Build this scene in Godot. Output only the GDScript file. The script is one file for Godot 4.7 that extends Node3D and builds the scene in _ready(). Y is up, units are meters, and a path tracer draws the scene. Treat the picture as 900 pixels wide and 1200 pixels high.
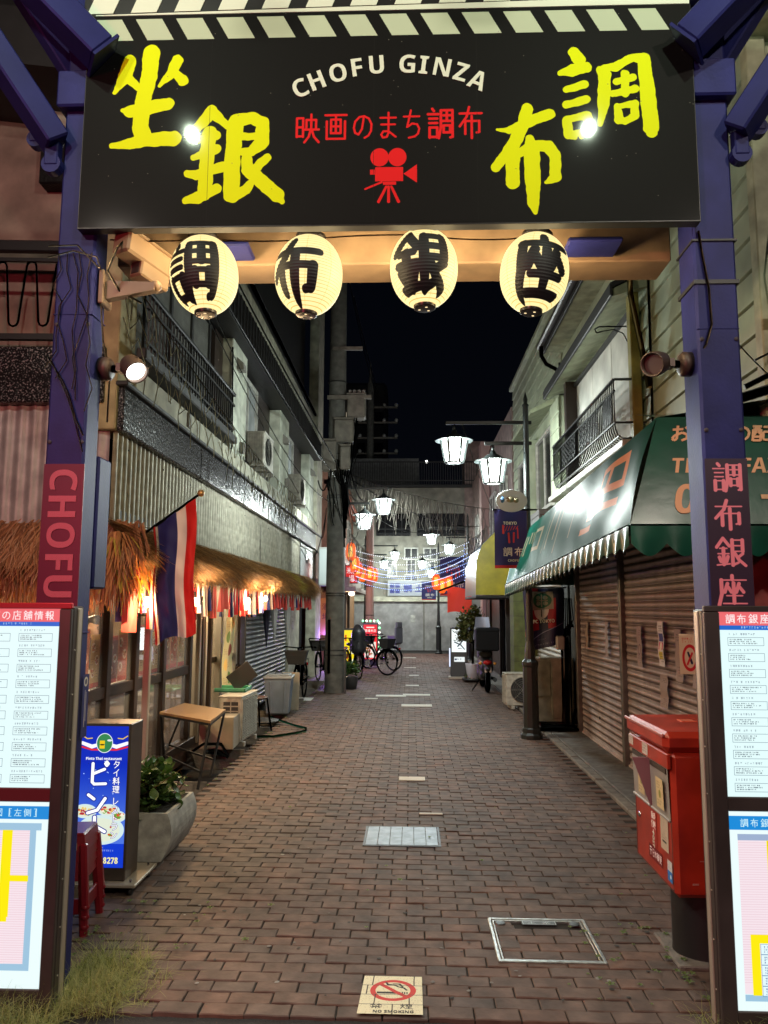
extends Node3D

# ---------------------------------------------------------------- mesh builder
class MB:
	var v := PackedVector3Array()
	var n := PackedVector3Array()
	var uv := PackedVector2Array()
	var c := PackedColorArray()
	var tint := Color(1, 1, 1)
	func t3(a: Vector3, b: Vector3, d: Vector3, na: Vector3, nb: Vector3, nd: Vector3, ua := Vector2.ZERO, ub := Vector2.ZERO, ud := Vector2.ZERO):
		v.append_array([a, b, d]); n.append_array([na, nb, nd]); uv.append_array([ua, ub, ud]); c.append_array([tint, tint, tint])
	func tri(a: Vector3, b: Vector3, d: Vector3, out: Vector3):
		var nn := (d - a).cross(b - a).normalized()
		if nn.dot(out) < 0: t3(a, d, b, -nn, -nn, -nn)
		else: t3(a, b, d, nn, nn, nn)
	func quad(a: Vector3, b: Vector3, d: Vector3, e: Vector3, out: Vector3):
		# uv: a=(0,1) b=(1,1) d=(1,0) e=(0,0)
		var nn := (d - a).cross(b - a).normalized()
		var ua := Vector2(0, 1); var ub := Vector2(1, 1); var ud := Vector2(1, 0); var ue := Vector2(0, 0)
		if nn.dot(out) < 0:
			nn = -nn
			t3(a, d, b, nn, nn, nn, ua, ud, ub); t3(a, e, d, nn, nn, nn, ua, ue, ud)
		else:
			t3(a, b, d, nn, nn, nn, ua, ub, ud); t3(a, d, e, nn, nn, nn, ua, ud, ue)
	func box(ctr: Vector3, s: Vector3, bev := 0.0, B := Basis()) -> MB:
		var h := s / 2.0
		bev = minf(bev, minf(h.x, minf(h.y, h.z)) * 0.9)
		for ax in 3:
			var i := (ax + 1) % 3
			var j := (ax + 2) % 3
			for sg in [-1.0, 1.0]:
				var p := []
				for k in [[-1, -1], [1, -1], [1, 1], [-1, 1]]:
					var q := Vector3()
					q[ax] = h[ax] * sg; q[i] = (h[i] - bev) * k[0]; q[j] = (h[j] - bev) * k[1]
					p.append(ctr + B * q)
				var o := Vector3(); o[ax] = sg
				quad(p[0], p[1], p[2], p[3], B * o)
		if bev > 0.0:
			for ax in 3:
				var i := (ax + 1) % 3
				var j := (ax + 2) % 3
				for si in [-1.0, 1.0]:
					for sj in [-1.0, 1.0]:
						var p := []
						for k in [[-1, 0], [1, 0], [1, 1], [-1, 1]]:
							var q := Vector3()
							q[ax] = (h[ax] - bev) * k[0]
							q[i] = si * (h[i] if k[1] == 0 else h[i] - bev); q[j] = sj * (h[j] if k[1] == 1 else h[j] - bev)
							p.append(ctr + B * q)
						var o := Vector3(); o[i] = si; o[j] = sj
						quad(p[0], p[1], p[2], p[3], B * o)
			for sx in [-1.0, 1.0]:
				for sy in [-1.0, 1.0]:
					for sz in [-1.0, 1.0]:
						var sgn := Vector3(sx, sy, sz)
						var g := h - Vector3.ONE * bev
						tri(ctr + B * (Vector3(h.x, g.y, g.z) * sgn), ctr + B * (Vector3(g.x, h.y, g.z) * sgn), ctr + B * (Vector3(g.x, g.y, h.z) * sgn), B * sgn)
		return self
	func bb(lo: Vector3, hi: Vector3, bev := 0.0) -> MB:
		return box((lo + hi) / 2.0, (hi - lo).abs(), bev)
	func bar(a: Vector3, b: Vector3, w: float, h: float, bev := 0.0, up := Vector3.UP) -> MB:
		var d := (b - a).normalized()
		var x := d.cross(up if absf(d.dot(up)) < 0.98 else Vector3.RIGHT).normalized()
		return box((a + b) / 2.0, Vector3(w, h, a.distance_to(b)), bev, Basis(x, d.cross(x) * -1.0, d))
	func tube(p: Array, r, sides := 6, caps := true) -> MB:
		var rings := []
		var nrm := []
		var prev := Vector3.ZERO
		for i in p.size():
			var d: Vector3 = (p[mini(i + 1, p.size() - 1)] - p[maxi(i - 1, 0)]).normalized()
			var x: Vector3
			if prev == Vector3.ZERO:
				x = d.cross(Vector3.UP if absf(d.y) < 0.9 else Vector3.RIGHT).normalized()
			else:
				x = (prev - d * prev.dot(d)).normalized()
			prev = x
			var y := d.cross(x)
			var rr: float = r[i] if r is Array else r
			var ring := []
			var rn := []
			for k in sides:
				var a := TAU * k / sides
				var o := x * cos(a) + y * sin(a)
				rn.append(o); ring.append(p[i] + o * rr)
			rings.append(ring); nrm.append(rn)
		for i in p.size() - 1:
			for k in sides:
				var l := (k + 1) % sides
				t3(rings[i][k], rings[i][l], rings[i + 1][l], nrm[i][k], nrm[i][l], nrm[i + 1][l])
				t3(rings[i][k], rings[i + 1][l], rings[i + 1][k], nrm[i][k], nrm[i + 1][l], nrm[i + 1][k])
		if caps:
			for e in [0, p.size() - 1]:
				var o: Vector3 = (p[0] - p[1]) if e == 0 else (p[e] - p[e - 1])
				for k in range(1, sides - 1):
					tri(rings[e][0], rings[e][k], rings[e][k + 1], o)
		return self
	# profile of (radius, height) upwards; smooth unless flat
	func lathe(pr: Array, sides := 24, T := Transform3D(), flat := false, a0 := 0.0, a1 := TAU) -> MB:
		for i in pr.size() - 1:
			var p: Vector2 = pr[i]
			var q: Vector2 = pr[i + 1]
			var pn: Vector2 = (q - p) if flat or i == 0 else (q - pr[i - 1])
			var qn: Vector2 = (q - p) if flat or i == pr.size() - 2 else (pr[i + 2] - p)
			pn = Vector2(pn.y, -pn.x).normalized(); qn = Vector2(qn.y, -qn.x).normalized()
			for k in sides:
				var u0 := float(k) / sides
				var u1 := float(k + 1) / sides
				var b0 := lerpf(a0, a1, u0)
				var b1 := lerpf(a0, a1, u1)
				var bm := (b0 + b1) / 2.0
				var c0 := Vector3(sin(b0), 0, cos(b0))
				var c1 := Vector3(sin(b1), 0, cos(b1))
				var d0 := Vector3(sin(bm), 0, cos(bm)) if flat else c0
				var d1 := d0 if flat else c1
				var v0 := 1.0 - float(i) / (pr.size() - 1)
				var v1 := 1.0 - float(i + 1) / (pr.size() - 1)
				var A := T * (c0 * p.x + Vector3.UP * p.y)
				var B := T * (c1 * p.x + Vector3.UP * p.y)
				var C := T * (c1 * q.x + Vector3.UP * q.y)
				var D := T * (c0 * q.x + Vector3.UP * q.y)
				var nA := (T.basis * (d0 * pn.x + Vector3.UP * pn.y)).normalized()
				var nB := (T.basis * (d1 * pn.x + Vector3.UP * pn.y)).normalized()
				var nC := (T.basis * (d1 * qn.x + Vector3.UP * qn.y)).normalized()
				var nD := (T.basis * (d0 * qn.x + Vector3.UP * qn.y)).normalized()
				if q.x > 1e-5: t3(A, C, B, nA, nC, nB, Vector2(u0, v0), Vector2(u1, v1), Vector2(u1, v0))
				if q.x > 1e-5: t3(A, D, C, nA, nD, nC, Vector2(u0, v0), Vector2(u0, v1), Vector2(u1, v1))
				else: t3(A, C, B, nA, nC, nB, Vector2(u0, v0), Vector2(u0, v1), Vector2(u1, v0))
		return self
	func quad_panel(a: Vector3, b: Vector3, d: Vector3, e: Vector3) -> MB:
		quad(a, b, d, e, Vector3(-1, 0, 0))
		return self
	func prism(poly: PackedVector2Array, T: Transform3D, depth: float) -> MB:
		# extruded from z = 0 to z = -depth in T
		var idx := Geometry2D.triangulate_polygon(poly)
		var out := T.basis.z
		for i in range(0, idx.size(), 3):
			var a := poly[idx[i]]; var b := poly[idx[i + 1]]; var d := poly[idx[i + 2]]
			tri(T * Vector3(a.x, a.y, 0), T * Vector3(b.x, b.y, 0), T * Vector3(d.x, d.y, 0), out)
			if depth > 0: tri(T * Vector3(a.x, a.y, -depth), T * Vector3(b.x, b.y, -depth), T * Vector3(d.x, d.y, -depth), -out)
		if depth > 0:
			var area := 0.0
			for i in poly.size():
				area += poly[i].cross(poly[(i + 1) % poly.size()])
			for i in poly.size():
				var a := poly[i]
				var b := poly[(i + 1) % poly.size()]
				var e := (b - a)
				var o := Vector2(e.y, -e.x) * signf(area)
				quad(T * Vector3(a.x, a.y, -depth), T * Vector3(b.x, b.y, -depth), T * Vector3(b.x, b.y, 0), T * Vector3(a.x, a.y, 0), T.basis * Vector3(o.x, o.y, 0))
		return self
	func ball(ctr: Vector3, r: Vector3, sides := 12, rings := 8) -> MB:
		var pr := []
		for i in rings + 1:
			var a := PI * i / rings - PI / 2
			pr.append(Vector2(maxf(cos(a), 0.0), sin(a)))
		return lathe(pr, sides, Transform3D(Basis.from_scale(r), ctr))
	# sheet from a grid of points f(u,v), two-sided thin
	func sheet(f: Callable, nu: int, nv: int) -> MB:
		var g := []
		for j in nv + 1:
			var row := []
			for i in nu + 1: row.append(f.call(float(i) / nu, float(j) / nv))
			g.append(row)
		var nm := []
		for j in nv + 1:
			var row := []
			for i in nu + 1:
				var du: Vector3 = g[j][mini(i + 1, nu)] - g[j][maxi(i - 1, 0)]
				var dv: Vector3 = g[mini(j + 1, nv)][i] - g[maxi(j - 1, 0)][i]
				row.append(dv.cross(du).normalized())
			nm.append(row)
		for j in nv:
			for i in nu:
				var u0 := float(i) / nu; var u1 := float(i + 1) / nu
				var w0 := float(j) / nv; var w1 := float(j + 1) / nv
				t3(g[j][i], g[j][i + 1], g[j + 1][i + 1], nm[j][i], nm[j][i + 1], nm[j + 1][i + 1], Vector2(u0, w0), Vector2(u1, w0), Vector2(u1, w1))
				t3(g[j][i], g[j + 1][i + 1], g[j + 1][i], nm[j][i], nm[j + 1][i + 1], nm[j + 1][i], Vector2(u0, w0), Vector2(u1, w1), Vector2(u0, w1))
		return self
	func mesh() -> ArrayMesh:
		var a := []
		a.resize(Mesh.ARRAY_MAX)
		a[Mesh.ARRAY_VERTEX] = v; a[Mesh.ARRAY_NORMAL] = n; a[Mesh.ARRAY_TEX_UV] = uv; a[Mesh.ARRAY_COLOR] = c
		var m := ArrayMesh.new()
		m.add_surface_from_arrays(Mesh.PRIMITIVE_TRIANGLES, a)
		return m

# ---------------------------------------------------------------- helpers
var rng := RandomNumberGenerator.new()
var M := {}
var noise_tex := {}
var taken := {}

func rr(a: float, b: float) -> float: return rng.randf_range(a, b)
func V(x: float, y: float, z: float) -> Vector3: return Vector3(x, y, z)
func lin(a: Array) -> Color: return Color(a[0], a[1], a[2]).linear_to_srgb()

func noise(called: String, freq: float, lo: float, hi: float, octaves := 4, kind := FastNoiseLite.TYPE_SIMPLEX_SMOOTH) -> NoiseTexture2D:
	if noise_tex.has(called): return noise_tex[called]
	var f := FastNoiseLite.new()
	f.seed = called.hash() % 1000; f.frequency = freq; f.fractal_octaves = octaves; f.noise_type = kind
	var t := NoiseTexture2D.new()
	t.width = 512; t.height = 512; t.seamless = true; t.noise = f
	var g := Gradient.new()
	g.set_color(0, Color(lo, lo, lo)); g.set_color(1, Color(hi, hi, hi))
	t.color_ramp = g
	noise_tex[called] = t
	return t

func nz(k: String) -> NoiseTexture2D:
	match k:
		"grime": return noise("grime", 0.012, 0.7, 1.0, 5)
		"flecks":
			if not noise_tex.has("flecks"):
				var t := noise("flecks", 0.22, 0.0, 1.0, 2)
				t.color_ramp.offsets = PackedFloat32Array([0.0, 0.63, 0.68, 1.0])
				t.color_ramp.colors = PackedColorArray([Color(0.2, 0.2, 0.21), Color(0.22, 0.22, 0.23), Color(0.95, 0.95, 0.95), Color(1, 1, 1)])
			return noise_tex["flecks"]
		"stain": return noise("stain", 0.016, 0.62, 1.0, 5)
		"fine": return noise("fine", 0.12, 0.72, 1.0, 3)
		"speck": return noise("speck", 0.3, 0.45, 1.0, 2)
		"rough": return noise("rough", 0.03, 0.35, 0.9, 4)
		"bump": return noise("bump", 0.09, 0.0, 1.0, 3)
		"drops": return noise("drops", 0.16, 0.0, 1.0, 1, FastNoiseLite.TYPE_CELLULAR)
	return noise("soft", 0.006, 0.75, 1.0, 4)

# a material from its base colour (linear), roughness and metalness; o: n = tint noise, s = its scale, h = relief noise, hs = its height in cm
func mt(key: String, rgb := [0.5, 0.5, 0.5], rough := 0.6, metal := 0.0, o := {}) -> StandardMaterial3D:
	if M.has(key): return M[key]
	var m := StandardMaterial3D.new()
	m.resource_name = key
	m.albedo_color = lin(rgb); m.roughness = rough; m.metallic = metal
	m.cull_mode = BaseMaterial3D.CULL_DISABLED
	if o.has("spec"): m.metallic_specular = o.spec
	if o.has("n"): m.albedo_texture = nz(o.n)
	if o.has("rn"): m.roughness_texture = nz(o.rn)
	if o.has("h"):
		m.heightmap_enabled = true; m.heightmap_texture = nz(o.h); m.heightmap_scale = o.get("hs", 0.2)
	if o.has("n") or o.has("h") or o.has("rn"):
		m.uv1_triplanar = true; m.uv1_world_triplanar = o.get("w", true); m.uv1_scale = Vector3.ONE * float(o.get("s", 0.7))
	if o.has("vc"): m.vertex_color_use_as_albedo = true
	if o.has("coat"):
		m.clearcoat_enabled = true; m.clearcoat = o.coat; m.clearcoat_roughness = 0.1
	if o.has("back"):
		m.backlight_enabled = true; m.backlight = lin(o.back)
	M[key] = m
	return m

func em(key: String, rgb: Array, energy := 1.0, base := [0.5, 0.5, 0.5]) -> StandardMaterial3D:
	if M.has(key): return M[key]
	var m := StandardMaterial3D.new()
	m.resource_name = key
	m.albedo_color = lin(base); m.roughness = 0.5; m.emission_enabled = true; m.emission = lin(rgb); m.emission_energy_multiplier = energy
	m.cull_mode = BaseMaterial3D.CULL_DISABLED
	M[key] = m
	return m

# printed sheet: a picture drawn by the script; glow > 0 when it is lit from behind
func printed(key: String, im: Image, glow := 0.0, rough := 0.5) -> StandardMaterial3D:
	if M.has(key): return M[key]
	var m := StandardMaterial3D.new()
	m.resource_name = key
	var t := ImageTexture.create_from_image(im)
	m.albedo_texture = t; m.roughness = rough; m.cull_mode = BaseMaterial3D.CULL_DISABLED
	m.texture_repeat = false
	if glow > 0.0:
		m.albedo_color = Color(0.25, 0.25, 0.25)
		m.emission_enabled = true; m.emission = Color.WHITE; m.emission_texture = t; m.emission_operator = BaseMaterial3D.EMISSION_OP_MULTIPLY; m.emission_energy_multiplier = glow
	M[key] = m
	return m

func pane_mat(key: String, a := 0.08, rgb := [0.9, 0.95, 0.95]) -> StandardMaterial3D:
	if M.has(key): return M[key]
	var m := StandardMaterial3D.new()
	m.resource_name = key
	m.albedo_color = Color(lin(rgb), a); m.roughness = 0.03; m.transparency = BaseMaterial3D.TRANSPARENCY_ALPHA
	M[key] = m
	return m

func free_name(called: String) -> String:
	var k: int = taken.get(called, 0)
	taken[called] = k + 1
	return called if k == 0 else "%s_%03d" % [called, k]

func tag(o: Node, label: String, cat := "", group := "", kind := ""):
	o.set_meta("label", label)
	if cat: o.set_meta("category", cat)
	if group: o.set_meta("group", group)
	if kind: o.set_meta("kind", kind)

func thing(called: String, label: String, cat: String, at := Vector3.ZERO, turn := 0.0, group := "") -> Node3D:
	var o := Node3D.new()
	o.name = free_name(called)
	add_child(o, true)
	o.position = at; o.rotation.y = turn
	tag(o, label, cat, group)
	return o

func put(called: String, mesh: Mesh, m: Material, parent: Node = self, at := Vector3.ZERO, B := Basis()) -> MeshInstance3D:
	var o := MeshInstance3D.new()
	o.name = free_name(called) if parent == self else called
	o.mesh = mesh; o.material_override = m
	o.transform = Transform3D(B, at)
	parent.add_child(o, true)
	return o

func obj(called: String, b: MB, m: Material, parent: Node = self, at := Vector3.ZERO, B := Basis()) -> MeshInstance3D:
	return put(called, b.mesh(), m, parent, at, B)

func solo(called: String, b: MB, m: Material, label: String, cat: String, group := "", at := Vector3.ZERO, B := Basis()) -> MeshInstance3D:
	var o := obj(called, b, m, self, at, B)
	tag(o, label, cat, group)
	return o

func ground(called: String, b: MB, m: Material, label: String, parent: Node = self) -> MeshInstance3D:
	var o := obj(called, b, m, parent)
	o.set_meta("kind", "structure"); o.set_meta("label", label)
	return o

func many(called: String, mesh: Mesh, m: Material, where: Array, parent: Node, tints := []) -> MultiMeshInstance3D:
	var mm := MultiMesh.new()
	mm.transform_format = MultiMesh.TRANSFORM_3D
	mm.use_colors = tints.size() > 0
	mm.mesh = mesh; mm.instance_count = where.size()
	for i in where.size():
		mm.set_instance_transform(i, where[i])
		if tints.size(): mm.set_instance_color(i, tints[i])
	var o := MultiMeshInstance3D.new()
	o.name = free_name(called) if parent == self else called
	o.multimesh = mm; o.material_override = m
	o.set_meta("kind", "stuff")
	parent.add_child(o, true)
	return o

func copy(o: Node3D, label: String) -> Node3D:
	var d: Node3D = o.duplicate()
	var base := String(o.name)
	d.name = free_name(base)
	add_child(d, true)
	d.set_meta("label", label)
	return d

func omni(parent: Node, at: Vector3, rgb: Array, e: float, size := 0.05) -> OmniLight3D:
	var l := OmniLight3D.new()
	l.name = "lamp_light"
	l.position = at; l.light_color = lin(rgb); l.light_energy = e; l.light_size = size
	l.omni_range = 40.0; l.omni_attenuation = 2.0; l.shadow_enabled = true
	parent.add_child(l, true)
	return l

func spot(parent: Node, at: Vector3, to: Vector3, rgb: Array, e: float, angle := 35.0, size := 0.05) -> SpotLight3D:
	var l := SpotLight3D.new()
	l.name = "lamp_light"
	l.position = at; l.light_color = lin(rgb); l.light_energy = e; l.light_size = size
	l.spot_range = 40.0; l.spot_attenuation = 2.0; l.spot_angle = angle; l.spot_angle_attenuation = 0.6; l.shadow_enabled = true
	parent.add_child(l, true)
	l.basis = Basis.looking_at(to - at, Vector3.UP if absf((to - at).normalized().y) < 0.98 else Vector3.RIGHT)
	return l

func area(parent: Node, at: Vector3, w: float, h: float, turn: Vector3, rgb: Array, e: float):
	var l := AreaLight3D.new()
	l.name = "lamp_light"
	l.area_size = Vector2(w, h); l.light_color = lin(rgb); l.light_energy = e; l.shadow_enabled = true
	l.position = at; l.rotation_degrees = turn
	parent.add_child(l, true)

func sag(a: Vector3, b: Vector3, drop: float, k := 12) -> Array:
	var p := []
	for i in k + 1:
		var t := float(i) / k
		p.append(a.lerp(b, t) - Vector3(0, drop * 4.0 * t * (1.0 - t), 0))
	return p

# ---------------------------------------------------------------- lettering: each character as strokes in a 100 x 100 square
const GLYPH := {
	"調": "20,3 26,10;4,20 42,20;9,34 38,34;9,48 38,48;10,62 10,94;10,62 38,62 38,94;10,92 38,92;52,8 52,60 44,96;52,8 95,8 95,92 87,94;61,24 87,24;74,13 74,42;58,42 90,42;62,56 62,78;62,56 86,56 86,78;62,78 86,78",
	"布": "6,22 94,22;44,2 34,32 6,62;28,46 28,86;28,46 84,46 84,80 74,82;54,30 54,99",
	"銀": "26,2 4,32;26,2 46,28;14,36 38,36;8,54 44,54;26,36 26,90;12,66 17,80;40,64 35,80;4,92 46,88;56,8 56,92;56,8 90,8 90,46;56,27 90,27;56,46 90,46;56,92 74,84;62,50 76,74 98,94;90,54 74,66",
	"座": "50,0 50,12;10,14 96,14;14,14 14,60 4,98;34,26 24,54;36,38 46,54;72,26 62,54;74,38 86,54;54,24 54,90;30,66 82,66;18,92 96,92",
	"映": "6,16 6,78;6,16 32,16 32,78;6,46 32,46;6,76 32,76;46,22 46,52;46,22 86,22 86,52;66,4 66,54;38,54 98,54;64,54 56,78 38,96;68,54 78,78 98,96",
	"画": "6,8 94,8;30,24 30,72;30,24 70,24 70,72;50,8 50,72;30,48 70,48;30,72 70,72;12,30 12,92;12,92 88,92;88,30 88,92",
	"の": "54,18 46,60 30,80 14,74 8,56 14,34 34,18 56,15 78,24 90,44 88,68 76,84 58,92",
	"ま": "14,22 86,22;18,46 82,46;52,4 52,76 44,90 26,92 18,82 28,70 52,70 86,90",
	"ち": "10,24 84,24;44,4 26,58 50,47 74,50 84,64 78,80 62,89 34,93",
	"店": "50,0 50,12;10,14 94,14;14,14 14,56 4,98;54,26 54,56;54,38 88,38;32,58 32,96;32,58 84,58 84,96;32,92 84,92",
	"舗": "22,2 4,24;22,2 42,22;10,32 38,32;24,26 24,60;6,46 42,46;10,60 10,94;10,60 38,60 38,94;10,90 38,90;48,20 98,20;72,4 72,96;52,36 52,96;52,36 94,36 94,94;52,54 94,54;52,72 94,72;82,4 92,12",
	"情": "18,4 18,98;8,24 4,44;28,22 32,38;40,14 94,14;44,26 90,26;36,40 98,40;66,4 66,40;46,52 46,98;46,52 88,52 88,96;46,66 88,66;46,80 88,80",
	"報": "10,14 46,14;28,2 28,98;4,30 52,30;16,36 20,48;40,36 36,48;6,52 50,52;8,70 48,70;58,8 58,98;58,8 90,8 90,36 80,38;58,48 92,48 84,72 58,98;64,58 78,78 98,96",
	"地": "4,36 36,36;20,8 20,80;2,86 38,76;44,44 92,30 92,62 84,64;68,4 68,70;52,20 52,88 60,94 94,94 98,80",
	"図": "8,6 8,96;8,6 92,6 92,96;8,92 92,92;34,20 40,38;54,18 58,34;78,18 66,52 26,82;32,52 76,82",
	"左": "6,24 94,24;42,4 32,50 4,94;34,56 86,56;60,56 60,92;24,92 94,92",
	"側": "20,2 4,44;14,26 14,98;32,12 32,70;32,12 58,12 58,70;32,30 58,30;32,48 58,48;32,68 58,68;38,74 26,96;52,74 62,92;74,14 74,70;92,4 92,94 82,92",
	"【": "90,2 60,2 60,98 90,98;60,2 70,30 70,70 60,98",
	"】": "10,2 40,2 40,98 10,98;40,2 30,30 30,70 40,98",
	"タ": "36,4 28,30 10,52;34,20 84,20 72,56 22,96;36,44 66,66",
	"イ": "80,6 52,36 10,58;54,36 54,96",
	"料": "26,4 26,98;4,42 48,42;10,14 18,34;42,14 34,34;24,46 4,80;28,48 48,70;62,16 72,28;58,40 70,52;52,74 98,64;84,2 84,98",
	"理": "4,12 38,12;6,44 36,44;21,12 21,78;2,84 40,76;48,8 48,52;48,8 92,8 92,52;48,30 92,30;48,52 92,52;70,8 70,92;48,70 92,70;42,92 98,92",
	"レ": "26,6 26,90 56,76 90,44", "ス": "14,16 80,16 62,52 10,94;56,60 90,94", "ト": "34,4 34,96;34,38 82,60", "ラ": "22,10 82,10;10,36 90,36 76,70 34,96", "ン": "12,18 38,34;12,90 56,78 90,32",
	"ピ": "22,10 22,84 32,92 88,90;80,32 22,52;84,10 90,3 97,10 90,17 84,10",
	"お": "8,28 64,24;34,4 34,84 20,92 10,80 20,64 60,46 86,58 86,80 60,94;74,12 94,30",
	"配": "4,10 52,10;8,28 8,96;8,28 48,28 48,96;22,10 20,52 10,60;36,10 36,50 46,52;8,72 48,72;8,94 48,94;60,14 92,14 92,44;60,44 92,44;60,44 60,86 70,92 96,92 98,76",
	"郵": "34,4 8,12;4,26 60,26;32,10 32,88;4,50 60,50;18,26 18,72;48,26 48,72;8,70 58,70;2,90 62,86;70,8 70,98;70,8 94,8 82,34 96,54 86,72 72,72",
	"便": "22,2 4,40;14,26 14,98;34,10 98,10;42,26 42,60;42,26 90,26 90,60;42,43 90,43;42,60 90,60;66,10 62,72 30,98;44,66 62,84 98,98",
	"日": "20,6 20,96;20,6 80,6 80,96;20,48 80,48;20,92 80,92", "本": "6,26 94,26;50,4 50,98;48,28 6,74;52,28 94,74;30,76 70,76",
	"禁": "26,4 26,52;6,16 46,16;24,18 4,42;28,18 46,38;74,4 74,52;54,16 94,16;72,18 52,42;76,18 96,38;24,58 76,58;8,70 92,70;50,70 50,98;30,78 18,92;70,78 82,92",
	"煙": "20,4 20,50 4,96;8,24 8,44;34,22 28,40;22,56 34,78;42,10 96,10;48,24 48,50;48,24 90,24 90,50;48,50 90,50;60,10 60,50;78,10 78,50;50,74 88,74;69,56 69,96;40,96 98,96",
	"土": "18,40 82,40;50,8 50,90;4,90 96,90", "米": "50,4 50,98;4,46 96,46;20,12 34,34;80,12 66,34;46,48 8,90;54,48 92,90",
	"酒": "8,10 20,22;4,38 16,50;6,94 22,66;30,12 98,12;36,32 36,96;36,32 92,32 92,96;54,12 52,52 44,60;74,12 74,54 88,58;36,74 92,74;36,94 92,94",
	"場": "4,36 36,36;20,8 20,80;2,86 38,76;50,6 50,44;50,6 88,6 88,44;50,25 88,25;50,44 88,44;40,58 98,58;56,58 38,80;54,70 92,70 84,96 76,94;68,72 50,96;80,72 66,98",
}

# a round-ended stroke through points (x, y, radius) in pixels
var wob := FastNoiseLite.new()
func stroke(im: Image, pts: Array, col: Color, rough_edge := 0.0):
	wob.frequency = 0.022; wob.fractal_octaves = 2; wob.noise_type = FastNoiseLite.TYPE_SIMPLEX_SMOOTH
	var w := im.get_width(); var h := im.get_height()
	for i in maxi(pts.size() - 1, 1):
		var a: Vector3 = pts[i]
		var b: Vector3 = pts[mini(i + 1, pts.size() - 1)]
		var pad := maxf(a.z, b.z) + 1.0 + rough_edge * 1.5
		var d := Vector2(b.x - a.x, b.y - a.y)
		var l2 := maxf(d.length_squared(), 1e-6)
		for y in range(maxi(0, int(minf(a.y, b.y) - pad)), mini(h, int(maxf(a.y, b.y) + pad) + 1)):
			for x in range(maxi(0, int(minf(a.x, b.x) - pad)), mini(w, int(maxf(a.x, b.x) + pad) + 1)):
				var p := Vector2(x + 0.5 - a.x, y + 0.5 - a.y)
				var t := clampf(p.dot(d) / l2, 0.0, 1.0)
				var k := lerpf(a.z, b.z, t) - p.distance_to(d * t) + 0.5
				if rough_edge > 0.0 and k > -rough_edge * 1.5 and k < rough_edge * 2.0: k += rough_edge * wob.get_noise_2d(x, y) * 1.6
				if k > 0.0:
					im.set_pixel(x, y, im.get_pixel(x, y).lerp(col, minf(k, 1.0)))

# a character in the box (x, y, w, h) of the picture; wide: half width of upright strokes, flat: of level ones, both in units of the 100 square
func glyph(im: Image, ch: String, x: float, y: float, w: float, h: float, col: Color, wide := 6.0, flat := 6.0, turned := false):
	if not GLYPH.has(ch): return
	for s in GLYPH[ch].split(";"):
		var ps := []
		for q in s.split(" "):
			var e: PackedStringArray = q.split(",")
			ps.append(Vector2(float(e[0]), float(e[1])))
		for i in ps.size() - 1:
			var d: Vector2 = (ps[i + 1] - ps[i]).normalized()
			var r := lerpf(flat, wide, absf(d.y)) * minf(w, h) / 100.0
			var seg := []
			for p in [ps[i], ps[i + 1]]:
				if turned: seg.append(Vector3(x + (100.0 - p.y) / 100.0 * w, y + p.x / 100.0 * h, r))
				else: seg.append(Vector3(x + p.x / 100.0 * w, y + p.y / 100.0 * h, r))
			stroke(im, seg, col)

func line_of(im: Image, s: String, x: float, y: float, size: float, step: float, col: Color, wide := 6.0, flat := 6.0):
	for ch in s:
		glyph(im, ch, x, y, size, size, col, wide, flat)
		x += step

func column_of(im: Image, s: String, x: float, y: float, size: float, step: float, col: Color, wide := 6.0, flat := 6.0):
	for ch in s:
		glyph(im, ch, x, y, size, size, col, wide, flat)
		y += step

# brush strokes: "x,y,r x,y,r;..." in pixels of a drawing, moved by o and scaled by k
func brush(im: Image, text: String, o: Vector2, k: Vector2, col: Color, fat := 1.0):
	for s in text.split(";"):
		var ps := []
		for q in s.split(" "):
			var e: PackedStringArray = q.split(",")
			ps.append(Vector3(o.x + float(e[0]) * k.x, o.y + float(e[1]) * k.y, float(e[2]) * (k.x + k.y) / 2.0 * fat))
		stroke(im, ps, col, 1.7 if fat > 1.1 else 0.0)

func picture(w: int, h: int, col: Color) -> Image:
	var im := Image.create_empty(w, h, false, Image.FORMAT_RGBA8)
	im.fill(col)
	return im

func disc(im: Image, x: float, y: float, rx: float, ry: float, col: Color):
	for j in range(maxi(0, int(y - ry)), mini(im.get_height(), int(y + ry) + 2)):
		for i in range(maxi(0, int(x - rx)), mini(im.get_width(), int(x + rx) + 2)):
			var d := Vector2((i + 0.5 - x) / rx, (j + 0.5 - y) / ry).length()
			var k := clampf((1.0 - d) * minf(rx, ry) + 0.5, 0.0, 1.0)
			if k > 0.0: im.set_pixel(i, j, im.get_pixel(i, j).lerp(col, k))

func rect(im: Image, x: float, y: float, w: float, h: float, col: Color):
	im.fill_rect(Rect2i(int(x), int(y), maxi(1, int(w)), maxi(1, int(h))), col)

func frame(im: Image, x: float, y: float, w: float, h: float, t: float, col: Color):
	rect(im, x, y, w, t, col); rect(im, x, y + h - t, w, t, col); rect(im, x, y, t, h, col); rect(im, x + w - t, y, t, h, col)

# rows of marks too small to read, as small print looks from a few metres
func small_print(im: Image, x: float, y: float, w: float, rows: int, step: float, col: Color, size := 4.0):
	for r in rows:
		var px := x
		var end := x + w * rr(0.55, 1.0)
		while px < end:
			var cw := size * rr(0.5, 0.9)
			for k in 3:
				if rng.randf() < 0.75: rect(im, px, y + r * step + k * size / 3.0, cw, 1, col)
			if rng.randf() < 0.6: rect(im, px + cw * rr(0.1, 0.7), y + r * step, 1, size, col)
			px += size * (1.15 if rng.randf() < 0.85 else 2.0)

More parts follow.
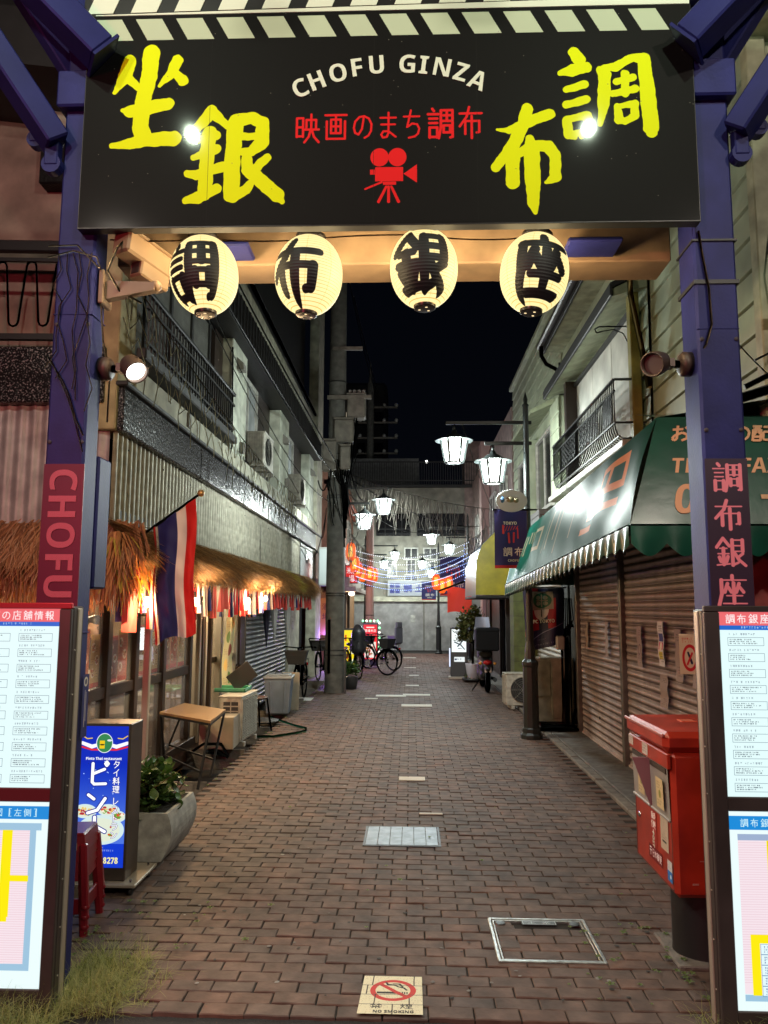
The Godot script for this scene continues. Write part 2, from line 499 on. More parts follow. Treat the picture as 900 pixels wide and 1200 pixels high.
# latin letters as flat solid lettering
var sans := SystemFont.new()
func text(s: String, size: float, m: Material, parent: Node, at: Vector3, B := Basis(), called := "lettering", deep := 0.004, bold := true) -> MeshInstance3D:
	var t := TextMesh.new()
	sans.font_names = PackedStringArray(["Droid Sans"]); sans.font_weight = 700
	t.font = sans; t.text = s; t.font_size = 64; t.pixel_size = size / 46.0; t.depth = deep; t.curve_step = 2.0
	return put(called, t, m, parent, at, B)

func _ready():
	rng.seed = 20240611
	var cam := Camera3D.new()
	cam.name = "camera"
	cam.position = V(0, 1.75, 0)
	cam.rotation_order = EULER_ORDER_YXZ
	cam.rotation_degrees = Vector3(7.09, 1.956, 0.26)
	cam.fov = rad_to_deg(2.0 * atan(600.0 / 901.0)); cam.near = 0.05; cam.far = 400.0
	add_child(cam)
	var sky := Sky.new()
	var sm := ProceduralSkyMaterial.new()
	sm.sky_top_color = Color(0.012, 0.017, 0.034); sm.sky_horizon_color = Color(0.03, 0.036, 0.055); sm.sky_curve = 0.12
	sm.ground_bottom_color = Color(0.015, 0.015, 0.02); sm.ground_horizon_color = Color(0.03, 0.036, 0.055)
	sky.sky_material = sm
	var env := Environment.new()
	env.background_mode = Environment.BG_SKY; env.sky = sky; env.tonemap_mode = Environment.TONE_MAPPER_LINEAR
	env.tonemap_exposure = 1.0
	env.sdfgi_enabled = true; env.ssao_enabled = true; env.ssil_enabled = true
	var we := WorldEnvironment.new()
	we.name = "night_environment"; we.environment = env
	add_child(we)
	materials()
	street_ground()
	restaurant()
	siding_building()
	street_beyond()
	arch()
	info_boards()
	street_lamps()
	poles_and_wires()
	beside_restaurant()
	beside_shutters()
	far_things()
	road_lamps()

# ---------------------------------------------------------------- ground
func paver_mesh(variant: int) -> ArrayMesh:
	# 200 x 100 mm paver with gently waved long sides and worn edges, top at y = 0
	var b := MB.new()
	var L := 0.0972
	var W := 0.0474
	var out := []
	var k := 6
	for i in k + 1:
		var t := float(i) / k
		out.append(Vector2(lerpf(-L, L, t), -W - 0.0036 * sin(t * TAU)))
	for i in k + 1:
		var t := 1.0 - float(i) / k
		out.append(Vector2(lerpf(-L, L, t), W - 0.0036 * sin(t * TAU)))
	var lift := [0.0, 0.0012, -0.001][variant % 3] as float
	var ring := func(inset: float, y: float):
		var r := []
		for p in out:
			r.append(V(p.x * (1.0 - inset / L), y, p.y * (1.0 - inset / W)))
		return r
	var r0: Array = ring.call(0.0, -0.03)
	var r1: Array = ring.call(0.0, -0.004 + lift)
	var r2: Array = ring.call(0.004, lift)
	var m := out.size()
	for i in m:
		var j := (i + 1) % m
		var o := V(out[i].x / L, 0.0, out[i].y / W)
		b.quad(r0[i], r0[j], r1[j], r1[i], o)
		b.quad(r1[i], r1[j], r2[j], r2[i], o + Vector3.UP)
	for i in k:
		b.quad(r2[i], r2[i + 1], r2[m - 2 - i], r2[m - 1 - i], Vector3.UP)
	return b.mesh()

func street_ground():
	var earth := MB.new().box(V(0, -0.55, 0), V(300, 0.5, 300))
	ground("ground", earth, mt("earth", [0.03, 0.028, 0.026], 0.95, 0, {"n": "grime"}), "dark ground under the town")
	var road := MB.new().bb(V(-40, -0.30, -3.56), V(40, -0.02, 14))
	ground("road", road, mt("asphalt", [0.05, 0.05, 0.05], 0.9, 0, {"n": "speck", "s": 2.0, "h": "bump", "hs": 0.4}), "dark asphalt road in front of the brick street")
	var bed := MB.new().bb(V(-2.0, -0.30, -40), V(1.9, -0.011, -3.562))
	ground("pavement_bed", bed, mt("joint_sand", [0.018, 0.015, 0.012], 0.95, 0, {"n": "fine", "s": 2.0}), "dark jointing sand between the pavers")
	var cross := MB.new().bb(V(-30, -0.30, -34.5), V(30, -0.014, -30.2))
	ground("cross_street", cross, mt("asphalt"), "cross street in front of the grey shutters")
	var pave := Node3D.new()
	pave.name = "pavement"
	add_child(pave, true)
	tag(pave, "brown brick pavement of the shopping street", "", "", "structure")
	var meshes := [paver_mesh(0), paver_mesh(1), paver_mesh(2)]
	var tones := []
	for t in [[0.158, 0.105, 0.084], [0.168, 0.105, 0.081], [0.143, 0.098, 0.081], [0.185, 0.107, 0.079], [0.13, 0.093, 0.079]]:
		tones.append(mt("paver%d" % tones.size(), t, 0.72, 0, {"n": "stain", "s": 0.62, "h": "bump", "hs": 0.12, "spec": 0.42}))
	var vcm := mt("paver_far", [1, 1, 1], 0.7, 0, {"n": "stain", "s": 0.62, "vc": true, "spec": 0.42})
	var far := []
	var fart := []
	var count := 0
	var row := 0
	var z := -3.60
	var holes := [Rect2(-0.335, -6.45, 0.555, 0.52), Rect2(0.44, -4.64, 0.54, 0.56)]
	while z > -30.2:
		var x := -2.02 + (0.1 if row % 2 else 0.0)
		while x < 1.86:
			var ctr := Vector2(x, z)
			var inside := false
			for h in holes:
				if h.grow_individual(-0.085, -0.04, -0.085, -0.04).has_point(ctr): inside = true
			if not inside and x > -1.98:
				var tf := Transform3D(Basis(V(0, 0, 1), rr(-0.012, 0.012)) * Basis(V(0, 1, 0), rr(-0.012, 0.012) + (PI if rng.randf() < 0.0 else 0.0)) * Basis(V(1, 0, 0), rr(-0.02, 0.02)), V(x + rr(-0.002, 0.002), rr(-0.0045, 0.002), z))
				if count < 300:
					var o := put("paver", meshes[rng.randi() % 3], tones[[0, 0, 0, 1, 1, 2, 2, 3, 4][rng.randi() % 9]], pave)
					o.transform = tf
					count += 1
				else:
					far.append(tf)
					var tc: Array = [[0.158, 0.105, 0.084], [0.168, 0.105, 0.081], [0.143, 0.098, 0.081], [0.185, 0.107, 0.079], [0.13, 0.093, 0.079]][[0, 0, 0, 1, 1, 2, 2, 3, 4][rng.randi() % 9]]
					var warm := 1.0 + 0.25 * clampf((-z - 20.0) / 6.0, 0, 1)
					fart.append(Color(tc[0] * warm, tc[1], tc[2]))
			x += 0.2
		z -= 0.1
		row += 1
	many("pavers", meshes[0], vcm, far, pave, fart)
	# cut pavers along the covers are the covers' own
	# concrete strips along both rows of shops
	var conc := mt("concrete", [0.24, 0.22, 0.195], 0.85, 0, {"n": "grime", "s": 0.9, "h": "bump", "hs": 0.3})
	var strip := MB.new()
	for i in 8:
		strip.bb(V(-3.0, -0.2, -6.0 - i * 1.75), V(-2.0 + rr(-0.015, 0.01), 0.045 + rr(-0.004, 0.004), -4.27 - i * 1.75 - 1.74), 0.012)
	ground("concrete_strip", strip, conc, "grey concrete strip along the restaurant front")
	var strip2 := MB.new()
	for i in 10:
		strip2.bb(V(1.99, -0.2, -5.3 - i * 0.9), V(2.6, 0.03 + rr(-0.003, 0.003), -4.41 - i * 0.9), 0.008)
	ground("concrete_strip", strip2, mt("concrete_grey", [0.19, 0.185, 0.175], 0.8, 0, {"n": "grime", "s": 1.2, "h": "bump", "hs": 0.2}), "grey concrete strip under the roller shutters")
	var kerb := Node3D.new()
	kerb.name = "kerb"
	add_child(kerb, true)
	tag(kerb, "low pale kerb stones beside the shutters", "", "", "structure")
	for i in 12:
		obj("stone", MB.new().bb(V(1.885, -0.1, -4.6 - i * 0.6 - 0.595), V(1.985, 0.022 + rr(-0.004, 0.006), -4.6 - i * 0.6), 0.01), conc, kerb)
	var strip3 := MB.new().bb(V(1.9, -0.2, -30), V(2.6, 0.035, -12.0), 0.01).bb(V(-2.6, -0.2, -30), V(-2.0, 0.03, -18.3), 0.01)
	ground("side_strip", strip3, conc, "concrete edging along the far shops")
	# steel hatch in the middle of the street
	var hatch := thing("drain_hatch", "shiny steel drain hatch in the middle of the brick street", "hatch", V(-0.06, 0, -6.19))
	var steel := mt("brushed_steel", [0.26, 0.29, 0.32], 0.5, 0.8, {"n": "soft", "s": 3.0, "h": "fine", "hs": 0.06})
	for i in 6:
		obj("plate", MB.new().bb(V(-0.272 + i * 0.0907, -0.03, -0.235), V(-0.272 + i * 0.0907 + 0.0885, 0.0075 + rr(-0.0006, 0.0006), 0.235), 0.0015), steel, hatch)
	obj("frame", MB.new().bb(V(-0.29, -0.05, -0.255), V(0.29, 0.005, -0.237)).bb(V(-0.29, -0.05, 0.237), V(0.29, 0.005, 0.255)).bb(V(-0.29, -0.05, -0.237), V(-0.275, 0.005, 0.237)).bb(V(0.275, -0.05, -0.237), V(0.29, 0.005, 0.237)), mt("dark_steel", [0.08, 0.085, 0.09], 0.5, 0.7), hatch)
	# paver-filled inspection cover
	var cov := thing("inspection_cover", "square metal framed cover filled with brick pavers near the red post box", "cover", V(0.71, 0.004, -4.36))
	var cast := mt("cast_frame", [0.42, 0.43, 0.43], 0.42, 0.85, {"n": "grime", "s": 3.0})
	for q in [[0.0, -0.262, 0.54, 0.018], [0.0, 0.262, 0.54, 0.018], [-0.262, 0.0, 0.018, 0.506], [0.262, 0.0, 0.018, 0.506]]:
		obj("frame", MB.new().box(V(q[0], -0.018, q[1]), V(q[2], 0.046, q[3]), 0.003), cast, cov)
	for q in [[0.0, -0.243, 0.5, 0.009], [0.0, 0.243, 0.5, 0.009], [-0.243, 0.0, 0.009, 0.477], [0.243, 0.0, 0.009, 0.477]]:
		obj("rim", MB.new().box(V(q[0], -0.02, q[1]), V(q[2], 0.043, q[3]), 0.002), cast, cov)
	obj("base", MB.new().bb(V(-0.25, -0.05, -0.25), V(0.25, -0.012, 0.25)), mt("joint_sand"), cov)
	for j in 5:
		var xx := -0.235 + (0.0 if j % 2 else -0.1)
		while xx < 0.23:
			var x0 := maxf(xx, -0.235)
			var x1 := minf(xx + 0.192, 0.235)
			if x1 - x0 > 0.03 and not (j == 0 and x1 > -0.09 and x0 < 0.11):
				obj("brick", MB.new().bb(V(x0, -0.03, -0.19 + (j - 0.5) * 0.094 + 0.003), V(x1, rr(-0.003, 0.001), -0.19 + (j + 0.5) * 0.094 - 0.003), 0.004), tones[[0, 1, 3, 3, 2][rng.randi() % 5]], cov)
			xx += 0.2
	var im := picture(256, 96, Color(0.1, 0.11, 0.11))
	frame(im, 4, 4, 248, 88, 5, Color(0.62, 0.65, 0.65))
	column_of(im, "土", 40, 14, 64, 60, Color(0.5, 0.53, 0.53), 6, 6)
	column_of(im, "米", 150, 14, 64, 60, Color(0.5, 0.53, 0.53), 6, 6)
	var pl := MB.new(); pl.quad(V(-0.085, 0.0035, -0.185), V(0.105, 0.0035, -0.185), V(0.105, 0.0035, -0.235), V(-0.085, 0.0035, -0.235), Vector3.UP)
	obj("name_plate", pl, printed("cover_plate", im, 0, 0.4), cov)
	for sx in [-1, 1]:
		obj("keyhole", MB.new().lathe([Vector2(0, 0.004), Vector2(0.026, 0.004), Vector2(0.028, 0.0)], 16, Transform3D(Basis(), V(sx * 0.205, 0.0, -0.205))), mt("dark_steel"), cov)
	# no smoking mark painted on the pavers
	im = picture(384, 512, Color(0.87, 0.85, 0.72))
	var red := Color(0.78, 0.16, 0.14); var blk := Color(0.1, 0.1, 0.1)
	for i in 48:
		var a0 := TAU * i / 48; var a1 := TAU * (i + 1) / 48
		stroke(im, [V(200 + cos(a0) * 128, 200 + sin(a0) * 128, 17), V(200 + cos(a1) * 128, 200 + sin(a1) * 128, 17)], red)
	rect(im, 100, 222, 150, 26, blk); rect(im, 258, 222, 8, 26, blk); rect(im, 272, 222, 8, 26, blk); rect(im, 286, 222, 8, 26, blk)
	stroke(im, [V(150, 90, 5), V(165, 120, 9), V(215, 130, 7), V(232, 150, 6), V(270, 165, 7), V(288, 195, 6)], blk)
	stroke(im, [V(200, 110, 5), V(240, 112, 8), V(262, 150, 6)], blk)
	stroke(im, [V(112, 112, 15), V(288, 288, 15)], red)
	glyph(im, "禁", 70, 380, 74, 62, blk, 5, 5); glyph(im, "煙", 250, 380, 74, 62, blk, 5, 5)
	for k in 900:
		var wx := rr(0, 384); var wy := rr(0, 512)
		disc(im, wx, wy, rr(0.5, 2.6), rr(0.5, 2.6), Color(0.5, 0.42, 0.32))
	for rw in [128, 256, 384]:
		rect(im, 0, rw + 2, 384, 5, Color(0.12, 0.09, 0.07))
	for q in [[60, 0, 128], [330, 0, 128], [30, 128, 256], [300, 300, 384], [90, 256, 384], [200, 384, 512]]:
		rect(im, q[0], q[1], 7, q[2] - q[1], Color(0.16, 0.12, 0.09))
	var ns := thing("floor_marking", "cream no smoking marking with red circle painted on the pavers", "marking", V(-0.085, 0.004, -3.735))
	var nb := MB.new(); nb.quad(V(-0.145, 0.0035, 0.172), V(0.142, 0.0035, 0.172), V(0.142, 0.0035, -0.172), V(-0.13, 0.0035, -0.172), Vector3.UP)
	obj("painted_square", nb, printed("no_smoking", im, 0, 0.7), ns)
	text("NO SMOKING", 0.020, mt("black_print", [0.02, 0.02, 0.02], 0.7), ns, V(0.012, 0.004, 0.152), Basis(V(1, 0, 0), -PI / 2), "lettering", 0.002)
	# pale worn access plates further up the street
	var pale := mt("pale_plate", [0.75, 0.73, 0.66], 0.7, 0, {"n": "fine", "s": 2.0})
	var spots := [[0.02, -8.2, 0.27, 0.17, "small pale square cover on the street beyond the steel hatch"], [0.18, -6.85, 0.2, 0.05, "short pale strip of paint just behind the steel hatch"], [0.12, -14.2, 0.55, 0.3, "widest of the pale plates, by the parked scooter"], [-0.38, -15.7, 0.6, 0.28, "faded pale outline of a cover towards the utility pole"], [0.13, -15.9, 0.55, 0.28, "pale plate behind the widest plate"], [0.05, -17.8, 0.3, 0.22, "small pale plate beside the lit white stand sign"], [0.1, -20.4, 0.25, 0.25, "tiny pale plate between the far bicycles and the tree"], [0.0, -23.0, 0.35, 0.2, "pale mark on the street before the far lamp post"], [-0.04, -27.5, 0.5, 0.25, "farthest pale mark in front of the grey shutters"], [-2.02, -15.0, 0.3, 0.5, "grey cover at the kerb by the parked bicycle"], [-0.75, -15.2, 0.25, 0.15, "thin pale mark between the utility pole and mid street"]]
	for s in spots:
		solo("access_plate", MB.new().bb(V(-s[2] / 2, -0.002, -s[3] / 2), V(s[2] / 2, 0.006, s[3] / 2), 0.003), pale, s[4], "plate", "pale plates set in the street", V(s[0], 0.001, s[1]))
	# litter and small weeds in the joints
	var leaf := mt("weed", [0.07, 0.11, 0.025], 0.7, 0, {"back": [0.2, 0.3, 0.05]})
	var wb := MB.new()
	for k in 6:
		var a := rr(0, TAU)
		wb.sheet(func(u, v): return V(cos(a) * v * 0.03 + (u - 0.5) * 0.014 * sin(PI * v) * -sin(a), 0.012 + 0.012 * sin(v * 2.4), sin(a) * v * 0.03 + (u - 0.5) * 0.014 * sin(PI * v) * cos(a)), 2, 4)
	var wm := wb.mesh()
	var ws := []
	for k in 170:
		var p := V(rr(-1.95, 1.8), 0, rr(-3.6, -7.5))
		if k < 60: p = V(rr(-1.98, -1.1), 0, rr(-3.6, -4.8))
		elif k < 100: p = V(rr(0.85, 1.4), 0, rr(-3.7, -4.6))
		elif k < 150: p = V(-1.99 + rr(-0.03, 0.06), 0, rr(-5.5, -16))
		ws.append(Transform3D(Basis(Vector3.UP, rr(0, TAU)).scaled(Vector3.ONE * rr(0.25, 0.9)), p))
	var gum := MB.new().lathe([Vector2(0.0, 0.0012), Vector2(0.014, 0.001), Vector2(0.018, 0.0)], 9).mesh()
	var gs := []
	var gt := []
	for k in 130:
		gs.append(Transform3D(Basis(Vector3.UP, rr(0, 6)) * Basis.from_scale(V(rr(0.3, 0.85), 1, rr(0.3, 0.8))), V(rr(-1.8, 1.8), 0.0018, -3.7 - 12.0 * rng.randf() * rng.randf())))
		var q := rr(0.02, 0.05) if rng.randf() < 0.75 else rr(0.12, 0.28)
		gt.append(Color(q, q * 0.95, q * 0.88))
	var gu := many("gum_spots", gum, mt("gum", [1, 1, 1], 0.8, 0, {"vc": true}), gs, self, gt)
	gu.set_meta("label", "old gum spots and crumbs trodden into the paving")
	var wo := many("weeds", wm, leaf, ws, self)
	wo.set_meta("label", "small weeds and moss growing in the paver joints")
	# grass tufts at the feet of both boards
	var blade := MB.new()
	blade.sheet(func(u, v): return V((u - 0.5) * 0.0035 * (1.0 - v * 0.85), v * 0.2 - v * v * 0.05, v * v * 0.12), 1, 5)
	var bm := blade.mesh()
	var bl := []
	var bt := []
	var put_grass := func(x0: float, x1: float, z0: float, z1: float, cnt: int, tall: float):
		for k in cnt:
			var fx := rng.randf(); var fz := rng.randf()
			var h := tall * rr(0.35, 1.1) * (1.0 - 0.6 * absf(fx - 0.5))
			bl.append(Transform3D(Basis(Vector3.UP, rr(0, TAU)) * Basis(V(1, 0, 0), rr(-0.3, 0.5)) * Basis.from_scale(V(rr(0.6, 1.3), h, rr(0.4, 1.6))), V(lerpf(x0, x1, fx), -0.01, lerpf(z0, z1, fz))))
			var g := rng.randf()
			bt.append(Color(0.2 + 0.22 * g, 0.24 + 0.16 * g, 0.08 + 0.07 * g))
	put_grass.call(-2.2, -1.48, -3.62, -3.3, 2600, 0.95)
	put_grass.call(-1.62, -1.28, -4.05, -3.5, 1500, 0.85)
	put_grass.call(-1.62, -1.15, -3.95, -3.6, 500, 0.4)
	put_grass.call(1.2, 1.75, -3.62, -3.35, 500, 0.6)
	var go := many("grass", bm, mt("grass_blade", [1, 1, 1], 0.7, 0, {"vc": true, "back": [0.6, 0.7, 0.3]}), bl, self, bt)
	go.set_meta("label", "dry wispy grass at the foot of the lit street boards")
	var so := MB.new().ball(V(-1.85, -0.06, -3.46), V(0.45, 0.075, 0.17), 14, 6)
	var mo := obj("soil", so, mt("soil", [0.03, 0.025, 0.015], 0.95, 0, {"n": "speck", "s": 4.0, "h": "bump", "hs": 1.0}))
	tag(mo, "dark soil mound under the dry grass", "", "", "structure")

# ---------------------------------------------------------------- restaurant on one side
func ac_unit(label: String, at: Vector3, turn: float) -> Node3D:
	# outdoor unit 0.78 x 0.55 x 0.28, fan side towards +z of the thing
	var t := thing("air_conditioner", label, "air conditioner", at, turn, "outdoor air conditioner units")
	var body := mt("ac_shell", [0.52, 0.5, 0.43], 0.55, 0, {"n": "grime", "s": 1.5})
	obj("casing", MB.new().bb(V(-0.39, 0.04, -0.14), V(0.39, 0.58, 0.14), 0.012), body, t)
	obj("top_cover", MB.new().bb(V(-0.4, 0.575, -0.15), V(0.4, 0.595, 0.15), 0.008), body, t)
	obj("fan_recess", MB.new().lathe([Vector2(0.0, 0.0), Vector2(0.2, 0.0), Vector2(0.215, 0.012)], 28, Transform3D(Basis(V(1, 0, 0), PI / 2), V(-0.1, 0.31, 0.141))), mt("dark_grille", [0.03, 0.03, 0.03], 0.7), t)
	var g := MB.new()
	for i in 6:
		var r := 0.04 + i * 0.035
		var p := []
		for k in 25: p.append(V(-0.1 + cos(TAU * k / 24) * r, 0.31 + sin(TAU * k / 24) * r, 0.16))
		g.tube(p, 0.003, 4, false)
	for k in 8: g.bar(V(-0.1, 0.31, 0.158), V(-0.1 + cos(TAU * k / 8) * 0.22, 0.31 + sin(TAU * k / 8) * 0.22, 0.158), 0.005, 0.005)
	obj("fan_grille", g, body, t)
	var fins := MB.new()
	for i in 22: fins.bb(V(-0.41, 0.08 + i * 0.022, -0.12), V(-0.39, 0.087 + i * 0.022, 0.12))
	for i in 7: fins.bb(V(-0.407, 0.075, -0.12 + i * 0.038), V(-0.393, 0.56, -0.112 + i * 0.038))
	obj("side_louvre", fins, body, t)
	var bf := MB.new()
	for i in 24: bf.bb(V(-0.36, 0.08 + i * 0.02, -0.156), V(0.36, 0.086 + i * 0.02, -0.14))
	for i in 10: bf.bb(V(-0.36 + i * 0.08, 0.075, -0.152), V(-0.352 + i * 0.08, 0.555, -0.14))
	obj("back_louvre", bf, body, t)
	for i in 4:
		for j in 2: obj("vent", MB.new().bb(V(0.388, 0.3 + i * 0.06, -0.1 + j * 0.1), V(0.3925, 0.345 + i * 0.06, -0.015 + j * 0.1)), mt("dark_grille", [0.03, 0.03, 0.03], 0.7), t)
	for s in [-1, 1]: obj("foot", MB.new().bb(V(s * 0.28 - 0.03, -0.02, -0.17), V(s * 0.28 + 0.03, 0.04, 0.17), 0.006), mt("foot_plastic", [0.3, 0.29, 0.26], 0.7), t)
	return t

func restaurant():
	var t := thing("restaurant_building", "two storey restaurant building with corrugated steel cladding above a thatched eave", "building")
	var cream := mt("cream_render", [0.55, 0.54, 0.42], 0.8, 0, {"n": "grime", "s": 0.5, "h": "fine", "hs": 0.1})
	var dark := mt("dark_fibre", [0.016, 0.016, 0.017], 0.6, 0, {"n": "grime"})
	var brown := mt("brown_frame", [0.03, 0.017, 0.012], 0.45, 0, {"n": "fine", "s": 2.0})
	var grey := mt("grey_shutter_panel", [0.17, 0.175, 0.16], 0.6, 0, {"n": "grime"})
	var white := mt("white_frame", [0.55, 0.55, 0.5], 0.55, 0, {"n": "grime", "s": 0.8})
	var X := -2.45
	# solid body behind everything
	obj("wall", MB.new().bb(V(-9, 2.5, -20.4), V(-3.3, 10.2, -6.5)), dark, t)
	obj("ground_floor_wall", MB.new().bb(V(-9, 0, -20.4), V(-2.95, 2.5, -12.1)).bb(V(-9, 0, -12.1), V(-6.0, 2.5, -6.3)), mt("inner_wall", [0.2, 0.115, 0.055], 0.8, 0, {"n": "grime"}), t)
	obj("upper_floor_slab", MB.new().bb(V(-9, 2.42, -20.3), V(-2.46, 2.56, -6.35)), dark, t)
	obj("shop_floor", MB.new().bb(V(-6.0, -0.1, -12.1), V(-2.7, 0.05, -6.3)), mt("shop_floor", [0.12, 0.07, 0.045], 0.5, 0, {"n": "fine"}), t)
	# corner pier and end pier
	obj("corner_pier", MB.new().bb(V(-2.75, 3.2, -6.5), V(-2.43, 6.0, -6.12), 0.01), mt("ochre_render", [0.5, 0.44, 0.24], 0.8, 0, {"n": "grime", "s": 0.5}), t)
	obj("end_pier", MB.new().bb(V(-2.62, 0.03, -20.45), V(-2.37, 10.35, -19.35), 0.012), cream, t)
	# second floor: ledge, balcony, piers, bays
	obj("ledge", MB.new().bb(V(-3.3, 3.58, -19.35), V(-2.41, 3.86, -6.5), 0.01), cream, t)
	obj("balcony_floor", MB.new().bb(V(-3.4, 3.865, -9.75), V(-2.3, 3.93, -6.5), 0.012).bb(V(-2.35, 3.86, -9.8), V(-2.26, 3.96, -6.3), 0.012), dark, t)
	var black_iron := mt("black_iron", [0.012, 0.012, 0.013], 0.5, 0.3)
	var rail := obj("balcony_railing", MB.new().bar(V(-2.3, 4.5, -6.4), V(-2.3, 4.5, -9.75), 0.05, 0.04, 0.008).bar(V(-2.3, 4.36, -6.4), V(-2.3, 4.36, -9.75), 0.025, 0.025).bar(V(-2.3, 4.04, -6.4), V(-2.3, 4.04, -9.75), 0.025, 0.025), black_iron, t)
	for i in 33: obj("baluster", MB.new().bar(V(-2.3, 3.97, -6.45 - i * 0.1), V(-2.3, 4.48, -6.45 - i * 0.1), 0.016, 0.016), black_iron, rail)
	var pan := MB.new()
	for i in 4:
		for k in 40: pan.bb(V(-3.3, 3.95, -6.55 - i * 0.8 - k * 0.0195 - 0.012), V(-2.66 + 0.004, 5.45, -6.55 - i * 0.8 - k * 0.0195))
	obj("storm_shutter", pan, grey, t)
	for i in 5: obj("shutter_rail", MB.new().bb(V(-3.3, 3.93, -6.5 - i * 0.8 - 0.03), V(-2.63, 5.45, -6.5 - i * 0.8 + 0.03)), dark, t)
	obj("dark_panel", MB.new().bb(V(-3.3, 3.86, -10.25), V(-2.6, 5.45, -9.82)), brown, t)
	var piers := [[-10.27, -11.2], [-14.2, -15.25], [-18.45, -19.3]]
	for p in piers: obj("pier", MB.new().bb(V(-2.68, 3.84, p[1]), V(-2.46, 5.5, p[0]), 0.012), mt("pale_render", [0.68, 0.72, 0.6], 0.75, 0, {"n": "grime", "s": 0.5}), t)
	for p in [[-11.25, -14.15], [-15.3, -18.4]]:
		obj("recess", MB.new().bb(V(-3.3, 3.84, p[1]), V(-2.66, 5.5, p[0])), brown, t)
		var w := obj("window", MB.new().bb(V(-2.67, 4.35, p[0] - 1.5), V(-2.6, 5.4, p[0] - 1.45)).bb(V(-2.67, 4.35, p[0] - 0.15), V(-2.6, 5.4, p[0] - 0.1)).bb(V(-2.67, 4.35, p[0] - 1.45), V(-2.6, 4.42, p[0] - 0.15)).bb(V(-2.67, 5.33, p[0] - 1.45), V(-2.6, 5.4, p[0] - 0.15)).bb(V(-2.66, 4.42, p[0] - 0.82), V(-2.61, 5.33, p[0] - 0.77)), white, t)
		obj("pane", MB.new().bb(V(-2.645, 4.42, p[0] - 1.45), V(-2.638, 5.33, p[0] - 0.15)), mt("frosted_pane", [0.4, 0.43, 0.44], 0.25, 0, {"n": "soft"}), w)
	obj("eave_beam", MB.new().bb(V(-3.3, 5.47, -19.34), V(-2.27, 5.92, -6.3), 0.015), mt("eave_sheet", [0.012, 0.012, 0.012], 0.5, 0, {"spec": 0.3, "n": "grime", "h": "bump", "hs": 0.3}), t)
	var eb := MB.new()
	for i in 65: eb.bb(V(-2.27, 5.5, -6.4 - i * 0.2 - 0.02), V(-2.255, 5.9, -6.4 - i * 0.2))
	obj("eave_seam", eb, dark, t)
	obj("parapet_band", MB.new().bb(V(-3.3, 5.94, -19.34), V(-2.5, 6.65, -6.2), 0.012), cream, t)
	obj("upper_wall", MB.new().bb(V(-3.3, 6.65, -19.34), V(-2.75, 10.3, -6.2)), dark, t)
	obj("gutter_pipe", MB.new().tube([V(-2.44, 6.7, -6.3), V(-2.44, 6.68, -19.3)], 0.04, 8), black_iron, t)
	# fascia: black glossy sheet with white flecks in its colour
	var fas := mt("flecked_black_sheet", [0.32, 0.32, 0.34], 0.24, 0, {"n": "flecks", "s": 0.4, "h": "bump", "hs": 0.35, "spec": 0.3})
	var fz := -6.15
	while fz > -20.3:
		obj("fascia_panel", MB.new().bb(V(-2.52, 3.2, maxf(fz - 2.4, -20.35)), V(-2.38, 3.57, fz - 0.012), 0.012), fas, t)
		fz -= 2.4
	obj("fascia_cap", MB.new().bb(V(-2.55, 3.57, -20.4), V(-2.34, 3.615, -6.12), 0.01), dark, t)
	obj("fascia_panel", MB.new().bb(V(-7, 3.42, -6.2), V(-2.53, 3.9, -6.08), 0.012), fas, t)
	# corrugated steel
	var steel := mt("corrugated_steel", [0.52, 0.49, 0.38], 0.55, 0.4, {"n": "stain", "s": 0.8})
	var cz := -6.2
	var k := 0
	while cz > -16.9:
		var z0 := cz
		var b := MB.new().sheet(func(u, v): return V(-2.46 + 0.016 * sin((z0 - u * 2.1) / 0.11 * TAU) + k % 2 * 0.003, lerpf(3.2, 2.3, v), z0 - u * 2.12), 176, 1)
		obj("steel_sheet", b, steel, t)
		cz -= 2.1
		k += 1
	obj("steel_sheet", MB.new().bb(V(-2.6, 2.45, -19.3), V(-2.43, 3.19, -16.98), 0.012), mt("smooth_steel", [0.5, 0.52, 0.52], 0.22, 0.85, {"n": "soft", "h": "grime", "hs": 0.5}), t)
	obj("steel_sheet", MB.new().sheet(func(u, v): return V(-7 + u * 4.5, lerpf(3.42, 2.4, v), -6.2 + 0.012 * sin(u * 40 * TAU)), 240, 1), mt("white_steel", [0.5, 0.47, 0.47], 0.5, 0.2, {"n": "grime"}), t)
	# road side: wall, dark eave, railing with bent bars
	obj("road_wall", MB.new().bb(V(-9, 3.9, -6.6), V(-2.75, 6.3, -6.45)), mt("rose_render", [0.34, 0.25, 0.2], 0.85, 0, {"n": "grime", "s": 0.4}), t)
	obj("road_eave", MB.new().prism(PackedVector2Array([Vector2(-9, 6.9), Vector2(-2.5, 6.0), Vector2(-2.5, 6.5), Vector2(-9, 7.4)]), Transform3D(Basis(), V(0, 0, -5.6)), 1.0), dark, t)
	var zr := obj("road_railing", MB.new().bar(V(-7, 4.86, -6.05), V(-2.75, 4.74, -6.05), 0.06, 0.1, 0.01).bar(V(-7, 4.72, -6.0), V(-2.75, 4.6, -6.0), 0.03, 0.03).bar(V(-7, 4.0, -6.0), V(-2.75, 3.94, -6.0), 0.05, 0.05), black_iron, t)
	var zp := []
	for i in 26:
		var xx := -5.9 + i * 0.125
		var top := i % 2 == 0
		for q in 5:
			var a := PI * q / 4
			zp.append(V(xx - 0.04 * cos(a), (4.56 + 0.04 * sin(a)) if top else (4.08 - 0.04 * sin(a)), -6.0))
	obj("bent_bar", MB.new().tube(zp, 0.009, 6), black_iron, zr)
	# shop front
	for z in [-6.35, -7.0, -7.72, -8.6, -9.64]:
		obj("post", MB.new().bb(V(-2.82, 0.05, z - 0.05), V(-2.72, 2.42, z + 0.05), 0.006), brown, t)
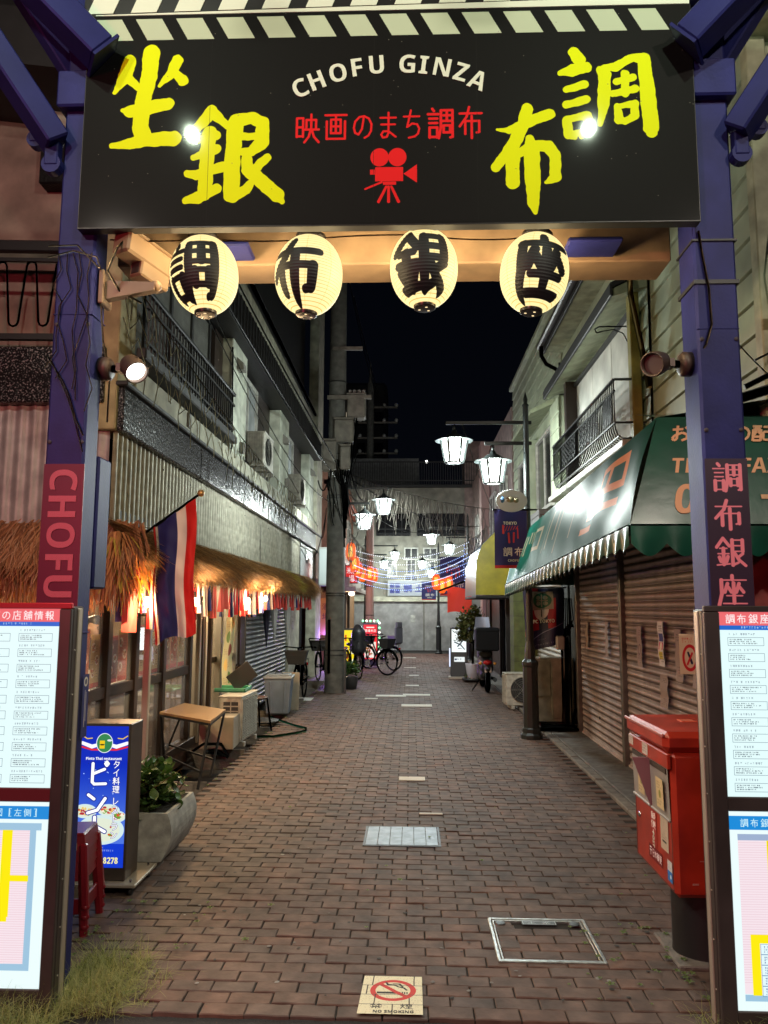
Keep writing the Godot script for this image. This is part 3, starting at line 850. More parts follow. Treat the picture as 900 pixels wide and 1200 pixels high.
	obj("mid_rail", MB.new().bb(V(-2.8, 0.93, -9.64), V(-2.735, 1.03, -6.35), 0.005), brown, t)
	obj("head_rail", MB.new().bb(V(-2.8, 2.2, -12.0), V(-2.72, 2.42, -6.35), 0.005), brown, t)
	obj("sill", MB.new().bb(V(-2.84, 0.03, -12.0), V(-2.7, 0.14, -6.35), 0.006), brown, t)
	var zz := [-6.35, -7.0, -7.72, -8.6, -9.64]
	for i in 4:
		obj("pane", MB.new().bb(V(-2.775, 1.03, zz[i + 1] + 0.05), V(-2.768, 2.2, zz[i] - 0.05)), pane_mat("shop_glass"), t)
		obj("pane", MB.new().bb(V(-2.775, 0.14, zz[i + 1] + 0.05), V(-2.768, 0.93, zz[i] - 0.05)), pane_mat("shop_glass"), t)
	for z in [-9.9, -10.05, -10.2, -10.45, -11.0, -11.6, -12.0]:
		obj("post", MB.new().bb(V(-2.8, 0.05, z - 0.035), V(-2.68, 2.42, z + 0.03), 0.006), [mt("bare_aluminium", [0.45, 0.42, 0.36], 0.4, 0.7), brown][int(absf(z) * 20) % 2], t)
	for q in [[-10.45, -11.0], [-11.0, -11.6]]:
		obj("pane", MB.new().bb(V(-2.765, 0.14, q[1] + 0.03), V(-2.758, 2.2, q[0] - 0.03)), pane_mat("shop_glass"), t)
	obj("mid_rail", MB.new().bb(V(-2.79, 0.98, -12.0), V(-2.74, 1.05, -10.45), 0.004), brown, t)
	obj("wall_panel", MB.new().bb(V(-2.9, 0.05, -12.35), V(-2.64, 2.42, -12.03), 0.006), brown, t)
	# grey roller shutter, wall panel, doorway to the far end
	var sh := obj("roller_shutter", MB.new().bb(V(-2.75, 0.04, -16.4), V(-2.64, 2.42, -12.4)), mt("shutter_back", [0.1, 0.1, 0.1], 0.6), t)
	for i in 30:
		obj("slat", MB.new().lathe([Vector2(0.043, -2.0), Vector2(0.043, 2.0)], 6, Transform3D(Basis(V(1, 0, 0), PI / 2).scaled(V(0.5, 1, 1)), V(-2.645, 0.08 + i * 0.078, -14.4)), false, 0.0, PI), mt("grey_slat", [0.24, 0.26, 0.27], 0.45, 0.3, {"n": "grime"}), sh)
	obj("wall_panel", MB.new().bb(V(-2.75, 0.03, -18.0), V(-2.58, 2.42, -16.45)), cream, t)
	obj("doorway", MB.new().bb(V(-2.8, 0.03, -19.3), V(-2.7, 2.42, -18.05)), dark, t)
	for q in [[-16.9, 1.62], [-17.0, 1.36]]:
		var im := picture(48, 64, Color(0.6, 0.6, 0.55)); frame(im, 3, 3, 42, 58, 4, Color(0.1, 0.1, 0.1)); small_print(im, 10, 12, 28, 7, 7, Color(0.2, 0.2, 0.2))
		var nb := MB.new(); nb.quad(V(-2.575, q[1] - 0.1, q[0] + 0.13), V(-2.575, q[1] - 0.1, q[0] - 0.13), V(-2.575, q[1] + 0.1, q[0] - 0.13), V(-2.575, q[1] + 0.1, q[0] + 0.13), V(1, 0, 0))
		obj("notice", nb, printed("notice%d" % int(q[1] * 100), im), t)
	# fittings on the upper front: conduits, vents, lamp brackets, junction boxes
	var cond := mt("conduit_grey", [0.2, 0.19, 0.17], 0.6)
	obj("conduit", MB.new().tube([V(-2.36, 3.14, -15.0), V(-2.34, 3.18, -16.0), V(-2.33, 3.12, -17.2), V(-2.33, 3.16, -18.6), V(-2.33, 3.1, -20.2)], 0.016, 6).tube([V(-2.36, 3.0, -16.6), V(-2.3, 2.86, -16.8), V(-2.3, 2.72, -17.1), V(-2.33, 2.86, -17.5), V(-2.36, 3.05, -17.3)], 0.009, 5), mt("black_plastic"), t)
	obj("conduit", MB.new().tube([V(-2.43, 3.66, -6.6), V(-2.43, 3.66, -13.0)], 0.012, 6).tube([V(-2.44, 3.64, -10.0), V(-2.4, 3.9, -10.1), V(-2.44, 5.3, -10.15)], 0.012, 6).tube([V(-2.42, 6.0, -6.4), V(-2.42, 5.98, -12.0), V(-2.42, 6.1, -19.2)], 0.014, 6), cond, t)
	for q in [[-10.6, 5.1], [-14.6, 4.9], [-18.8, 5.0]]:
		obj("vent_hood", MB.new().prism(PackedVector2Array([Vector2(0, 0), Vector2(0.1, 0), Vector2(0.09, 0.1), Vector2(0, 0.18)]), Transform3D(Basis(), V(-2.46, q[1], q[0] + 0.09)), 0.18), cond, t)
	for q in [[-10.85, 3.95], [-14.9, 4.1], [-8.1, 3.68]]:
		obj("junction_box", MB.new().bb(V(-2.46, q[1], q[0] - 0.06), V(-2.39, q[1] + 0.16, q[0] + 0.06), 0.01), cond, t)
	for q in [[-11.6, 0.55], [-15.5, 0.5]]:
		obj("refrigerant_pipe", MB.new().tube([V(-2.6, 4.0, q[0]), V(-2.5, 3.95, q[0]), V(-2.47, 3.7, q[0]), V(-2.44, 3.64, q[0] + q[1])], 0.02, 6), mt("pale_pipe", [0.45, 0.4, 0.4], 0.5), t)
	for i in 11:
		obj("sheet_screw", MB.new().ball(V(-2.447, 3.1, -6.5 - i * 0.95), V(0.006, 0.01, 0.01), 6, 4), mt("dark_steel"), t)
	thatch(t)
	restaurant_inside()
	bunting()

func strand_mesh(w: float, l: float) -> ArrayMesh:
	# hangs from the origin along -y
	return MB.new().sheet(func(u, v): return V((u - 0.5) * w * (1.0 - 0.7 * v), -v * l, 0.03 * sin(v * 2.0) + 0.25 * w * absf(u - 0.5)), 2, 3).mesh()

func thatch(t: Node3D):
	var straw := mt("straw_base", [0.05, 0.028, 0.012], 0.85, 0, {"n": "speck", "s": 3.0, "h": "bump", "hs": 1.0})
	var e := thing("thatched_eave", "brown straw thatched eave running along the restaurant front", "eave")
	var b := MB.new()
	b.quad(V(-2.43, 2.42, -17.3), V(-2.12, 2.06, -17.3), V(-2.12, 2.06, -5.9), V(-2.43, 2.42, -6.15), V(1, 1, 0))
	b.quad(V(-2.43, 2.34, -17.3), V(-2.16, 2.02, -17.3), V(-2.16, 2.02, -5.9), V(-2.43, 2.34, -6.15), V(-1, -1, 0))
	b.quad(V(-6.5, 2.42, -6.15), V(-6.5, 2.06, -5.85), V(-2.12, 2.06, -5.85), V(-2.43, 2.42, -6.15), V(0, 1, 1))
	obj("bed", b, straw, e)
	obj("eave_pole", MB.new().tube([V(-2.2, 2.02, -6.0), V(-2.2, 2.0, -17.2)], 0.025, 6).tube([V(-6.5, 2.02, -5.92), V(-2.2, 2.02, -5.92)], 0.025, 6), mt("pale_pole", [0.5, 0.45, 0.36], 0.6), e)
	var sm := strand_mesh(0.013, 0.42)
	var tf := []
	var tc := []
	var cols := [[0.36, 0.2, 0.08], [0.28, 0.15, 0.06], [0.44, 0.27, 0.12], [0.2, 0.11, 0.05], [0.4, 0.28, 0.15]]
	var d := V(0.31, -0.36, 0).normalized()
	var n := V(0.36, 0.31, 0).normalized()
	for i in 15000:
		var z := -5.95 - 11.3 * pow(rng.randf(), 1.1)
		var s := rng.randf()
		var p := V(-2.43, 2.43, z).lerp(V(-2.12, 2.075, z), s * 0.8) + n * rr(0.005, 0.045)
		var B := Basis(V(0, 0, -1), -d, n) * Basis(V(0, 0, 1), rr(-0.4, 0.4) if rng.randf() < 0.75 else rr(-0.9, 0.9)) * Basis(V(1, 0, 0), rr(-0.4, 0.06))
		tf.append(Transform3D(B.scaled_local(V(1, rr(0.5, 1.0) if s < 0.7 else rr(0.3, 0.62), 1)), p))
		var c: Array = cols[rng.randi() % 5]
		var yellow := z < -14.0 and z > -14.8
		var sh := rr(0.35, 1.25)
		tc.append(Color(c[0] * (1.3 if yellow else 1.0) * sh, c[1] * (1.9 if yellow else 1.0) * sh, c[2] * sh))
	d = V(0, -0.36, 0.3).normalized(); n = V(0, 0.3, 0.36).normalized()
	for i in 4200:
		var x := -2.15 - 2.6 * rng.randf()
		var s := rng.randf()
		var p := V(x, 2.43, -6.15).lerp(V(x, 2.07, -5.87), s) + n * rr(0.0, 0.04)
		var B := Basis(V(1, 0, 0), -d, n) * Basis(V(0, 0, 1), rr(-0.5, 0.5))
		if s > 0.6: B = Basis(V(1, 0, 0), rr(-0.2, 0.2)) * Basis(V(0, 0, 1), rr(-0.2, 0.2))
		tf.append(Transform3D(B.scaled_local(V(1.1, rr(0.6, 1.1), 1)), p))
		var c: Array = cols[rng.randi() % 5]
		tc.append(Color(c[0] * 1.2, c[1] * 0.9, c[2]))
	for i in 2600:
		var z := rr(-6.1, -17.2)
		var B := Basis(V(0, 0, -1), V(0, 1, 0), V(1, 0, 0)) * Basis(V(0, 0, 1), rr(-0.7, 0.7)) * Basis(V(1, 0, 0), rr(-0.9, 0.5))
		tf.append(Transform3D(B.scaled_local(V(0.9, rr(0.1, 0.42), 1)), V(-2.12 + rr(-0.05, 0.02), 2.07 + rr(-0.02, 0.03), z)))
		var c: Array = cols[rng.randi() % 5]
		var sh := rr(0.5, 1.3)
		tc.append(Color(c[0] * sh, c[1] * sh, c[2] * sh))
	# shaggy corner with longer fronds
	for i in 650:
		var a := rr(-0.4, 1.3)
		var p := V(-2.3 + 0.12 * sin(a) * rng.randf(), 2.12 + rr(-0.06, 0.22), -6.0 + 0.16 * cos(a) - rr(0, 0.9))
		var B := Basis(V(0, 1, 0), a) * Basis(V(1, 0, 0), -rr(0.1, 0.9)) * Basis(V(0, 0, 1), rr(-0.25, 0.25))
		tf.append(Transform3D(B.scaled_local(V(1.5, rr(0.5, 1.05), 1)), p))
		var g := rng.randf() < 0.3
		tc.append(Color(0.42, 0.32, 0.05) if g else Color(0.46, 0.2, 0.07))
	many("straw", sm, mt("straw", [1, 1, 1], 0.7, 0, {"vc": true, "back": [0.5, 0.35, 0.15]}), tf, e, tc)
	# bulbs under the eave
	var proto: Node3D
	var bulb_glow := em("bulb_light", [1.0, 0.72, 0.32], 9.0)
	var names := ["bare warm bulb in a basket shade by the big flag", "bare warm bulb just behind the big striped flag", "bare warm bulb under the thatch above the dark chair", "bare warm bulb under the thatch near the hanging umbrellas"]
	var zs := [V(-2.12, 1.79, -6.18), V(-2.12, 1.80, -7.56), V(-2.12, 1.83, -10.1), V(-2.12, 1.88, -11.3)]
	for i in 4:
		var q := thing("light_bulb", names[i], "bulb", zs[i], 0, "bulbs under the thatched eave")
		obj("glass_bulb", MB.new().lathe([Vector2(0, -0.05), Vector2(0.022, -0.042), Vector2(0.032, -0.02), Vector2(0.03, 0.0), Vector2(0.016, 0.03), Vector2(0.014, 0.045)], 16), bulb_glow, q)
		obj("socket", MB.new().lathe([Vector2(0.016, 0.04), Vector2(0.018, 0.09), Vector2(0.006, 0.1), Vector2(0.005, 0.2)], 10), mt("black_plastic", [0.02, 0.02, 0.02], 0.5), q)
		omni(q, V(0, -0.015, 0), [1.0, 0.66, 0.34], 2.0, 0.03)
	var wicker := mt("wicker", [0.5, 0.3, 0.1], 0.6, 0, {"back": [0.6, 0.4, 0.15]})
	for i in 4:
		var q := thing("basket_shade", ["woven basket shade hanging in front of the shop window", "woven basket shade hanging beside the big striped flag", "small basket shade over the dark chair", "small basket shade by the grey roller shutter"][i], "lamp shade", [V(-2.38, 1.72, -6.95), V(-2.36, 1.75, -8.45), V(-2.36, 1.8, -11.1), V(-2.36, 1.85, -12.45)][i], 0, "woven basket shades")
		var b2 := MB.new()
		for k in 26:
			var a := TAU * k / 26
			b2.tube([V(0.02 * cos(a), 0.14, 0.02 * sin(a)), V(0.1 * cos(a), 0.09, 0.1 * sin(a)), V(0.15 * cos(a), -0.06, 0.15 * sin(a))], 0.004, 4, false)
		for h in [[0.14, -0.05], [0.125, 0.0], [0.1, 0.08]]:
			var p := []
			for k in 25: p.append(V(h[0] * cos(TAU * k / 24), h[1], h[0] * sin(TAU * k / 24)))
			b2.tube(p, 0.005, 4, false)
		obj("weave", b2, wicker, q)

func striped(key: String, cols: Array, share: Array) -> StandardMaterial3D:
	if M.has(key): return M[key]
	var im := picture(128, 32, Color.WHITE)
	var x := 0.0
	for i in cols.size():
		rect(im, x, 0, ceilf(share[i] * 128), 32, cols[i])
		x += share[i] * 128
	var m := printed(key, im, 0, 0.75)
	m.backlight_enabled = true; m.backlight = Color(0.55, 0.55, 0.55)
	return m

func bunting():
	var thai := striped("thai_cloth", [Color(0.75, 0.1, 0.08), Color(0.85, 0.8, 0.75), Color(0.1, 0.11, 0.33), Color(0.85, 0.8, 0.75), Color(0.75, 0.1, 0.08)], [0.167, 0.167, 0.333, 0.167, 0.167])
	# big flag on its pole
	var f := thing("striped_flag", "large red, white and blue striped flag hanging from a wooden pole", "flag", V(0, 0, 0))
	obj("pole", MB.new().tube([V(-2.42, 2.18, -6.25), V(-1.71, 2.655, -6.12)], [0.014, 0.011], 8), mt("pole_wood", [0.3, 0.2, 0.1], 0.5), f)
	obj("knob", MB.new().ball(V(-1.695, 2.665, -6.117), V(0.03, 0.03, 0.03), 10, 6), mt("brass_knob", [0.6, 0.4, 0.15], 0.4, 0.5), f)
	obj("cloth", MB.new().sheet(func(u, v):
		var k: float = 0.3 * u if u < 0.34 else 0.102 + (u - 0.34) * 1.3606
		var top := V(-2.1, 2.385, -6.19).lerp(V(-1.74, 2.625, -6.125), k)
		var bot := V(-2.03, 1.46, -6.12).lerp(V(-1.69, 1.55, -6.05), k)
		var fold: float = 0.03 * sin(u * 15.0 + v * 1.6) * (0.3 + v) + 0.016 * sin(u * 31.0 - v * 4.0) * v + 0.009 * sin(v * 17.0 + u * 11.0) + 0.006 * sin(v * 31.0 - u * 19.0)
		if u < 0.34: fold += 0.06 * sin(u * 18.0) * (0.4 + v)
		return top.lerp(bot, v) + V(fold * 0.25 + 0.012 * sin(v * 8.0), -0.02 * sin(u * 9.0) * v, fold), 44, 34), thai, f)
	# string of small flags and ribbons under the eave
	var s := thing("flag_bunting", "string of small striped flags and ribbons hung under the thatched eave", "bunting")
	obj("string", MB.new().tube(sag(V(-2.18, 1.99, -6.1), V(-2.18, 2.0, -17.0), 0.02, 20), 0.004, 4), mt("pale_pole"), s)
	var red := mt("red_ribbon", [0.55, 0.05, 0.04], 0.7, 0, {"back": [0.5, 0.1, 0.08]})
	var pink := mt("pale_ribbon", [0.6, 0.45, 0.4], 0.7, 0, {"back": [0.5, 0.4, 0.35]})
	var blue := mt("blue_ribbon", [0.05, 0.05, 0.2], 0.7)
	var z := -6.2
	var i := 0
	while z > -16.9:
		var w := rr(0.12, 0.2) if z > -12 else rr(0.07, 0.12)
		var l := rr(0.26, 0.36) if z > -12 else rr(0.22, 0.3)
		var ph := rr(0, 6)
		var z0 := z
		var m: Material = [thai, thai, red, thai, pink, thai, blue][rng.randi() % 7] if z > -12.5 else [red, pink, thai][rng.randi() % 3]
		obj("flag", MB.new().sheet(func(u, v): return V(-2.18 + 0.025 * sin(u * 7 + ph) * (0.3 + v), 1.985 - v * l, z0 - u * w * (1.0 - 0.25 * v * sin(ph)) + 0.02 * v * sin(ph)), 8, 6), m, s)
		z -= w + (rr(0.04, 0.16) if z > -12 else rr(0.1, 0.28))
		i += 1
	z = -6.3
	while z > -12.4:
		var w2 := rr(0.06, 0.13)
		var l2 := rr(0.2, 0.42)
		var p2 := rr(0, 6)
		var z2 := z
		var m2: Material = [red, pink, thai, mt("green_ribbon", [0.06, 0.3, 0.12], 0.7), mt("yellow_ribbon", [0.6, 0.4, 0.04], 0.7), blue, pink][rng.randi() % 7]
		obj("ribbon", MB.new().sheet(func(u, v): return V(-2.36 + 0.03 * sin(u * 5 + p2) * v, 2.0 - v * l2, z2 - u * w2 + 0.03 * v * sin(p2)), 4, 6), m2, s)
		z -= w2 + rr(0.05, 0.3)
	# hanging pieces on the near corner
	for q in [[-2.24, -5.98, 0.12, 0.5, "red"], [-2.3, -6.0, 0.1, 0.42, "blue"], [-2.12, -6.2, 0.12, 0.48, "thai"]]:
		var m: Material = {"red": red, "blue": blue, "thai": thai}[q[4]]
		obj("flag", MB.new().sheet(func(u, v): return V(q[0] + u * q[2], 2.05 - v * q[3], q[1] + 0.02 * sin(u * 6 + v * 2)), 6, 6), m, s)

func menu_picture(seed_: int) -> Image:
	var im := picture(96, 160, [Color(0.72, 0.34, 0.22), Color(0.74, 0.62, 0.42), Color(0.5, 0.2, 0.16)][seed_ % 3])
	var r := RandomNumberGenerator.new(); r.seed = seed_
	var top := Color(0.7, 0.18, 0.12) if seed_ % 2 else Color(0.85, 0.7, 0.3)
	rect(im, 0, 0, 96, 16, top)
	for k in 3:
		disc(im, 28 + (k % 2) * 40, 40 + k * 38, 20, 15, Color(0.9, 0.88, 0.82))
		for j in 16: disc(im, 28 + (k % 2) * 40 + r.randf_range(-13, 13), 40 + k * 38 + r.randf_range(-8, 8), r.randf_range(2, 6), r.randf_range(2, 5), Color(r.randf_range(0.4, 0.8), r.randf_range(0.15, 0.5), 0.08))
		small_print(im, 54 if k % 2 == 0 else 6, 34 + k * 38, 34, 3, 8, Color(0.35, 0.08, 0.05))
	rect(im, 0, 146, 96, 14, Color(0.7, 0.12, 0.08))
	return im

func restaurant_inside():
	# menus behind the glass
	var k := 0
	for q in [[-6.45, 0.24], [-6.72, 0.2], [-7.13, 0.22], [-7.36, 0.24], [-7.85, 0.22], [-8.1, 0.2], [-8.34, 0.2], [-8.72, 0.22], [-8.98, 0.25], [-9.3, 0.24]]:
		var h := rr(0.4, 0.56)
		var b := MB.new()
		b.quad(V(-2.785, 1.04, q[0]), V(-2.785, 1.04, q[0] - q[1]), V(-2.785, 1.04 + h, q[0] - q[1]), V(-2.785, 1.04 + h, q[0]), V(1, 0, 0))
		var names := ["menu sheet with dish photographs nearest the corner post", "second menu sheet along the glass, with a yellow band", "menu sheet behind the blue upright sign", "tall menu sheet with red dishes next to the first window post", "menu sheet with three plates under the first bulb", "menu sheet left of the grey metal pole", "narrow menu sheet behind the grey metal pole", "menu sheet with noodles under the big flag", "pale menu sheet under the edge of the big flag", "last menu sheet before the aluminium door posts"]
		solo("menu_sheet", b, printed("menu%d" % (k % 5), menu_picture(k + 3)), names[k], "menu", "menus stuck inside the restaurant window")
		k += 1
	# counter, crockery, kitchen lamp
	var c := thing("counter", "dark wooden counter inside the restaurant window", "counter", V(-3.45, 0.05, -8.4))
	obj("top", MB.new().bb(V(-0.3, 0.83, -1.5), V(0.3, 0.87, 1.6), 0.008), mt("counter_top", [0.4, 0.38, 0.35], 0.3), c)
	obj("front_panel", MB.new().bb(V(-0.26, 0, -1.45), V(0.26, 0.83, 1.55)), mt("counter_front", [0.12, 0.04, 0.03], 0.5, 0, {"n": "fine"}), c)
	for i in 3:
		var p := thing("crate", ["green crate on the counter end nearest the door", "white tray of plates on the counter middle", "steel pot on the counter near the corner"][i], "crate", V(-3.4, 0.92, [-9.55, -8.0, -7.2][i]))
		if i == 2: obj("body", MB.new().lathe([Vector2(0, 0), Vector2(0.14, 0.0), Vector2(0.15, 0.18), Vector2(0.135, 0.18), Vector2(0.13, 0.02)], 20), mt("brushed_steel"), p)
		else: obj("body", MB.new().bb(V(-0.18, 0, -0.22), V(0.18, 0.02, 0.22)).bb(V(-0.18, 0.0, -0.22), V(-0.16, 0.16, 0.22)).bb(V(0.16, 0.0, -0.22), V(0.18, 0.16, 0.22)).bb(V(-0.16, 0.0, -0.22), V(0.16, 0.16, -0.2)).bb(V(-0.16, 0.0, 0.2), V(0.16, 0.16, 0.22)), mt("crate%d" % i, [[0.03, 0.14, 0.06], [0.6, 0.6, 0.58]][i % 2], 0.5), p)
	for i in 2:
		var l := thing("ceiling_lamp", ["ceiling lamp over the restaurant counter", "ceiling lamp at the back of the restaurant"][i], "lamp", [V(-3.6, 2.3, -8.0), V(-4.6, 2.3, -10.4)][i])
		obj("lamp_tube", MB.new().tube([V(0, 0, -0.2), V(0, 0, 0.2)], 0.02, 8), em("kitchen_light", [1.0, 0.85, 0.62], 5.0), l)
		omni(l, V(0, 0, 0), [1.0, 0.76, 0.46], 5.5, 0.02)
	# shelf with bottles at the back
	var s := thing("shelf", "wall shelf with bottles at the back of the restaurant", "shelf", V(-5.8, 1.3, -9.0))
	for i in 3: obj("board", MB.new().bb(V(-0.15, i * 0.32, -1.6), V(0.12, i * 0.32 + 0.03, 1.6)), mt("counter_top"), s)
	for i in 24:
		obj("bottle", MB.new().lathe([Vector2(0.035, 0), Vector2(0.035, 0.13), Vector2(0.012, 0.18), Vector2(0.012, 0.22), Vector2(0, 0.22)], 8), mt("bottle%d" % (i % 4), [[0.03, 0.1, 0.03], [0.2, 0.08, 0.02], [0.5, 0.5, 0.48], [0.35, 0.05, 0.04]][i % 4], 0.2), s, V(0, 0.03 + (i % 3) * 0.32, -1.5 + i * 0.13))
	person_inside()
	# coats and cloth on the inside, near the corner
	var ap := thing("apron", "pale apron hanging inside the window by the corner post", "apron", V(-2.95, 0, -6.7))
	obj("cloth", MB.new().sheet(func(u, v): return V(0.05 * sin(u * 8), 2.0 - v * 0.62, 0.12 - u * (0.18 + 0.14 * v)), 14, 8), mt("apron_cloth", [0.6, 0.52, 0.38], 0.8, 0, {"n": "soft"}), ap)
	obj("towel", MB.new().sheet(func(u, v): return V(0.04 + 0.03 * sin(u * 9), 1.95 - v * 0.35, 0.1 - u * 0.11), 10, 5), mt("yellow_towel", [0.6, 0.35, 0.03], 0.8), ap)

# ---------------------------------------------------------------- a body as one surface: tapered bones joined smoothly, then meshed
func body_mesh(bones: Array, cell: float, blend: float, b := MB.new()) -> MB:
	var lo := Vector3.ONE * 1e9
	var hi := -lo
	for q in bones:
		for p in [q[0], q[1]]:
			lo = lo.min(p - Vector3.ONE * (maxf(q[2], q[3]) + cell * 2)); hi = hi.max(p + Vector3.ONE * (maxf(q[2], q[3]) + cell * 2))
	var nx := int((hi.x - lo.x) / cell) + 2; var ny := int((hi.y - lo.y) / cell) + 2; var nz_ := int((hi.z - lo.z) / cell) + 2
	var f := PackedFloat32Array(); f.resize(nx * ny * nz_)
	for k in nz_:
		for j in ny:
			for i in nx:
				var p := lo + V(i, j, k) * cell
				var d := 9.0
				for q in bones:
					var a: Vector3 = q[0]; var e: Vector3 = q[1] - q[0]
					var t := clampf((p - a).dot(e) / maxf(e.length_squared(), 1e-9), 0, 1)
					var g := p.distance_to(a + e * t) - lerpf(q[2], q[3], t)
					var h := clampf(0.5 + 0.5 * (d - g) / blend, 0, 1)
					d = lerpf(d, g, h) - blend * h * (1.0 - h)
				f[i + nx * (j + ny * k)] = d
	var at := {}
	var nrm := {}
	for k in nz_ - 1:
		for j in ny - 1:
			for i in nx - 1:
				var s := V(0, 0, 0); var cnt := 0
				var vals := []
				for c in 8: vals.append(f[i + (c & 1) + nx * (j + ((c >> 1) & 1) + ny * (k + (c >> 2)))])
				for e in [[0, 1], [2, 3], [4, 5], [6, 7], [0, 2], [1, 3], [4, 6], [5, 7], [0, 4], [1, 5], [2, 6], [3, 7]]:
					var va: float = vals[e[0]]; var vb: float = vals[e[1]]
					if (va < 0) != (vb < 0):
						var t := va / (va - vb)
						s += V(e[0] & 1, (e[0] >> 1) & 1, e[0] >> 2).lerp(V(e[1] & 1, (e[1] >> 1) & 1, e[1] >> 2), t); cnt += 1
				if cnt:
					var id := i + nx * (j + ny * k)
					at[id] = lo + (V(i, j, k) + s / cnt) * cell
					nrm[id] = V(vals[1] + vals[3] + vals[5] + vals[7] - vals[0] - vals[2] - vals[4] - vals[6], vals[2] + vals[3] + vals[6] + vals[7] - vals[0] - vals[1] - vals[4] - vals[5], vals[4] + vals[5] + vals[6] + vals[7] - vals[0] - vals[1] - vals[2] - vals[3]).normalized()
	var stp := [1, nx, nx * ny]
	for k in range(1, nz_ - 1):
		for j in range(1, ny - 1):
			for i in range(1, nx - 1):
				var id := i + nx * (j + ny * k)
				for ax in 3:
					if (f[id] < 0) == (f[id + stp[ax]] < 0): continue
					var u: int = stp[(ax + 1) % 3]; var w: int = stp[(ax + 2) % 3]
					var q := [id - u - w, id - w, id, id - u]
					if not (at.has(q[0]) and at.has(q[1]) and at.has(q[2]) and at.has(q[3])): continue
					for tr in [[0, 1, 2], [0, 2, 3]]:
						var A: int = q[tr[0]]; var B: int = q[tr[1]]; var C: int = q[tr[2]]
						var face: Vector3 = (at[C] - at[A]).cross(at[B] - at[A])
						if face.dot(nrm[A] + nrm[B] + nrm[C]) < 0: b.t3(at[A], at[C], at[B], nrm[A], nrm[C], nrm[B])
						else: b.t3(at[A], at[B], at[C], nrm[A], nrm[B], nrm[C])
	return b

func person_inside():
	var o := thing("person", "person in a dark shirt and glasses working behind the restaurant window", "person", V(-3.95, 0.05, -9.6), 1.1)
	# faces +z of the thing; legs, trunk, neck, arms reaching forward
	var body := []
	for s in [-1.0, 1.0]:
		body.append([V(s * 0.09, 0.05, 0.0), V(s * 0.09, 0.42, 0.0), 0.045, 0.06]); body.append([V(s * 0.09, 0.42, 0.0), V(s * 0.085, 0.8, 0.0), 0.062, 0.085])
		body.append([V(s * 0.09, 0.03, 0.0), V(s * 0.1, 0.025, 0.14), 0.04, 0.03])
		body.append([V(s * 0.16, 1.22, 0.0), V(s * 0.22, 0.98, 0.08), 0.055, 0.045]); body.append([V(s * 0.22, 0.98, 0.08), V(s * 0.14, 1.0, 0.3), 0.042, 0.032])
	body.append([V(0, 0.84, 0), V(0, 1.05, 0.0), 0.125, 0.12]); body.append([V(0, 1.05, 0), V(0, 1.2, 0.01), 0.125, 0.12]); body.append([V(-0.13, 1.23, 0), V(0.13, 1.23, 0), 0.065, 0.065])
	obj("clothing", body_mesh(body, 0.028, 0.05), mt("dark_shirt", [0.02, 0.022, 0.03], 0.8), o)
	var skin := mt("skin", [0.45, 0.27, 0.18], 0.55)
	var head := [[V(0, 1.25, 0.0), V(0, 1.36, 0.02), 0.048, 0.048], [V(0, 1.42, 0.03), V(0, 1.47, 0.01), 0.075, 0.09], [V(0, 1.375, 0.055), V(0, 1.375, 0.06), 0.045, 0.04], [V(0, 1.425, 0.1), V(0, 1.41, 0.122), 0.01, 0.015]]
	for s in [-1.0, 1.0]: head.append([V(s * 0.088, 1.43, 0.01), V(s * 0.094, 1.42, 0.0), 0.018, 0.016])
	obj("head", body_mesh(head, 0.012, 0.02), skin, o)
	obj("hair", body_mesh([[V(0, 1.49, -0.03), V(0, 1.51, 0.02), 0.095, 0.085], [V(0, 1.43, -0.06), V(0, 1.47, -0.05), 0.07, 0.085]], 0.014, 0.03), mt("black_hair", [0.012, 0.01, 0.009], 0.5), o)
	var g := MB.new()
	for s in [-1.0, 1.0]:
		var p := []
		for k in 17: p.append(V(s * 0.036 + 0.024 * cos(TAU * k / 16), 1.435 + 0.02 * sin(TAU * k / 16), 0.118))
		g.tube(p, 0.0025, 4, false)
		obj("eye", MB.new().ball(V(s * 0.034, 1.435, 0.103), V(0.011, 0.007, 0.006), 8, 6), mt("black_hair"), o)
	g.bar(V(-0.012, 1.438, 0.12), V(0.012, 1.438, 0.12), 0.004, 0.004)
	obj("glasses", g, mt("black_plastic"), o)
	obj("mouth", MB.new().ball(V(0, 1.377, 0.1), V(0.022, 0.004, 0.006), 8, 4), mt("lip", [0.3, 0.1, 0.08], 0.5), o)
	for s in [-1.0, 1.0]:
		var h := [[V(s * 0.14, 1.0, 0.3), V(s * 0.12, 1.0, 0.36), 0.03, 0.028]]
		for k in 4: h.append([V(s * (0.105 + 0.017 * k), 0.995, 0.37), V(s * (0.1 + 0.018 * k), 0.975, 0.43 - 0.006 * absf(k - 1.5)), 0.0085, 0.007])
		h.append([V(s * 0.1, 1.0, 0.33), V(s * 0.07, 0.99, 0.385), 0.011, 0.009])
		obj("hand", body_mesh(h, 0.007, 0.008), skin, o)

# ---------------------------------------------------------------- sided building with roller shutters and green awning
func siding_board(y: float, z0: float, z1: float, x: float) -> MB:
	var P := PackedVector2Array([Vector2(0, 0.008), Vector2(0.034, 0.008), Vector2(0.034, 0.03), Vector2(0.014, 0.238), Vector2(0, 0.238)])
	return MB.new().prism(P, Transform3D(Basis(V(-1, 0, 0), V(0, 1, 0), V(0, 0, -1)), V(x, y, z1)), absf(z1 - z0))

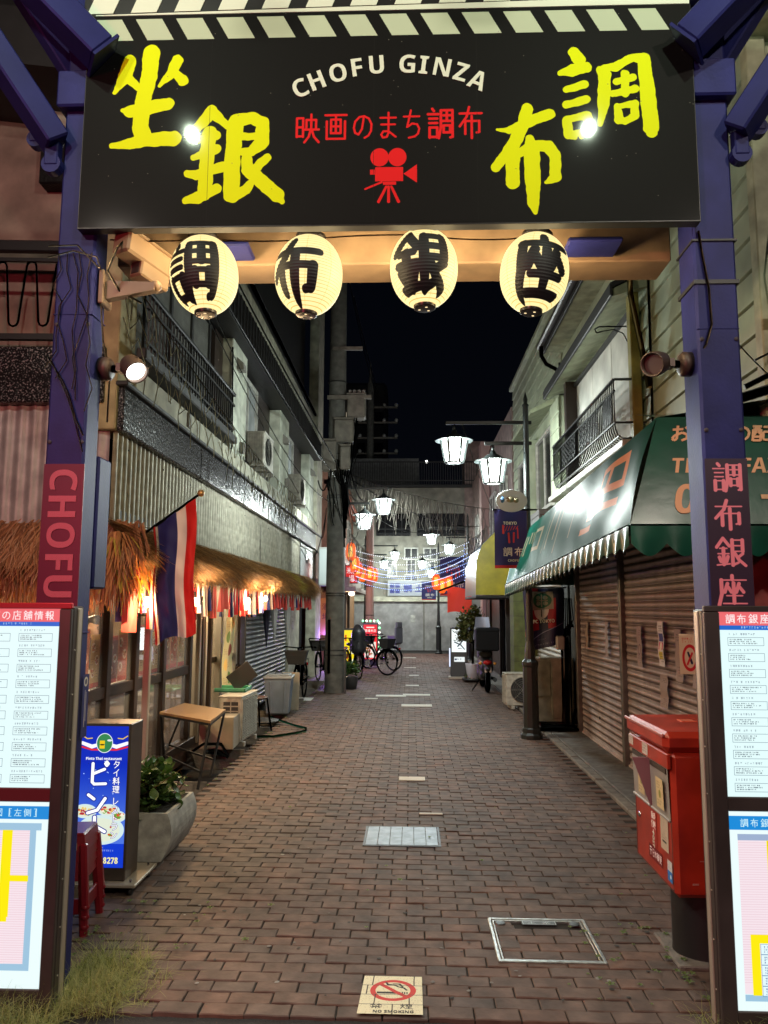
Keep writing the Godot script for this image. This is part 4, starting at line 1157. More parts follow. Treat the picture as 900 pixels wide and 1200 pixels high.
func siding_building():
	var t := thing("sided_building", "pale green sided building with roller shutters and an iron balcony rail", "building")
	var sid := mt("pale_siding", [0.43, 0.49, 0.35], 0.6, 0, {"n": "soft", "s": 0.5, "h": "fine", "hs": 0.05})
	var sid2 := mt("cream_siding", [0.52, 0.52, 0.35], 0.6, 0, {"n": "grime", "s": 0.6})
	var dark := mt("dark_fibre")
	var body := obj("wall", MB.new().bb(V(2.5, 2.6, -12.2), V(8, 5.9, -5.3)).bb(V(2.5, 0, -12.2), V(8, 2.6, -5.5)), mt("sheathing", [0.02, 0.022, 0.018], 0.8), t)
	for i in 13:
		obj("siding_board", siding_board(2.72 + i * 0.245, -5.27, -12.2, 2.5), sid, t)
		var P := PackedVector2Array([Vector2(0, 0.008), Vector2(0.034, 0.008), Vector2(0.034, 0.03), Vector2(0.014, 0.238), Vector2(0, 0.238)])
		obj("siding_board", MB.new().prism(P, Transform3D(Basis(V(0, 0, 1), V(0, 1, 0), V(-1, 0, 0)), V(2.52, 2.72 + i * 0.245, -5.3)), 3.5), sid2, t)
	obj("corner_trim", MB.new().bb(V(2.44, 2.7, -5.33), V(2.58, 5.9, -5.22), 0.008), sid2, t)
	obj("downpipe", MB.new().bb(V(2.68, 2.7, -5.25), V(2.74, 5.9, -5.19), 0.012), sid2, t)
	# eave, gutter, downpipe
	obj("eave_soffit", MB.new().bb(V(2.2, 5.9, -12.25), V(8, 5.98, -4.9), 0.01), mt("soffit_green", [0.36, 0.4, 0.27], 0.7, 0, {"n": "grime"}), t)
	obj("fascia", MB.new().bb(V(2.17, 5.88, -12.27), V(2.2, 6.06, -4.88), 0.006), dark, t)
	obj("roof", MB.new().prism(PackedVector2Array([Vector2(2.15, 6.04), Vector2(8, 7.6), Vector2(8, 7.7), Vector2(2.15, 6.1)]), Transform3D(Basis(), V(0, 0, -4.85)), 7.45), mt("roof_tin", [0.05, 0.05, 0.05], 0.5, 0.2), t)
	obj("gutter", MB.new().lathe([Vector2(0.055, 0), Vector2(0.055, 7.4)], 12, Transform3D(Basis(V(1, 0, 0), -PI / 2), V(2.12, 6.0, -4.87)), true), mt("gutter_brown", [0.03, 0.022, 0.018], 0.35), t)
	obj("gutter_pipe", MB.new().tube([V(2.12, 5.98, -12.1), V(2.12, 5.8, -12.1), V(2.2, 5.66, -12.1), V(2.38, 5.56, -12.1), V(2.44, 5.4, -12.1), V(2.44, 4.6, -12.1)], 0.035, 8), mt("gutter_brown"), t)
	# window canopy, bay panel and balcony
	obj("canopy", MB.new().prism(PackedVector2Array([Vector2(2.1, 4.98), Vector2(2.5, 5.1), Vector2(2.5, 5.26), Vector2(2.1, 5.06)]), Transform3D(Basis(), V(0, 0, -7.75)), 3.95), mt("canopy_underside", [0.34, 0.38, 0.25], 0.7, 0, {"n": "grime"}), t)
	obj("canopy_edge", MB.new().bb(V(2.07, 4.97, -11.75), V(2.1, 5.1, -7.7), 0.006).prism(PackedVector2Array([Vector2(2.08, 5.06), Vector2(2.5, 5.26), Vector2(2.5, 5.32), Vector2(2.08, 5.12)]), Transform3D(Basis(), V(0, 0, -7.72)), 3.98), dark, t)
	var pn := mt("beige_panel", [0.46, 0.46, 0.42], 0.7, 0, {"n": "soft", "s": 0.5})
	for i in 3: obj("storm_panel", MB.new().bb(V(2.4, 3.62, -8.02 - i * 0.95 - 0.94), V(2.46, 5.0, -8.02 - i * 0.95), 0.006), pn, t)
	obj("panel_track", MB.new().bb(V(2.36, 4.92, -10.9), V(2.42, 4.97, -7.95)), dark, t)
	obj("window_opening", MB.new().bb(V(2.42, 3.6, -11.55), V(2.47, 5.0, -10.9)), mt("night_window", [0.012, 0.012, 0.015], 0.15), t)
	obj("window_jamb", MB.new().bb(V(2.24, 3.5, -11.0), V(2.46, 5.0, -10.86), 0.006), mt("brown_frame"), t)
	var bay := obj("shutter_box", MB.new().bb(V(2.26, 3.5, -12.15), V(2.5, 4.98, -11.5), 0.008), sid, t)
	for i in 6: obj("siding_board", MB.new().bb(V(2.242, 3.52 + i * 0.24, -12.14), V(2.262, 3.52 + i * 0.24 + 0.225, -11.48), 0.005), sid, bay)
	obj("sill", MB.new().bb(V(2.2, 3.42, -12.2), V(2.5, 3.5, -7.9), 0.008).bb(V(2.3, 3.3, -11.3), V(2.5, 3.42, -7.92), 0.008), mt("white_frame"), t)
	var iron := mt("balcony_iron", [0.03, 0.03, 0.032], 0.35, 0.6)
	var rl := obj("balcony_rail", MB.new().bar(V(2.12, 4.12, -7.85), V(2.12, 4.12, -11.3), 0.03, 0.02).bar(V(2.12, 4.0, -7.85), V(2.12, 4.0, -11.3), 0.018, 0.018).bar(V(2.12, 3.66, -7.85), V(2.12, 3.66, -11.3), 0.018, 0.018).bar(V(2.12, 4.12, -7.85), V(2.44, 4.12, -7.85), 0.025, 0.02).bar(V(2.12, 3.66, -7.85), V(2.44, 3.66, -7.85), 0.02, 0.02).bar(V(2.12, 4.12, -11.3), V(2.44, 4.12, -11.3), 0.025, 0.02).bar(V(2.16, 3.52, -7.85), V(2.16, 3.52, -11.3), 0.018, 0.018), iron, t)
	var bal := MB.new().tube([V(2.12, 4.12, 0), V(2.12, 3.66, 0), V(2.125, 3.6, 0), V(2.15, 3.53, 0), V(2.2, 3.5, 0), V(2.3, 3.5, 0)], 0.0075, 5).mesh()
	for i in 44: put("baluster", bal, iron, rl, V(0, 0, -7.87 - i * 0.079))
	var scr := MB.new()
	for q in [[-8.3, -8.0], [-9.5, -8.6], [-10.6, -9.8]]:
		for k in 12:
			var z := lerpf(q[0], q[1], k / 11.0)
			for j in 4: scr.box(V(2.12, 3.72 + j * 0.075 + (k % 2) * 0.03, z), V(0.008, 0.06, 0.035), 0.0, Basis(V(1, 0, 0), 0.7 * (1 if k % 2 else -1)))
	obj("scrollwork", scr, iron, rl)
	obj("laundry_hook", MB.new().tube([V(2.42, 4.86, -8.3), V(2.1, 4.86, -8.3), V(2.05, 4.83, -8.3), V(2.07, 4.79, -8.3), V(2.12, 4.8, -8.3)], 0.008, 6).tube([V(2.42, 4.6, -8.25), V(2.35, 4.76, -8.25), V(2.25, 4.82, -8.28), V(2.1, 4.8, -8.3)], 0.006, 6), iron, t)
	obj("pole_post", MB.new().bb(V(2.3, 3.3, -7.95), V(2.4, 5.06, -7.82), 0.01), mt("olive_post", [0.26, 0.22, 0.04], 0.55, 0, {"n": "grime"}), t)
	obj("hose", MB.new().tube([V(2.32, 5.25, -7.75), V(2.25, 5.2, -7.6), V(2.22, 4.9, -7.5), V(2.3, 4.3, -7.45), V(2.34, 3.9, -7.4)], 0.028, 8), mt("ochre_hose", [0.3, 0.2, 0.07], 0.6), t)
	for q in [[-6.6, 3.9], [-7.3, 5.3], [-12.0, 5.3]]:
		obj("vent_hood", MB.new().prism(PackedVector2Array([Vector2(0, 0), Vector2(-0.1, 0), Vector2(-0.09, 0.1), Vector2(0, 0.18)]), Transform3D(Basis(), V(2.47, q[1], q[0] + 0.09)), 0.18), mt("pale_trim"), t)
	obj("conduit", MB.new().tube([V(2.44, 5.75, -5.6), V(2.44, 5.72, -7.6), V(2.44, 3.5, -7.65)], 0.014, 6).tube([V(2.44, 3.2, -5.4), V(2.43, 3.25, -7.4), V(2.43, 3.22, -7.8)], 0.018, 6).tube([V(2.42, 5.7, -12.15), V(2.42, 3.2, -12.2)], 0.02, 6), mt("conduit_grey"), t)
	obj("insulator_bracket", MB.new().tube([V(2.46, 5.2, -6.2), V(2.25, 5.25, -6.2), V(2.22, 5.35, -6.2)], 0.014, 6).ball(V(2.22, 5.38, -6.2), V(0.035, 0.045, 0.035), 10, 6), mt("porcelain", [0.4, 0.4, 0.38], 0.3), t)
	# power box and cables on the road side
	var boxy := mt("grey_box", [0.22, 0.2, 0.17], 0.6, 0, {"n": "grime"})
	obj("cable_bracket", MB.new().tube([V(2.45, 3.75, -5.1), V(3.2, 3.85, -5.0)], 0.04, 8).tube([V(2.2, 3.2, -5.0), V(2.5, 3.35, -4.95), V(2.9, 3.5, -4.95), V(3.4, 3.5, -4.95)], 0.02, 6).tube([V(2.15, 3.12, -5.0), V(2.5, 3.22, -4.92), V(3.4, 3.3, -4.9)], 0.035, 6), boxy, t)
	obj("cable", MB.new().tube([V(2.62, 5.3, -5.15), V(2.58, 4.6, -5.12), V(2.5, 4.1, -5.1), V(2.55, 3.7, -5.05), V(2.5, 3.5, -5.05), V(2.3, 3.4, -5.05)], 0.008, 5).tube([V(2.7, 5.3, -5.12), V(2.62, 4.4, -5.1), V(2.6, 3.6, -5.05), V(2.75, 3.4, -5.0)], 0.008, 5).tube([V(2.2, 3.6, -5.15), V(2.3, 3.45, -5.12), V(2.42, 3.3, -5.1)], 0.005, 5), mt("black_plastic"), t)
	# roller shutters: every slat on its own
	var slat := MB.new().lathe([Vector2(0.04, -1.0), Vector2(0.04, 1.0)], 6, Transform3D(Basis(V(1, 0, 0), PI / 2) * Basis.from_scale(V(0.28, 1, 1)), Vector3.ZERO), false, PI, TAU).bb(V(-0.004, 0.036, -1.0), V(0.002, 0.042, 1.0)).mesh()
	var sm := mt("tan_slat", [0.56, 0.46, 0.43], 0.6, 0.0, {"n": "soft", "s": 0.9})
	for q in [[-11.15, -8.93], [-8.83, -6.5]]:
		var sh := obj("roller_shutter", MB.new().bb(V(2.44, 0.0, q[0]), V(2.5, 2.6, q[1])), mt("shutter_back"), t)
		for i in 31:
			put("slat", slat, sm, sh, V(2.435, 0.05 + i * 0.083, (q[0] + q[1]) / 2.0), Basis.from_scale(V(1, 1, (q[1] - q[0]) / 2.0)))
		obj("bottom_rail", MB.new().bb(V(2.405, 0.005, q[0]), V(2.45, 0.05, q[1]), 0.006), sm, sh)
		obj("lock", MB.new().lathe([Vector2(0.0, 0.012), Vector2(0.018, 0.012), Vector2(0.02, 0.0)], 12, Transform3D(Basis(V(0, 0, 1), PI / 2), V(2.4, 0.38, (q[0] + q[1]) / 2.0))), dark, sh)
	for z in [-11.22, -8.88, -6.44]: obj("guide_post", MB.new().bb(V(2.37, 0.0, z - 0.05), V(2.5, 2.6, z + 0.05), 0.006), mt("guide_metal", [0.22, 0.2, 0.185], 0.4, 0.5, {"n": "grime"}), t)
	obj("road_shutter", MB.new().bb(V(2.6, 0, -5.52), V(5.5, 2.6, -5.44)), mt("shutter_back"), t)
	for i in 31: put("road_slat", slat, sm, t, V(4.0, 0.05 + i * 0.083, -5.44), Basis(Vector3.UP, -PI / 2) * Basis.from_scale(V(1, 1, 1.4)))
	obj("corner_post", MB.new().bb(V(2.36, 0, -6.38), V(2.6, 2.6, -5.4), 0.01), mt("red_post", [0.3, 0.06, 0.05], 0.5, 0, {"n": "grime"}), t)
	# papers on the shutters
	var notes := [[-10.6, 1.4, 0.13, 0.34, "faded paper strip farthest along the roller shutter"], [-9.55, 1.38, 0.12, 0.42, "long narrow paper strip on the far roller shutter"], [-8.2, 1.36, 0.16, 0.42, "paper strip with a round mark beside the shutter post"], [-7.5, 1.42, 0.16, 0.42, "bright coloured poster strip on the near roller shutter"], [-7.02, 1.34, 0.17, 0.46, "brown paper strip right of the coloured poster"], [-6.62, 1.32, 0.15, 0.46, "paper strip next to the blue post"], [-7.46, 0.98, 0.22, 0.3, "taped paper notice low on the shutter above the red post box"]]
	for i in notes.size():
		var q: Array = notes[i]
		var im := picture(48, 112, [Color(0.62, 0.55, 0.5), Color(0.85, 0.85, 0.85)][1 if i == 3 else 0])
		if i == 3:
			rect(im, 6, 30, 36, 20, Color(0.15, 0.2, 0.5)); rect(im, 6, 52, 36, 18, Color(0.8, 0.35, 0.5)); rect(im, 8, 76, 32, 18, Color(0.85, 0.8, 0.1)); disc(im, 24, 64, 10, 12, Color(0.95, 0.9, 0.85))
		elif i == 2: disc(im, 24, 64, 15, 15, Color(0.4, 0.3, 0.28)); disc(im, 24, 64, 11, 11, Color(0.62, 0.55, 0.5))
		small_print(im, 8, 10, 32, 3, 6, Color(0.3, 0.25, 0.25))
		small_print(im, 8, 80, 32, 4, 6, Color(0.35, 0.3, 0.28))
		var b := MB.new().sheet(func(u, v): return V(2.385 + 0.006 * sin(v * 12.0 + i), q[1] + q[3] * (0.5 - v), q[0] - q[2] * (u - 0.5)), 2, 8)
		solo("paper_notice", b, printed("paper%d" % i, im, 0, 0.6), q[4], "notice", "papers stuck on the roller shutters")
	awning()

func awning():
	var t := thing("green_awning", "large green shop awning with pale orange lettering and scalloped edge", "awning")
	var vin := mt("green_vinyl", [0.008, 0.075, 0.05], 0.3, 0, {"n": "soft", "s": 0.8, "h": "grime", "hs": 0.5, "coat": 0.5})
	var A := V(1.4, 2.28, -4.92); var Bp := V(1.4, 2.09, -11.4); var C := V(1.66, 3.03, -5.12); var D := V(1.66, 2.85, -11.4)
	var Ef := V(5.0, 2.28, -4.92); var Ff := V(5.0, 3.05, -5.12)
	var im := picture(1024, 160, Color(0.08, 0.27, 0.23))
	var pale := Color(0.85, 0.55, 0.36)
	# worn letters on the street slope, read along the slope
	frame(im, 820, 22, 120, 58, 14, pale); rect(im, 870, 22, 14, 58, pale)
	rect(im, 780, 96, 150, 13, pale); rect(im, 760, 120, 60, 12, pale)
	for q in [[640, 20, 18], [668, 30, 90], [600, 24, 14], [560, 36, 100], [520, 30, 70], [470, 26, 90], [430, 40, 80]]:
		rect(im, q[0], q[1], 9, q[2], Color(0.55, 0.5, 0.42))
	frame(im, 300, 40, 70, 60, 10, Color(0.55, 0.5, 0.42))
	for k in 10: rect(im, 60 + k * 22, rr(28, 60), 8, rr(20, 60), Color(0.5, 0.45, 0.38))
	var sl := printed("awning_slope", im, 0, 0.3)
	sl.roughness = 0.4; sl.metallic_specular = 0.07
	obj("street_slope", MB.new().sheet(func(u, v):
		var top: Vector3 = D.lerp(C, u); var bot: Vector3 = Bp.lerp(A, u)
		var p := top.lerp(bot, v)
		return p + V(-0.012, 0.003, 0) * sin(u * 46.0) * sin(v * PI) - V(0.018, 0, 0) * sin(v * PI) * (0.5 + 0.5 * cos(u * TAU * 6.0)), 120, 8), sl, t)
	obj("front_slope", MB.new().sheet(func(u, v): return C.lerp(Ff, u).lerp(A.lerp(Ef, u), v) + V(0, 0, 0.012 * sin(v * PI) + 0.003 * sin(u * 25)), 40, 8), vin, t)
	obj("top", MB.new().sheet(func(u, v): return D.lerp(C, u).lerp(V(2.5, D.lerp(C, u).y + 0.14, D.lerp(C, u).z), v), 8, 2).sheet(func(u, v): return C.lerp(Ff, u).lerp(V(C.lerp(Ff, u).x + 0.0, C.lerp(Ff, u).y + 0.14, -5.6), v), 8, 2), vin, t)
	obj("far_end", MB.new().prism(PackedVector2Array([Vector2(1.4, 2.09), Vector2(2.45, 2.09), Vector2(2.45, 2.98), Vector2(1.66, 2.85)]), Transform3D(Basis(), V(0, 0, -11.4)), 0.004), vin, t)
	var scal := func(s: float) -> float: return 0.13 + 0.055 * absf(sin(s * PI))
	obj("street_valance", MB.new().sheet(func(u, v):
		var p := Bp.lerp(A, u)
		var s: float = u * 30.0
		return p + V(-0.01 + 0.022 * sin(s * TAU) * v, -v * scal.call(s), 0.0), 360, 4), vin, t)
	obj("front_valance", MB.new().sheet(func(u, v):
		var p := A.lerp(Ef, u)
		var s: float = u * 16.0
		return p + V(0, -v * (0.12 + 0.08 * absf(sin(s * PI))), 0.012 + 0.012 * sin(s * TAU) * v), 192, 4), vin, t)
	obj("frame_tube", MB.new().tube([Bp + V(0.03, 0, 0.0), A + V(0.03, 0.0, -0.03), Ef + V(0, 0, -0.03)], 0.016, 8).tube([A + V(0.03, 0, -0.03), C + V(0.02, -0.02, -0.02)], 0.016, 6), mt("guide_metal"), t)
	# lettering on the front slope
	var y := (C - A); y.x = 0; y = y.normalized()
	var Bs := Basis(V(1, 0, 0), y, V(1, 0, 0).cross(y))
	var ink := mt("orange_lettering", [0.6, 0.32, 0.18], 0.5)
	var at := func(x: float, h: float) -> Vector3: return V(x, A.y, A.z) + y * h + Bs.z * 0.013
	var sh := Basis(V(1, 0, 0), V(0.22, 1, 0), V(0, 0, 1))
	text("TE", 0.105, ink, t, at.call(1.79, 0.41), Bs * sh); text("FAX", 0.105, ink, t, at.call(2.28, 0.41), Bs * sh)
	text("0", 0.2, ink, t, at.call(1.77, 0.17), Bs * sh); text("4", 0.2, ink, t, at.call(1.93, 0.17), Bs * sh); text("2", 0.2, ink, t, at.call(2.09, 0.17), Bs * sh)
	obj("lettering", MB.new().box(Vector3.ZERO, V(0.14, 0.03, 0.004)), ink, t, at.call(2.32, 0.19), Bs)
	for q in [["お", 1.72], ["の", 2.12], ["配", 2.25]]:
		var b := MB.new()
		var dz := 0.0
		for s in GLYPH[q[0]].split(";"):
			var ps := []
			for e in s.split(" "):
				var f: PackedStringArray = e.split(",")
				ps.append(V(float(f[0]) * 0.00125, 0.125 - float(f[1]) * 0.00125, 0.0))
			for i in ps.size() - 1:
				dz += 0.0003
				b.bar(ps[i] + V(0, 0, dz), ps[i + 1] + V(0, 0, dz), 0.017, 0.003, 0, V(0, 0, 1))
		obj("lettering", b, ink, t, at.call(q[1], 0.585), Bs * sh)
	# lower band where the cloth is stitched
	obj("seam", MB.new().tube([A + V(0, 0.0, 0.012), Ef + V(0, 0.0, 0.012)], 0.006, 5).tube([Bp + V(-0.008, 0, 0), A + V(-0.008, 0, 0)], 0.006, 5), vin, t)

# ---------------------------------------------------------------- arch over the street
func arch():
	var blue := mt("arch_blue", [0.022, 0.026, 0.15], 0.5, 0, {"spec": 0.3, "n": "soft", "h": "bump", "hs": 0.05, "s": 0.9})
	var t := thing("street_arch", "blue steel street arch carrying a black film clapper shaped name board", "arch")
	obj("post", MB.new().bb(V(-1.79, -0.02, -3.81), V(-1.595, 5.6, -3.65), 0.012), blue, t)
	obj("post", MB.new().bb(V(1.395, -0.02, -3.86), V(1.6, 5.6, -3.65), 0.012), blue, t)
	for q in [[-1.69, 1.62], [-1.69, 3.2], [1.497, 3.1], [1.497, 1.66]]:
		obj("weld_seam", MB.new().bb(V(q[0] - 0.101, q[1], -3.812), V(q[0] + 0.101, q[1] + 0.006, -3.6475), 0.002), blue, t)
	for q in [[-1.77, 3.15], [-1.61, 3.15], [-1.77, 2.55], [-1.61, 2.55], [1.415, 3.05], [1.58, 3.05], [1.415, 2.6], [1.58, 2.6]]:
		obj("bolt", MB.new().lathe([Vector2(0.011, 0.0), Vector2(0.011, 0.006), Vector2(0.0, 0.007)], 6, Transform3D(Basis(V(1, 0, 0), PI / 2), V(q[0], q[1], -3.65))), mt("rusty_bolt", [0.05, 0.04, 0.05], 0.6, 0.3), t)
	obj("cable_box", MB.new().bb(V(-1.69, 1.84, -4.06), V(-1.62, 2.53, -3.9), 0.01), blue, t)
	obj("post_band", MB.new().bb(V(1.388, 3.33, -3.87), V(1.607, 3.35, -3.642)).bb(V(1.388, 3.55, -3.87), V(1.607, 3.56, -3.642)), mt("black_plastic"), t)
	# braces rising outward and towards the road
	for s in [-1.0, 1.0]:
		var px: float = -1.69 if s < 0 else 1.5
		obj("brace", MB.new().bar(V(px - s * 0.13, 4.52, -3.52), V(px + s * 0.82, 5.36, -3.0), 0.16, 0.15, 0.01), blue, t)
		obj("brace_end", MB.new().bar(V(px - s * 0.132, 4.518, -3.521), V(px - s * 0.142, 4.509, -3.527), 0.19, 0.18), blue, t)
		obj("brace", MB.new().bar(V(px + s * 0.12, 4.1, -3.62), V(px + s * 0.9, 5.3, -3.1), 0.15, 0.12, 0.01), blue, t)
		obj("brace", MB.new().bar(V(px + s * 0.0, 4.4, -3.8), V(px + s * 0.7, 5.5, -3.4), 0.1, 0.1, 0.008), blue, t)
		obj("gusset", MB.new().bb(V(px + s * 0.14 - 0.035, 3.98, -3.66), V(px + s * 0.14 + 0.035, 4.2, -3.6), 0.006).lathe([Vector2(0, 0), Vector2(0.05, 0), Vector2(0.05, 0.05), Vector2(0, 0.05)], 14, Transform3D(Basis(V(1, 0, 0), PI / 2), V(px + s * 0.14, 3.99, -3.655)), true), blue, t)
		obj("gusset", MB.new().bb(V(px + s * 0.24 - 0.03, 4.12, -3.68), V(px + s * 0.24 + 0.03, 4.35, -3.62), 0.006).lathe([Vector2(0, 0), Vector2(0.045, 0), Vector2(0.045, 0.05), Vector2(0, 0.05)], 14, Transform3D(Basis(V(1, 0, 0), PI / 2), V(px + s * 0.24, 4.14, -3.675)), true), blue, t)
		obj("stub_beam", MB.new().bb(V(px - 0.13, 4.3, -3.75), V(px + 0.13, 4.5, -3.6), 0.01), blue, t)
	obj("top_beam", MB.new().bb(V(-2.4, 5.25, -3.9), V(2.2, 5.5, -3.68), 0.012), blue, t)
	# beige box beam behind the lanterns
	obj("soffit_beam", MB.new().bb(V(-1.62, 3.615, -4.25), V(1.41, 3.87, -4.0), 0.008), mt("peach_panel", [0.33, 0.215, 0.125], 0.6, 0, {"n": "grime", "s": 0.5}), t)
	obj("bracket", MB.new().bb(V(0.82, 3.632, -3.99), V(1.1, 3.66, -3.8), 0.008).bb(V(-1.2, 3.632, -3.99), V(-0.85, 3.66, -3.8), 0.008), blue, t)
	# board, printed lettering
	var W := 2048; var H := 768
	var im := picture(W, H, Color(0.06, 0.06, 0.056))
	var yel := Color(0.87, 0.93, 0.0)
	var o1 := Vector2(-80, 20.7); var k1 := Vector2(1.0, 1.056)
	brush(im, "228,140,18 215,195,20 180,250,5;215,192,16 262,235,9;302,113,24 297,200,22 280,280,21 274,370,22 288,405,24;392,140,16 375,185,16 335,228,5;388,185,12 413,212,16;212,312,6 235,317,17 300,305,20 366,292,18;180,435,8 240,428,16 300,415,19 390,412,22", o1, k1, yel, 1.22)
	brush(im, "517,318,16 490,357,16 440,402,10;520,325,16 573,372,10;512,395,20 505,470,20 505,560,20 500,602,20;466,421,9 534,403,14;461,479,9 537,450,14;442,532,11 472,537,14 560,510,15;438,624,10 482,612,18 540,585,15;600,360,22 592,480,22 592,605,22;600,354,20 655,345,17 692,365,18 690,430,20 655,460,14 610,462,10;610,410,12 682,408,10;640,482,14 645,522,18 695,565,20 745,608,20 762,630,7;708,482,12 660,528,14;596,612,18 640,590,14 660,562,10", o1, k1, yel, 1.22)
	var o3 := Vector2(1307, 87); var k3 := Vector2(0.852, 0.966)
	brush(im, "222,293,18 207,350,19 165,430,20 98,506,15;106,369,4 150,371,12 230,341,18 310,313,17;162,480,22 163,565,20;230,402,12 238,442,24 240,560,23 240,640,17 245,672,7;180,460,12 240,430,18 300,432,18 326,465,18 327,545,17 290,564,7", o3, k3, yel, 1.22)
	brush(im, "410,85,18 430,112,20;355,162,9 402,152,20 458,142,17;376,224,10 448,206,14;376,280,12 452,262,14;376,342,14 381,390,16 405,402,9;376,334,11 456,322,14 462,370,14 430,398,9;382,394,12 458,378,12;508,150,11 528,170,20 520,280,18 504,357,7;512,148,9 570,142,15 640,108,13 682,115,20 690,220,23 700,370,24 702,388,18;570,197,11 636,184,12;606,168,13 606,240,13;558,243,11 644,224,13;572,290,11 577,338,15 600,346,10;575,290,9 640,280,12 640,325,13 600,346,11", o3, k3, yel, 1.22)
	var o2 := Vector2(640, 101); var k2 := Vector2(0.848, 0.906)
	var red := Color(0.86, 0.12, 0.13)
	for q in [["映", 97, 300, 95, 120], ["画", 210, 300, 95, 112], ["の", 322, 298, 85, 112], ["ま", 422, 298, 84, 112], ["ち", 518, 290, 82, 122], ["調", 617, 287, 106, 125], ["布", 740, 283, 98, 127]]:
		glyph(im, q[0], o2.x + q[1] * k2.x, o2.y + q[2] * k2.y, q[3] * k2.x, q[4] * k2.y, red, 5.2, 5.2)
	for c in [431, 501]: disc(im, o2.x + c * k2.x, o2.y + 479 * k2.y, 36 * k2.x, 36 * k2.y, red)
	for q in [[415, 518, 110, 56], [395, 527, 20, 20], [445, 574, 52, 14]]:
		rect(im, o2.x + q[0] * k2.x, o2.y + q[1] * k2.y, q[2] * k2.x, q[3] * k2.y, red)
	for i in 52:
		rect(im, o2.x + (525 + i) * k2.x, o2.y + (545 - 36.0 * i / 52) * k2.y, 2, 72.0 * i / 52 * k2.y, red)
	brush(im, "458,594,5 428,652,6;467,594,5 467,652,6;478,594,5 506,652,6;376,602,4 440,576,4", o2, k2, red)
	# white bars of the clapper edge
	for i in 14:
		var x0 := 22.0 + i * 140.0
		for y in range(12, 92):
			var s := (y - 12) / 80.0
			if x0 + s * 40 < W: rect(im, x0 + s * 44, y, minf(92, W - (x0 + s * 44)), 1, Color(0.72, 0.77, 0.66))
	for k in 60: disc(im, rr(0, W), rr(0, H), 1.5, 1.5, Color(0.5, 0.5, 0.45))
	for x in [430.0, 985.0, 1330.0]: rect(im, x, 100, 1, 668, Color(0.13, 0.13, 0.12))
	var bm := printed("name_board_print", im, 0, 0.65)
	bm.clearcoat_enabled = true; bm.metallic_specular = 0.25; bm.clearcoat = 0.7; bm.clearcoat_roughness = 0.06
	var face := MB.new()
	face.quad(V(-1.66, 3.63, -3.585), V(1.41, 3.63, -3.585), V(1.41, 4.781, -3.585), V(-1.66, 4.781, -3.585), V(0, 0, 1))
	var nb := obj("name_board", MB.new().bb(V(-1.665, 3.622, -3.648), V(1.415, 4.786, -3.587), 0.002), mt("board_edge", [0.012, 0.012, 0.012], 0.4), t)
	obj("board_face", face, bm, nb)
	var wht := mt("white_lettering", [0.68, 0.74, 0.6], 0.4)
	var L := [["C", 113, 202, -25], ["H", 178, 172, -21], ["O", 263, 143, -13], ["F", 337, 122, -8], ["U", 418, 113, -4], ["G", 540, 112, 3], ["I", 605, 117, 7], ["N", 677, 127, 11], ["Z", 752, 148, 18], ["A", 818, 183, 24]]
	for q in L:
		var wx: float = -1.66 + (o2.x + q[1] * k2.x) / 667.0
		var wy: float = 4.781 - (o2.y + q[2] * k2.y) / 667.0
		text(q[0], 0.097, wht, nb, V(wx, wy + 0.0, -3.582), Basis(V(0, 0, 1), -deg_to_rad(q[3])) * Basis.from_scale(V(1.0, 1, 1)), "letter", 0.004)
	var stick := obj("clapper_stick", MB.new().bb(V(-1.64, 4.83, -3.66), V(1.6, 5.12, -3.6), 0.003), mt("board_edge"), t, V(-0.0, -0.03, 0.0), Basis(V(0, 0, 1), 0.012))
	for i in 14:
		obj("white_bar", MB.new().prism(PackedVector2Array([Vector2(0, 0), Vector2(0.135, 0), Vector2(0.215, 0.2), Vector2(0.08, 0.2)]), Transform3D(Basis(), V(-1.62 + i * 0.228, 4.855, -3.594)), 0.004), mt("white_lettering"), stick)
	obj("clapper_edge", MB.new().prism(PackedVector2Array([Vector2(-1.63, 4.79), Vector2(1.41, 4.79), Vector2(1.41, 4.835), Vector2(-1.63, 4.795)]), Transform3D(Basis(), V(0, 0, -3.59)), 0.06), wht, t)
	# post lettering; returned red light is put into the film colours
	var pn := obj("lettered_panel", MB.new().bb(V(-1.788, 1.72, -3.65), V(-1.587, 2.44, -3.645)), mt("red_lit_panel_film", [0.13, 0.004, 0.035], 0.4, 0, {"n": "speck", "s": 3.0}), t)
	var pk := mt("red_lit_letter_film", [0.85, 0.17, 0.24], 0.4, 0, {"n": "speck", "s": 3.0})
	text("CHOFU", 0.135, pk, pn, V(-1.69, 2.1, -3.642), Basis(V(0, 0, 1), -PI / 2) * Basis.from_scale(V(1.02, 1, 1)), "lettering", 0.003)
	im = picture(192, 704, Color(0.17, 0.07, 0.18))
	column_of(im, "調布銀座", 30, 20, 134, 172, Color(0.92, 0.52, 0.58), 6.5, 2.6)  # pink and plum tones hold the red light returned by the letters
	var q2 := MB.new(); q2.quad(V(1.398, 1.73, -3.643), V(1.597, 1.73, -3.643), V(1.597, 2.46, -3.643), V(1.398, 2.46, -3.643), V(0, 0, 1))
	obj("lettered_panel", q2, printed("post_print", im, 0, 0.45), t)
	var im2 := picture(64, 256, Color(0.12, 0.14, 0.4)); disc(im2, 32, 30, 20, 20, Color(0.8, 0.78, 0.72)); disc(im2, 32, 30, 12, 12, Color(0.3, 0.3, 0.4)); rect(im2, 26, 64, 5, 150, Color(0.75, 0.72, 0.7)); rect(im2, 38, 72, 4, 120, Color(0.75, 0.72, 0.7))
	var st := printed("post_sticker", im2)
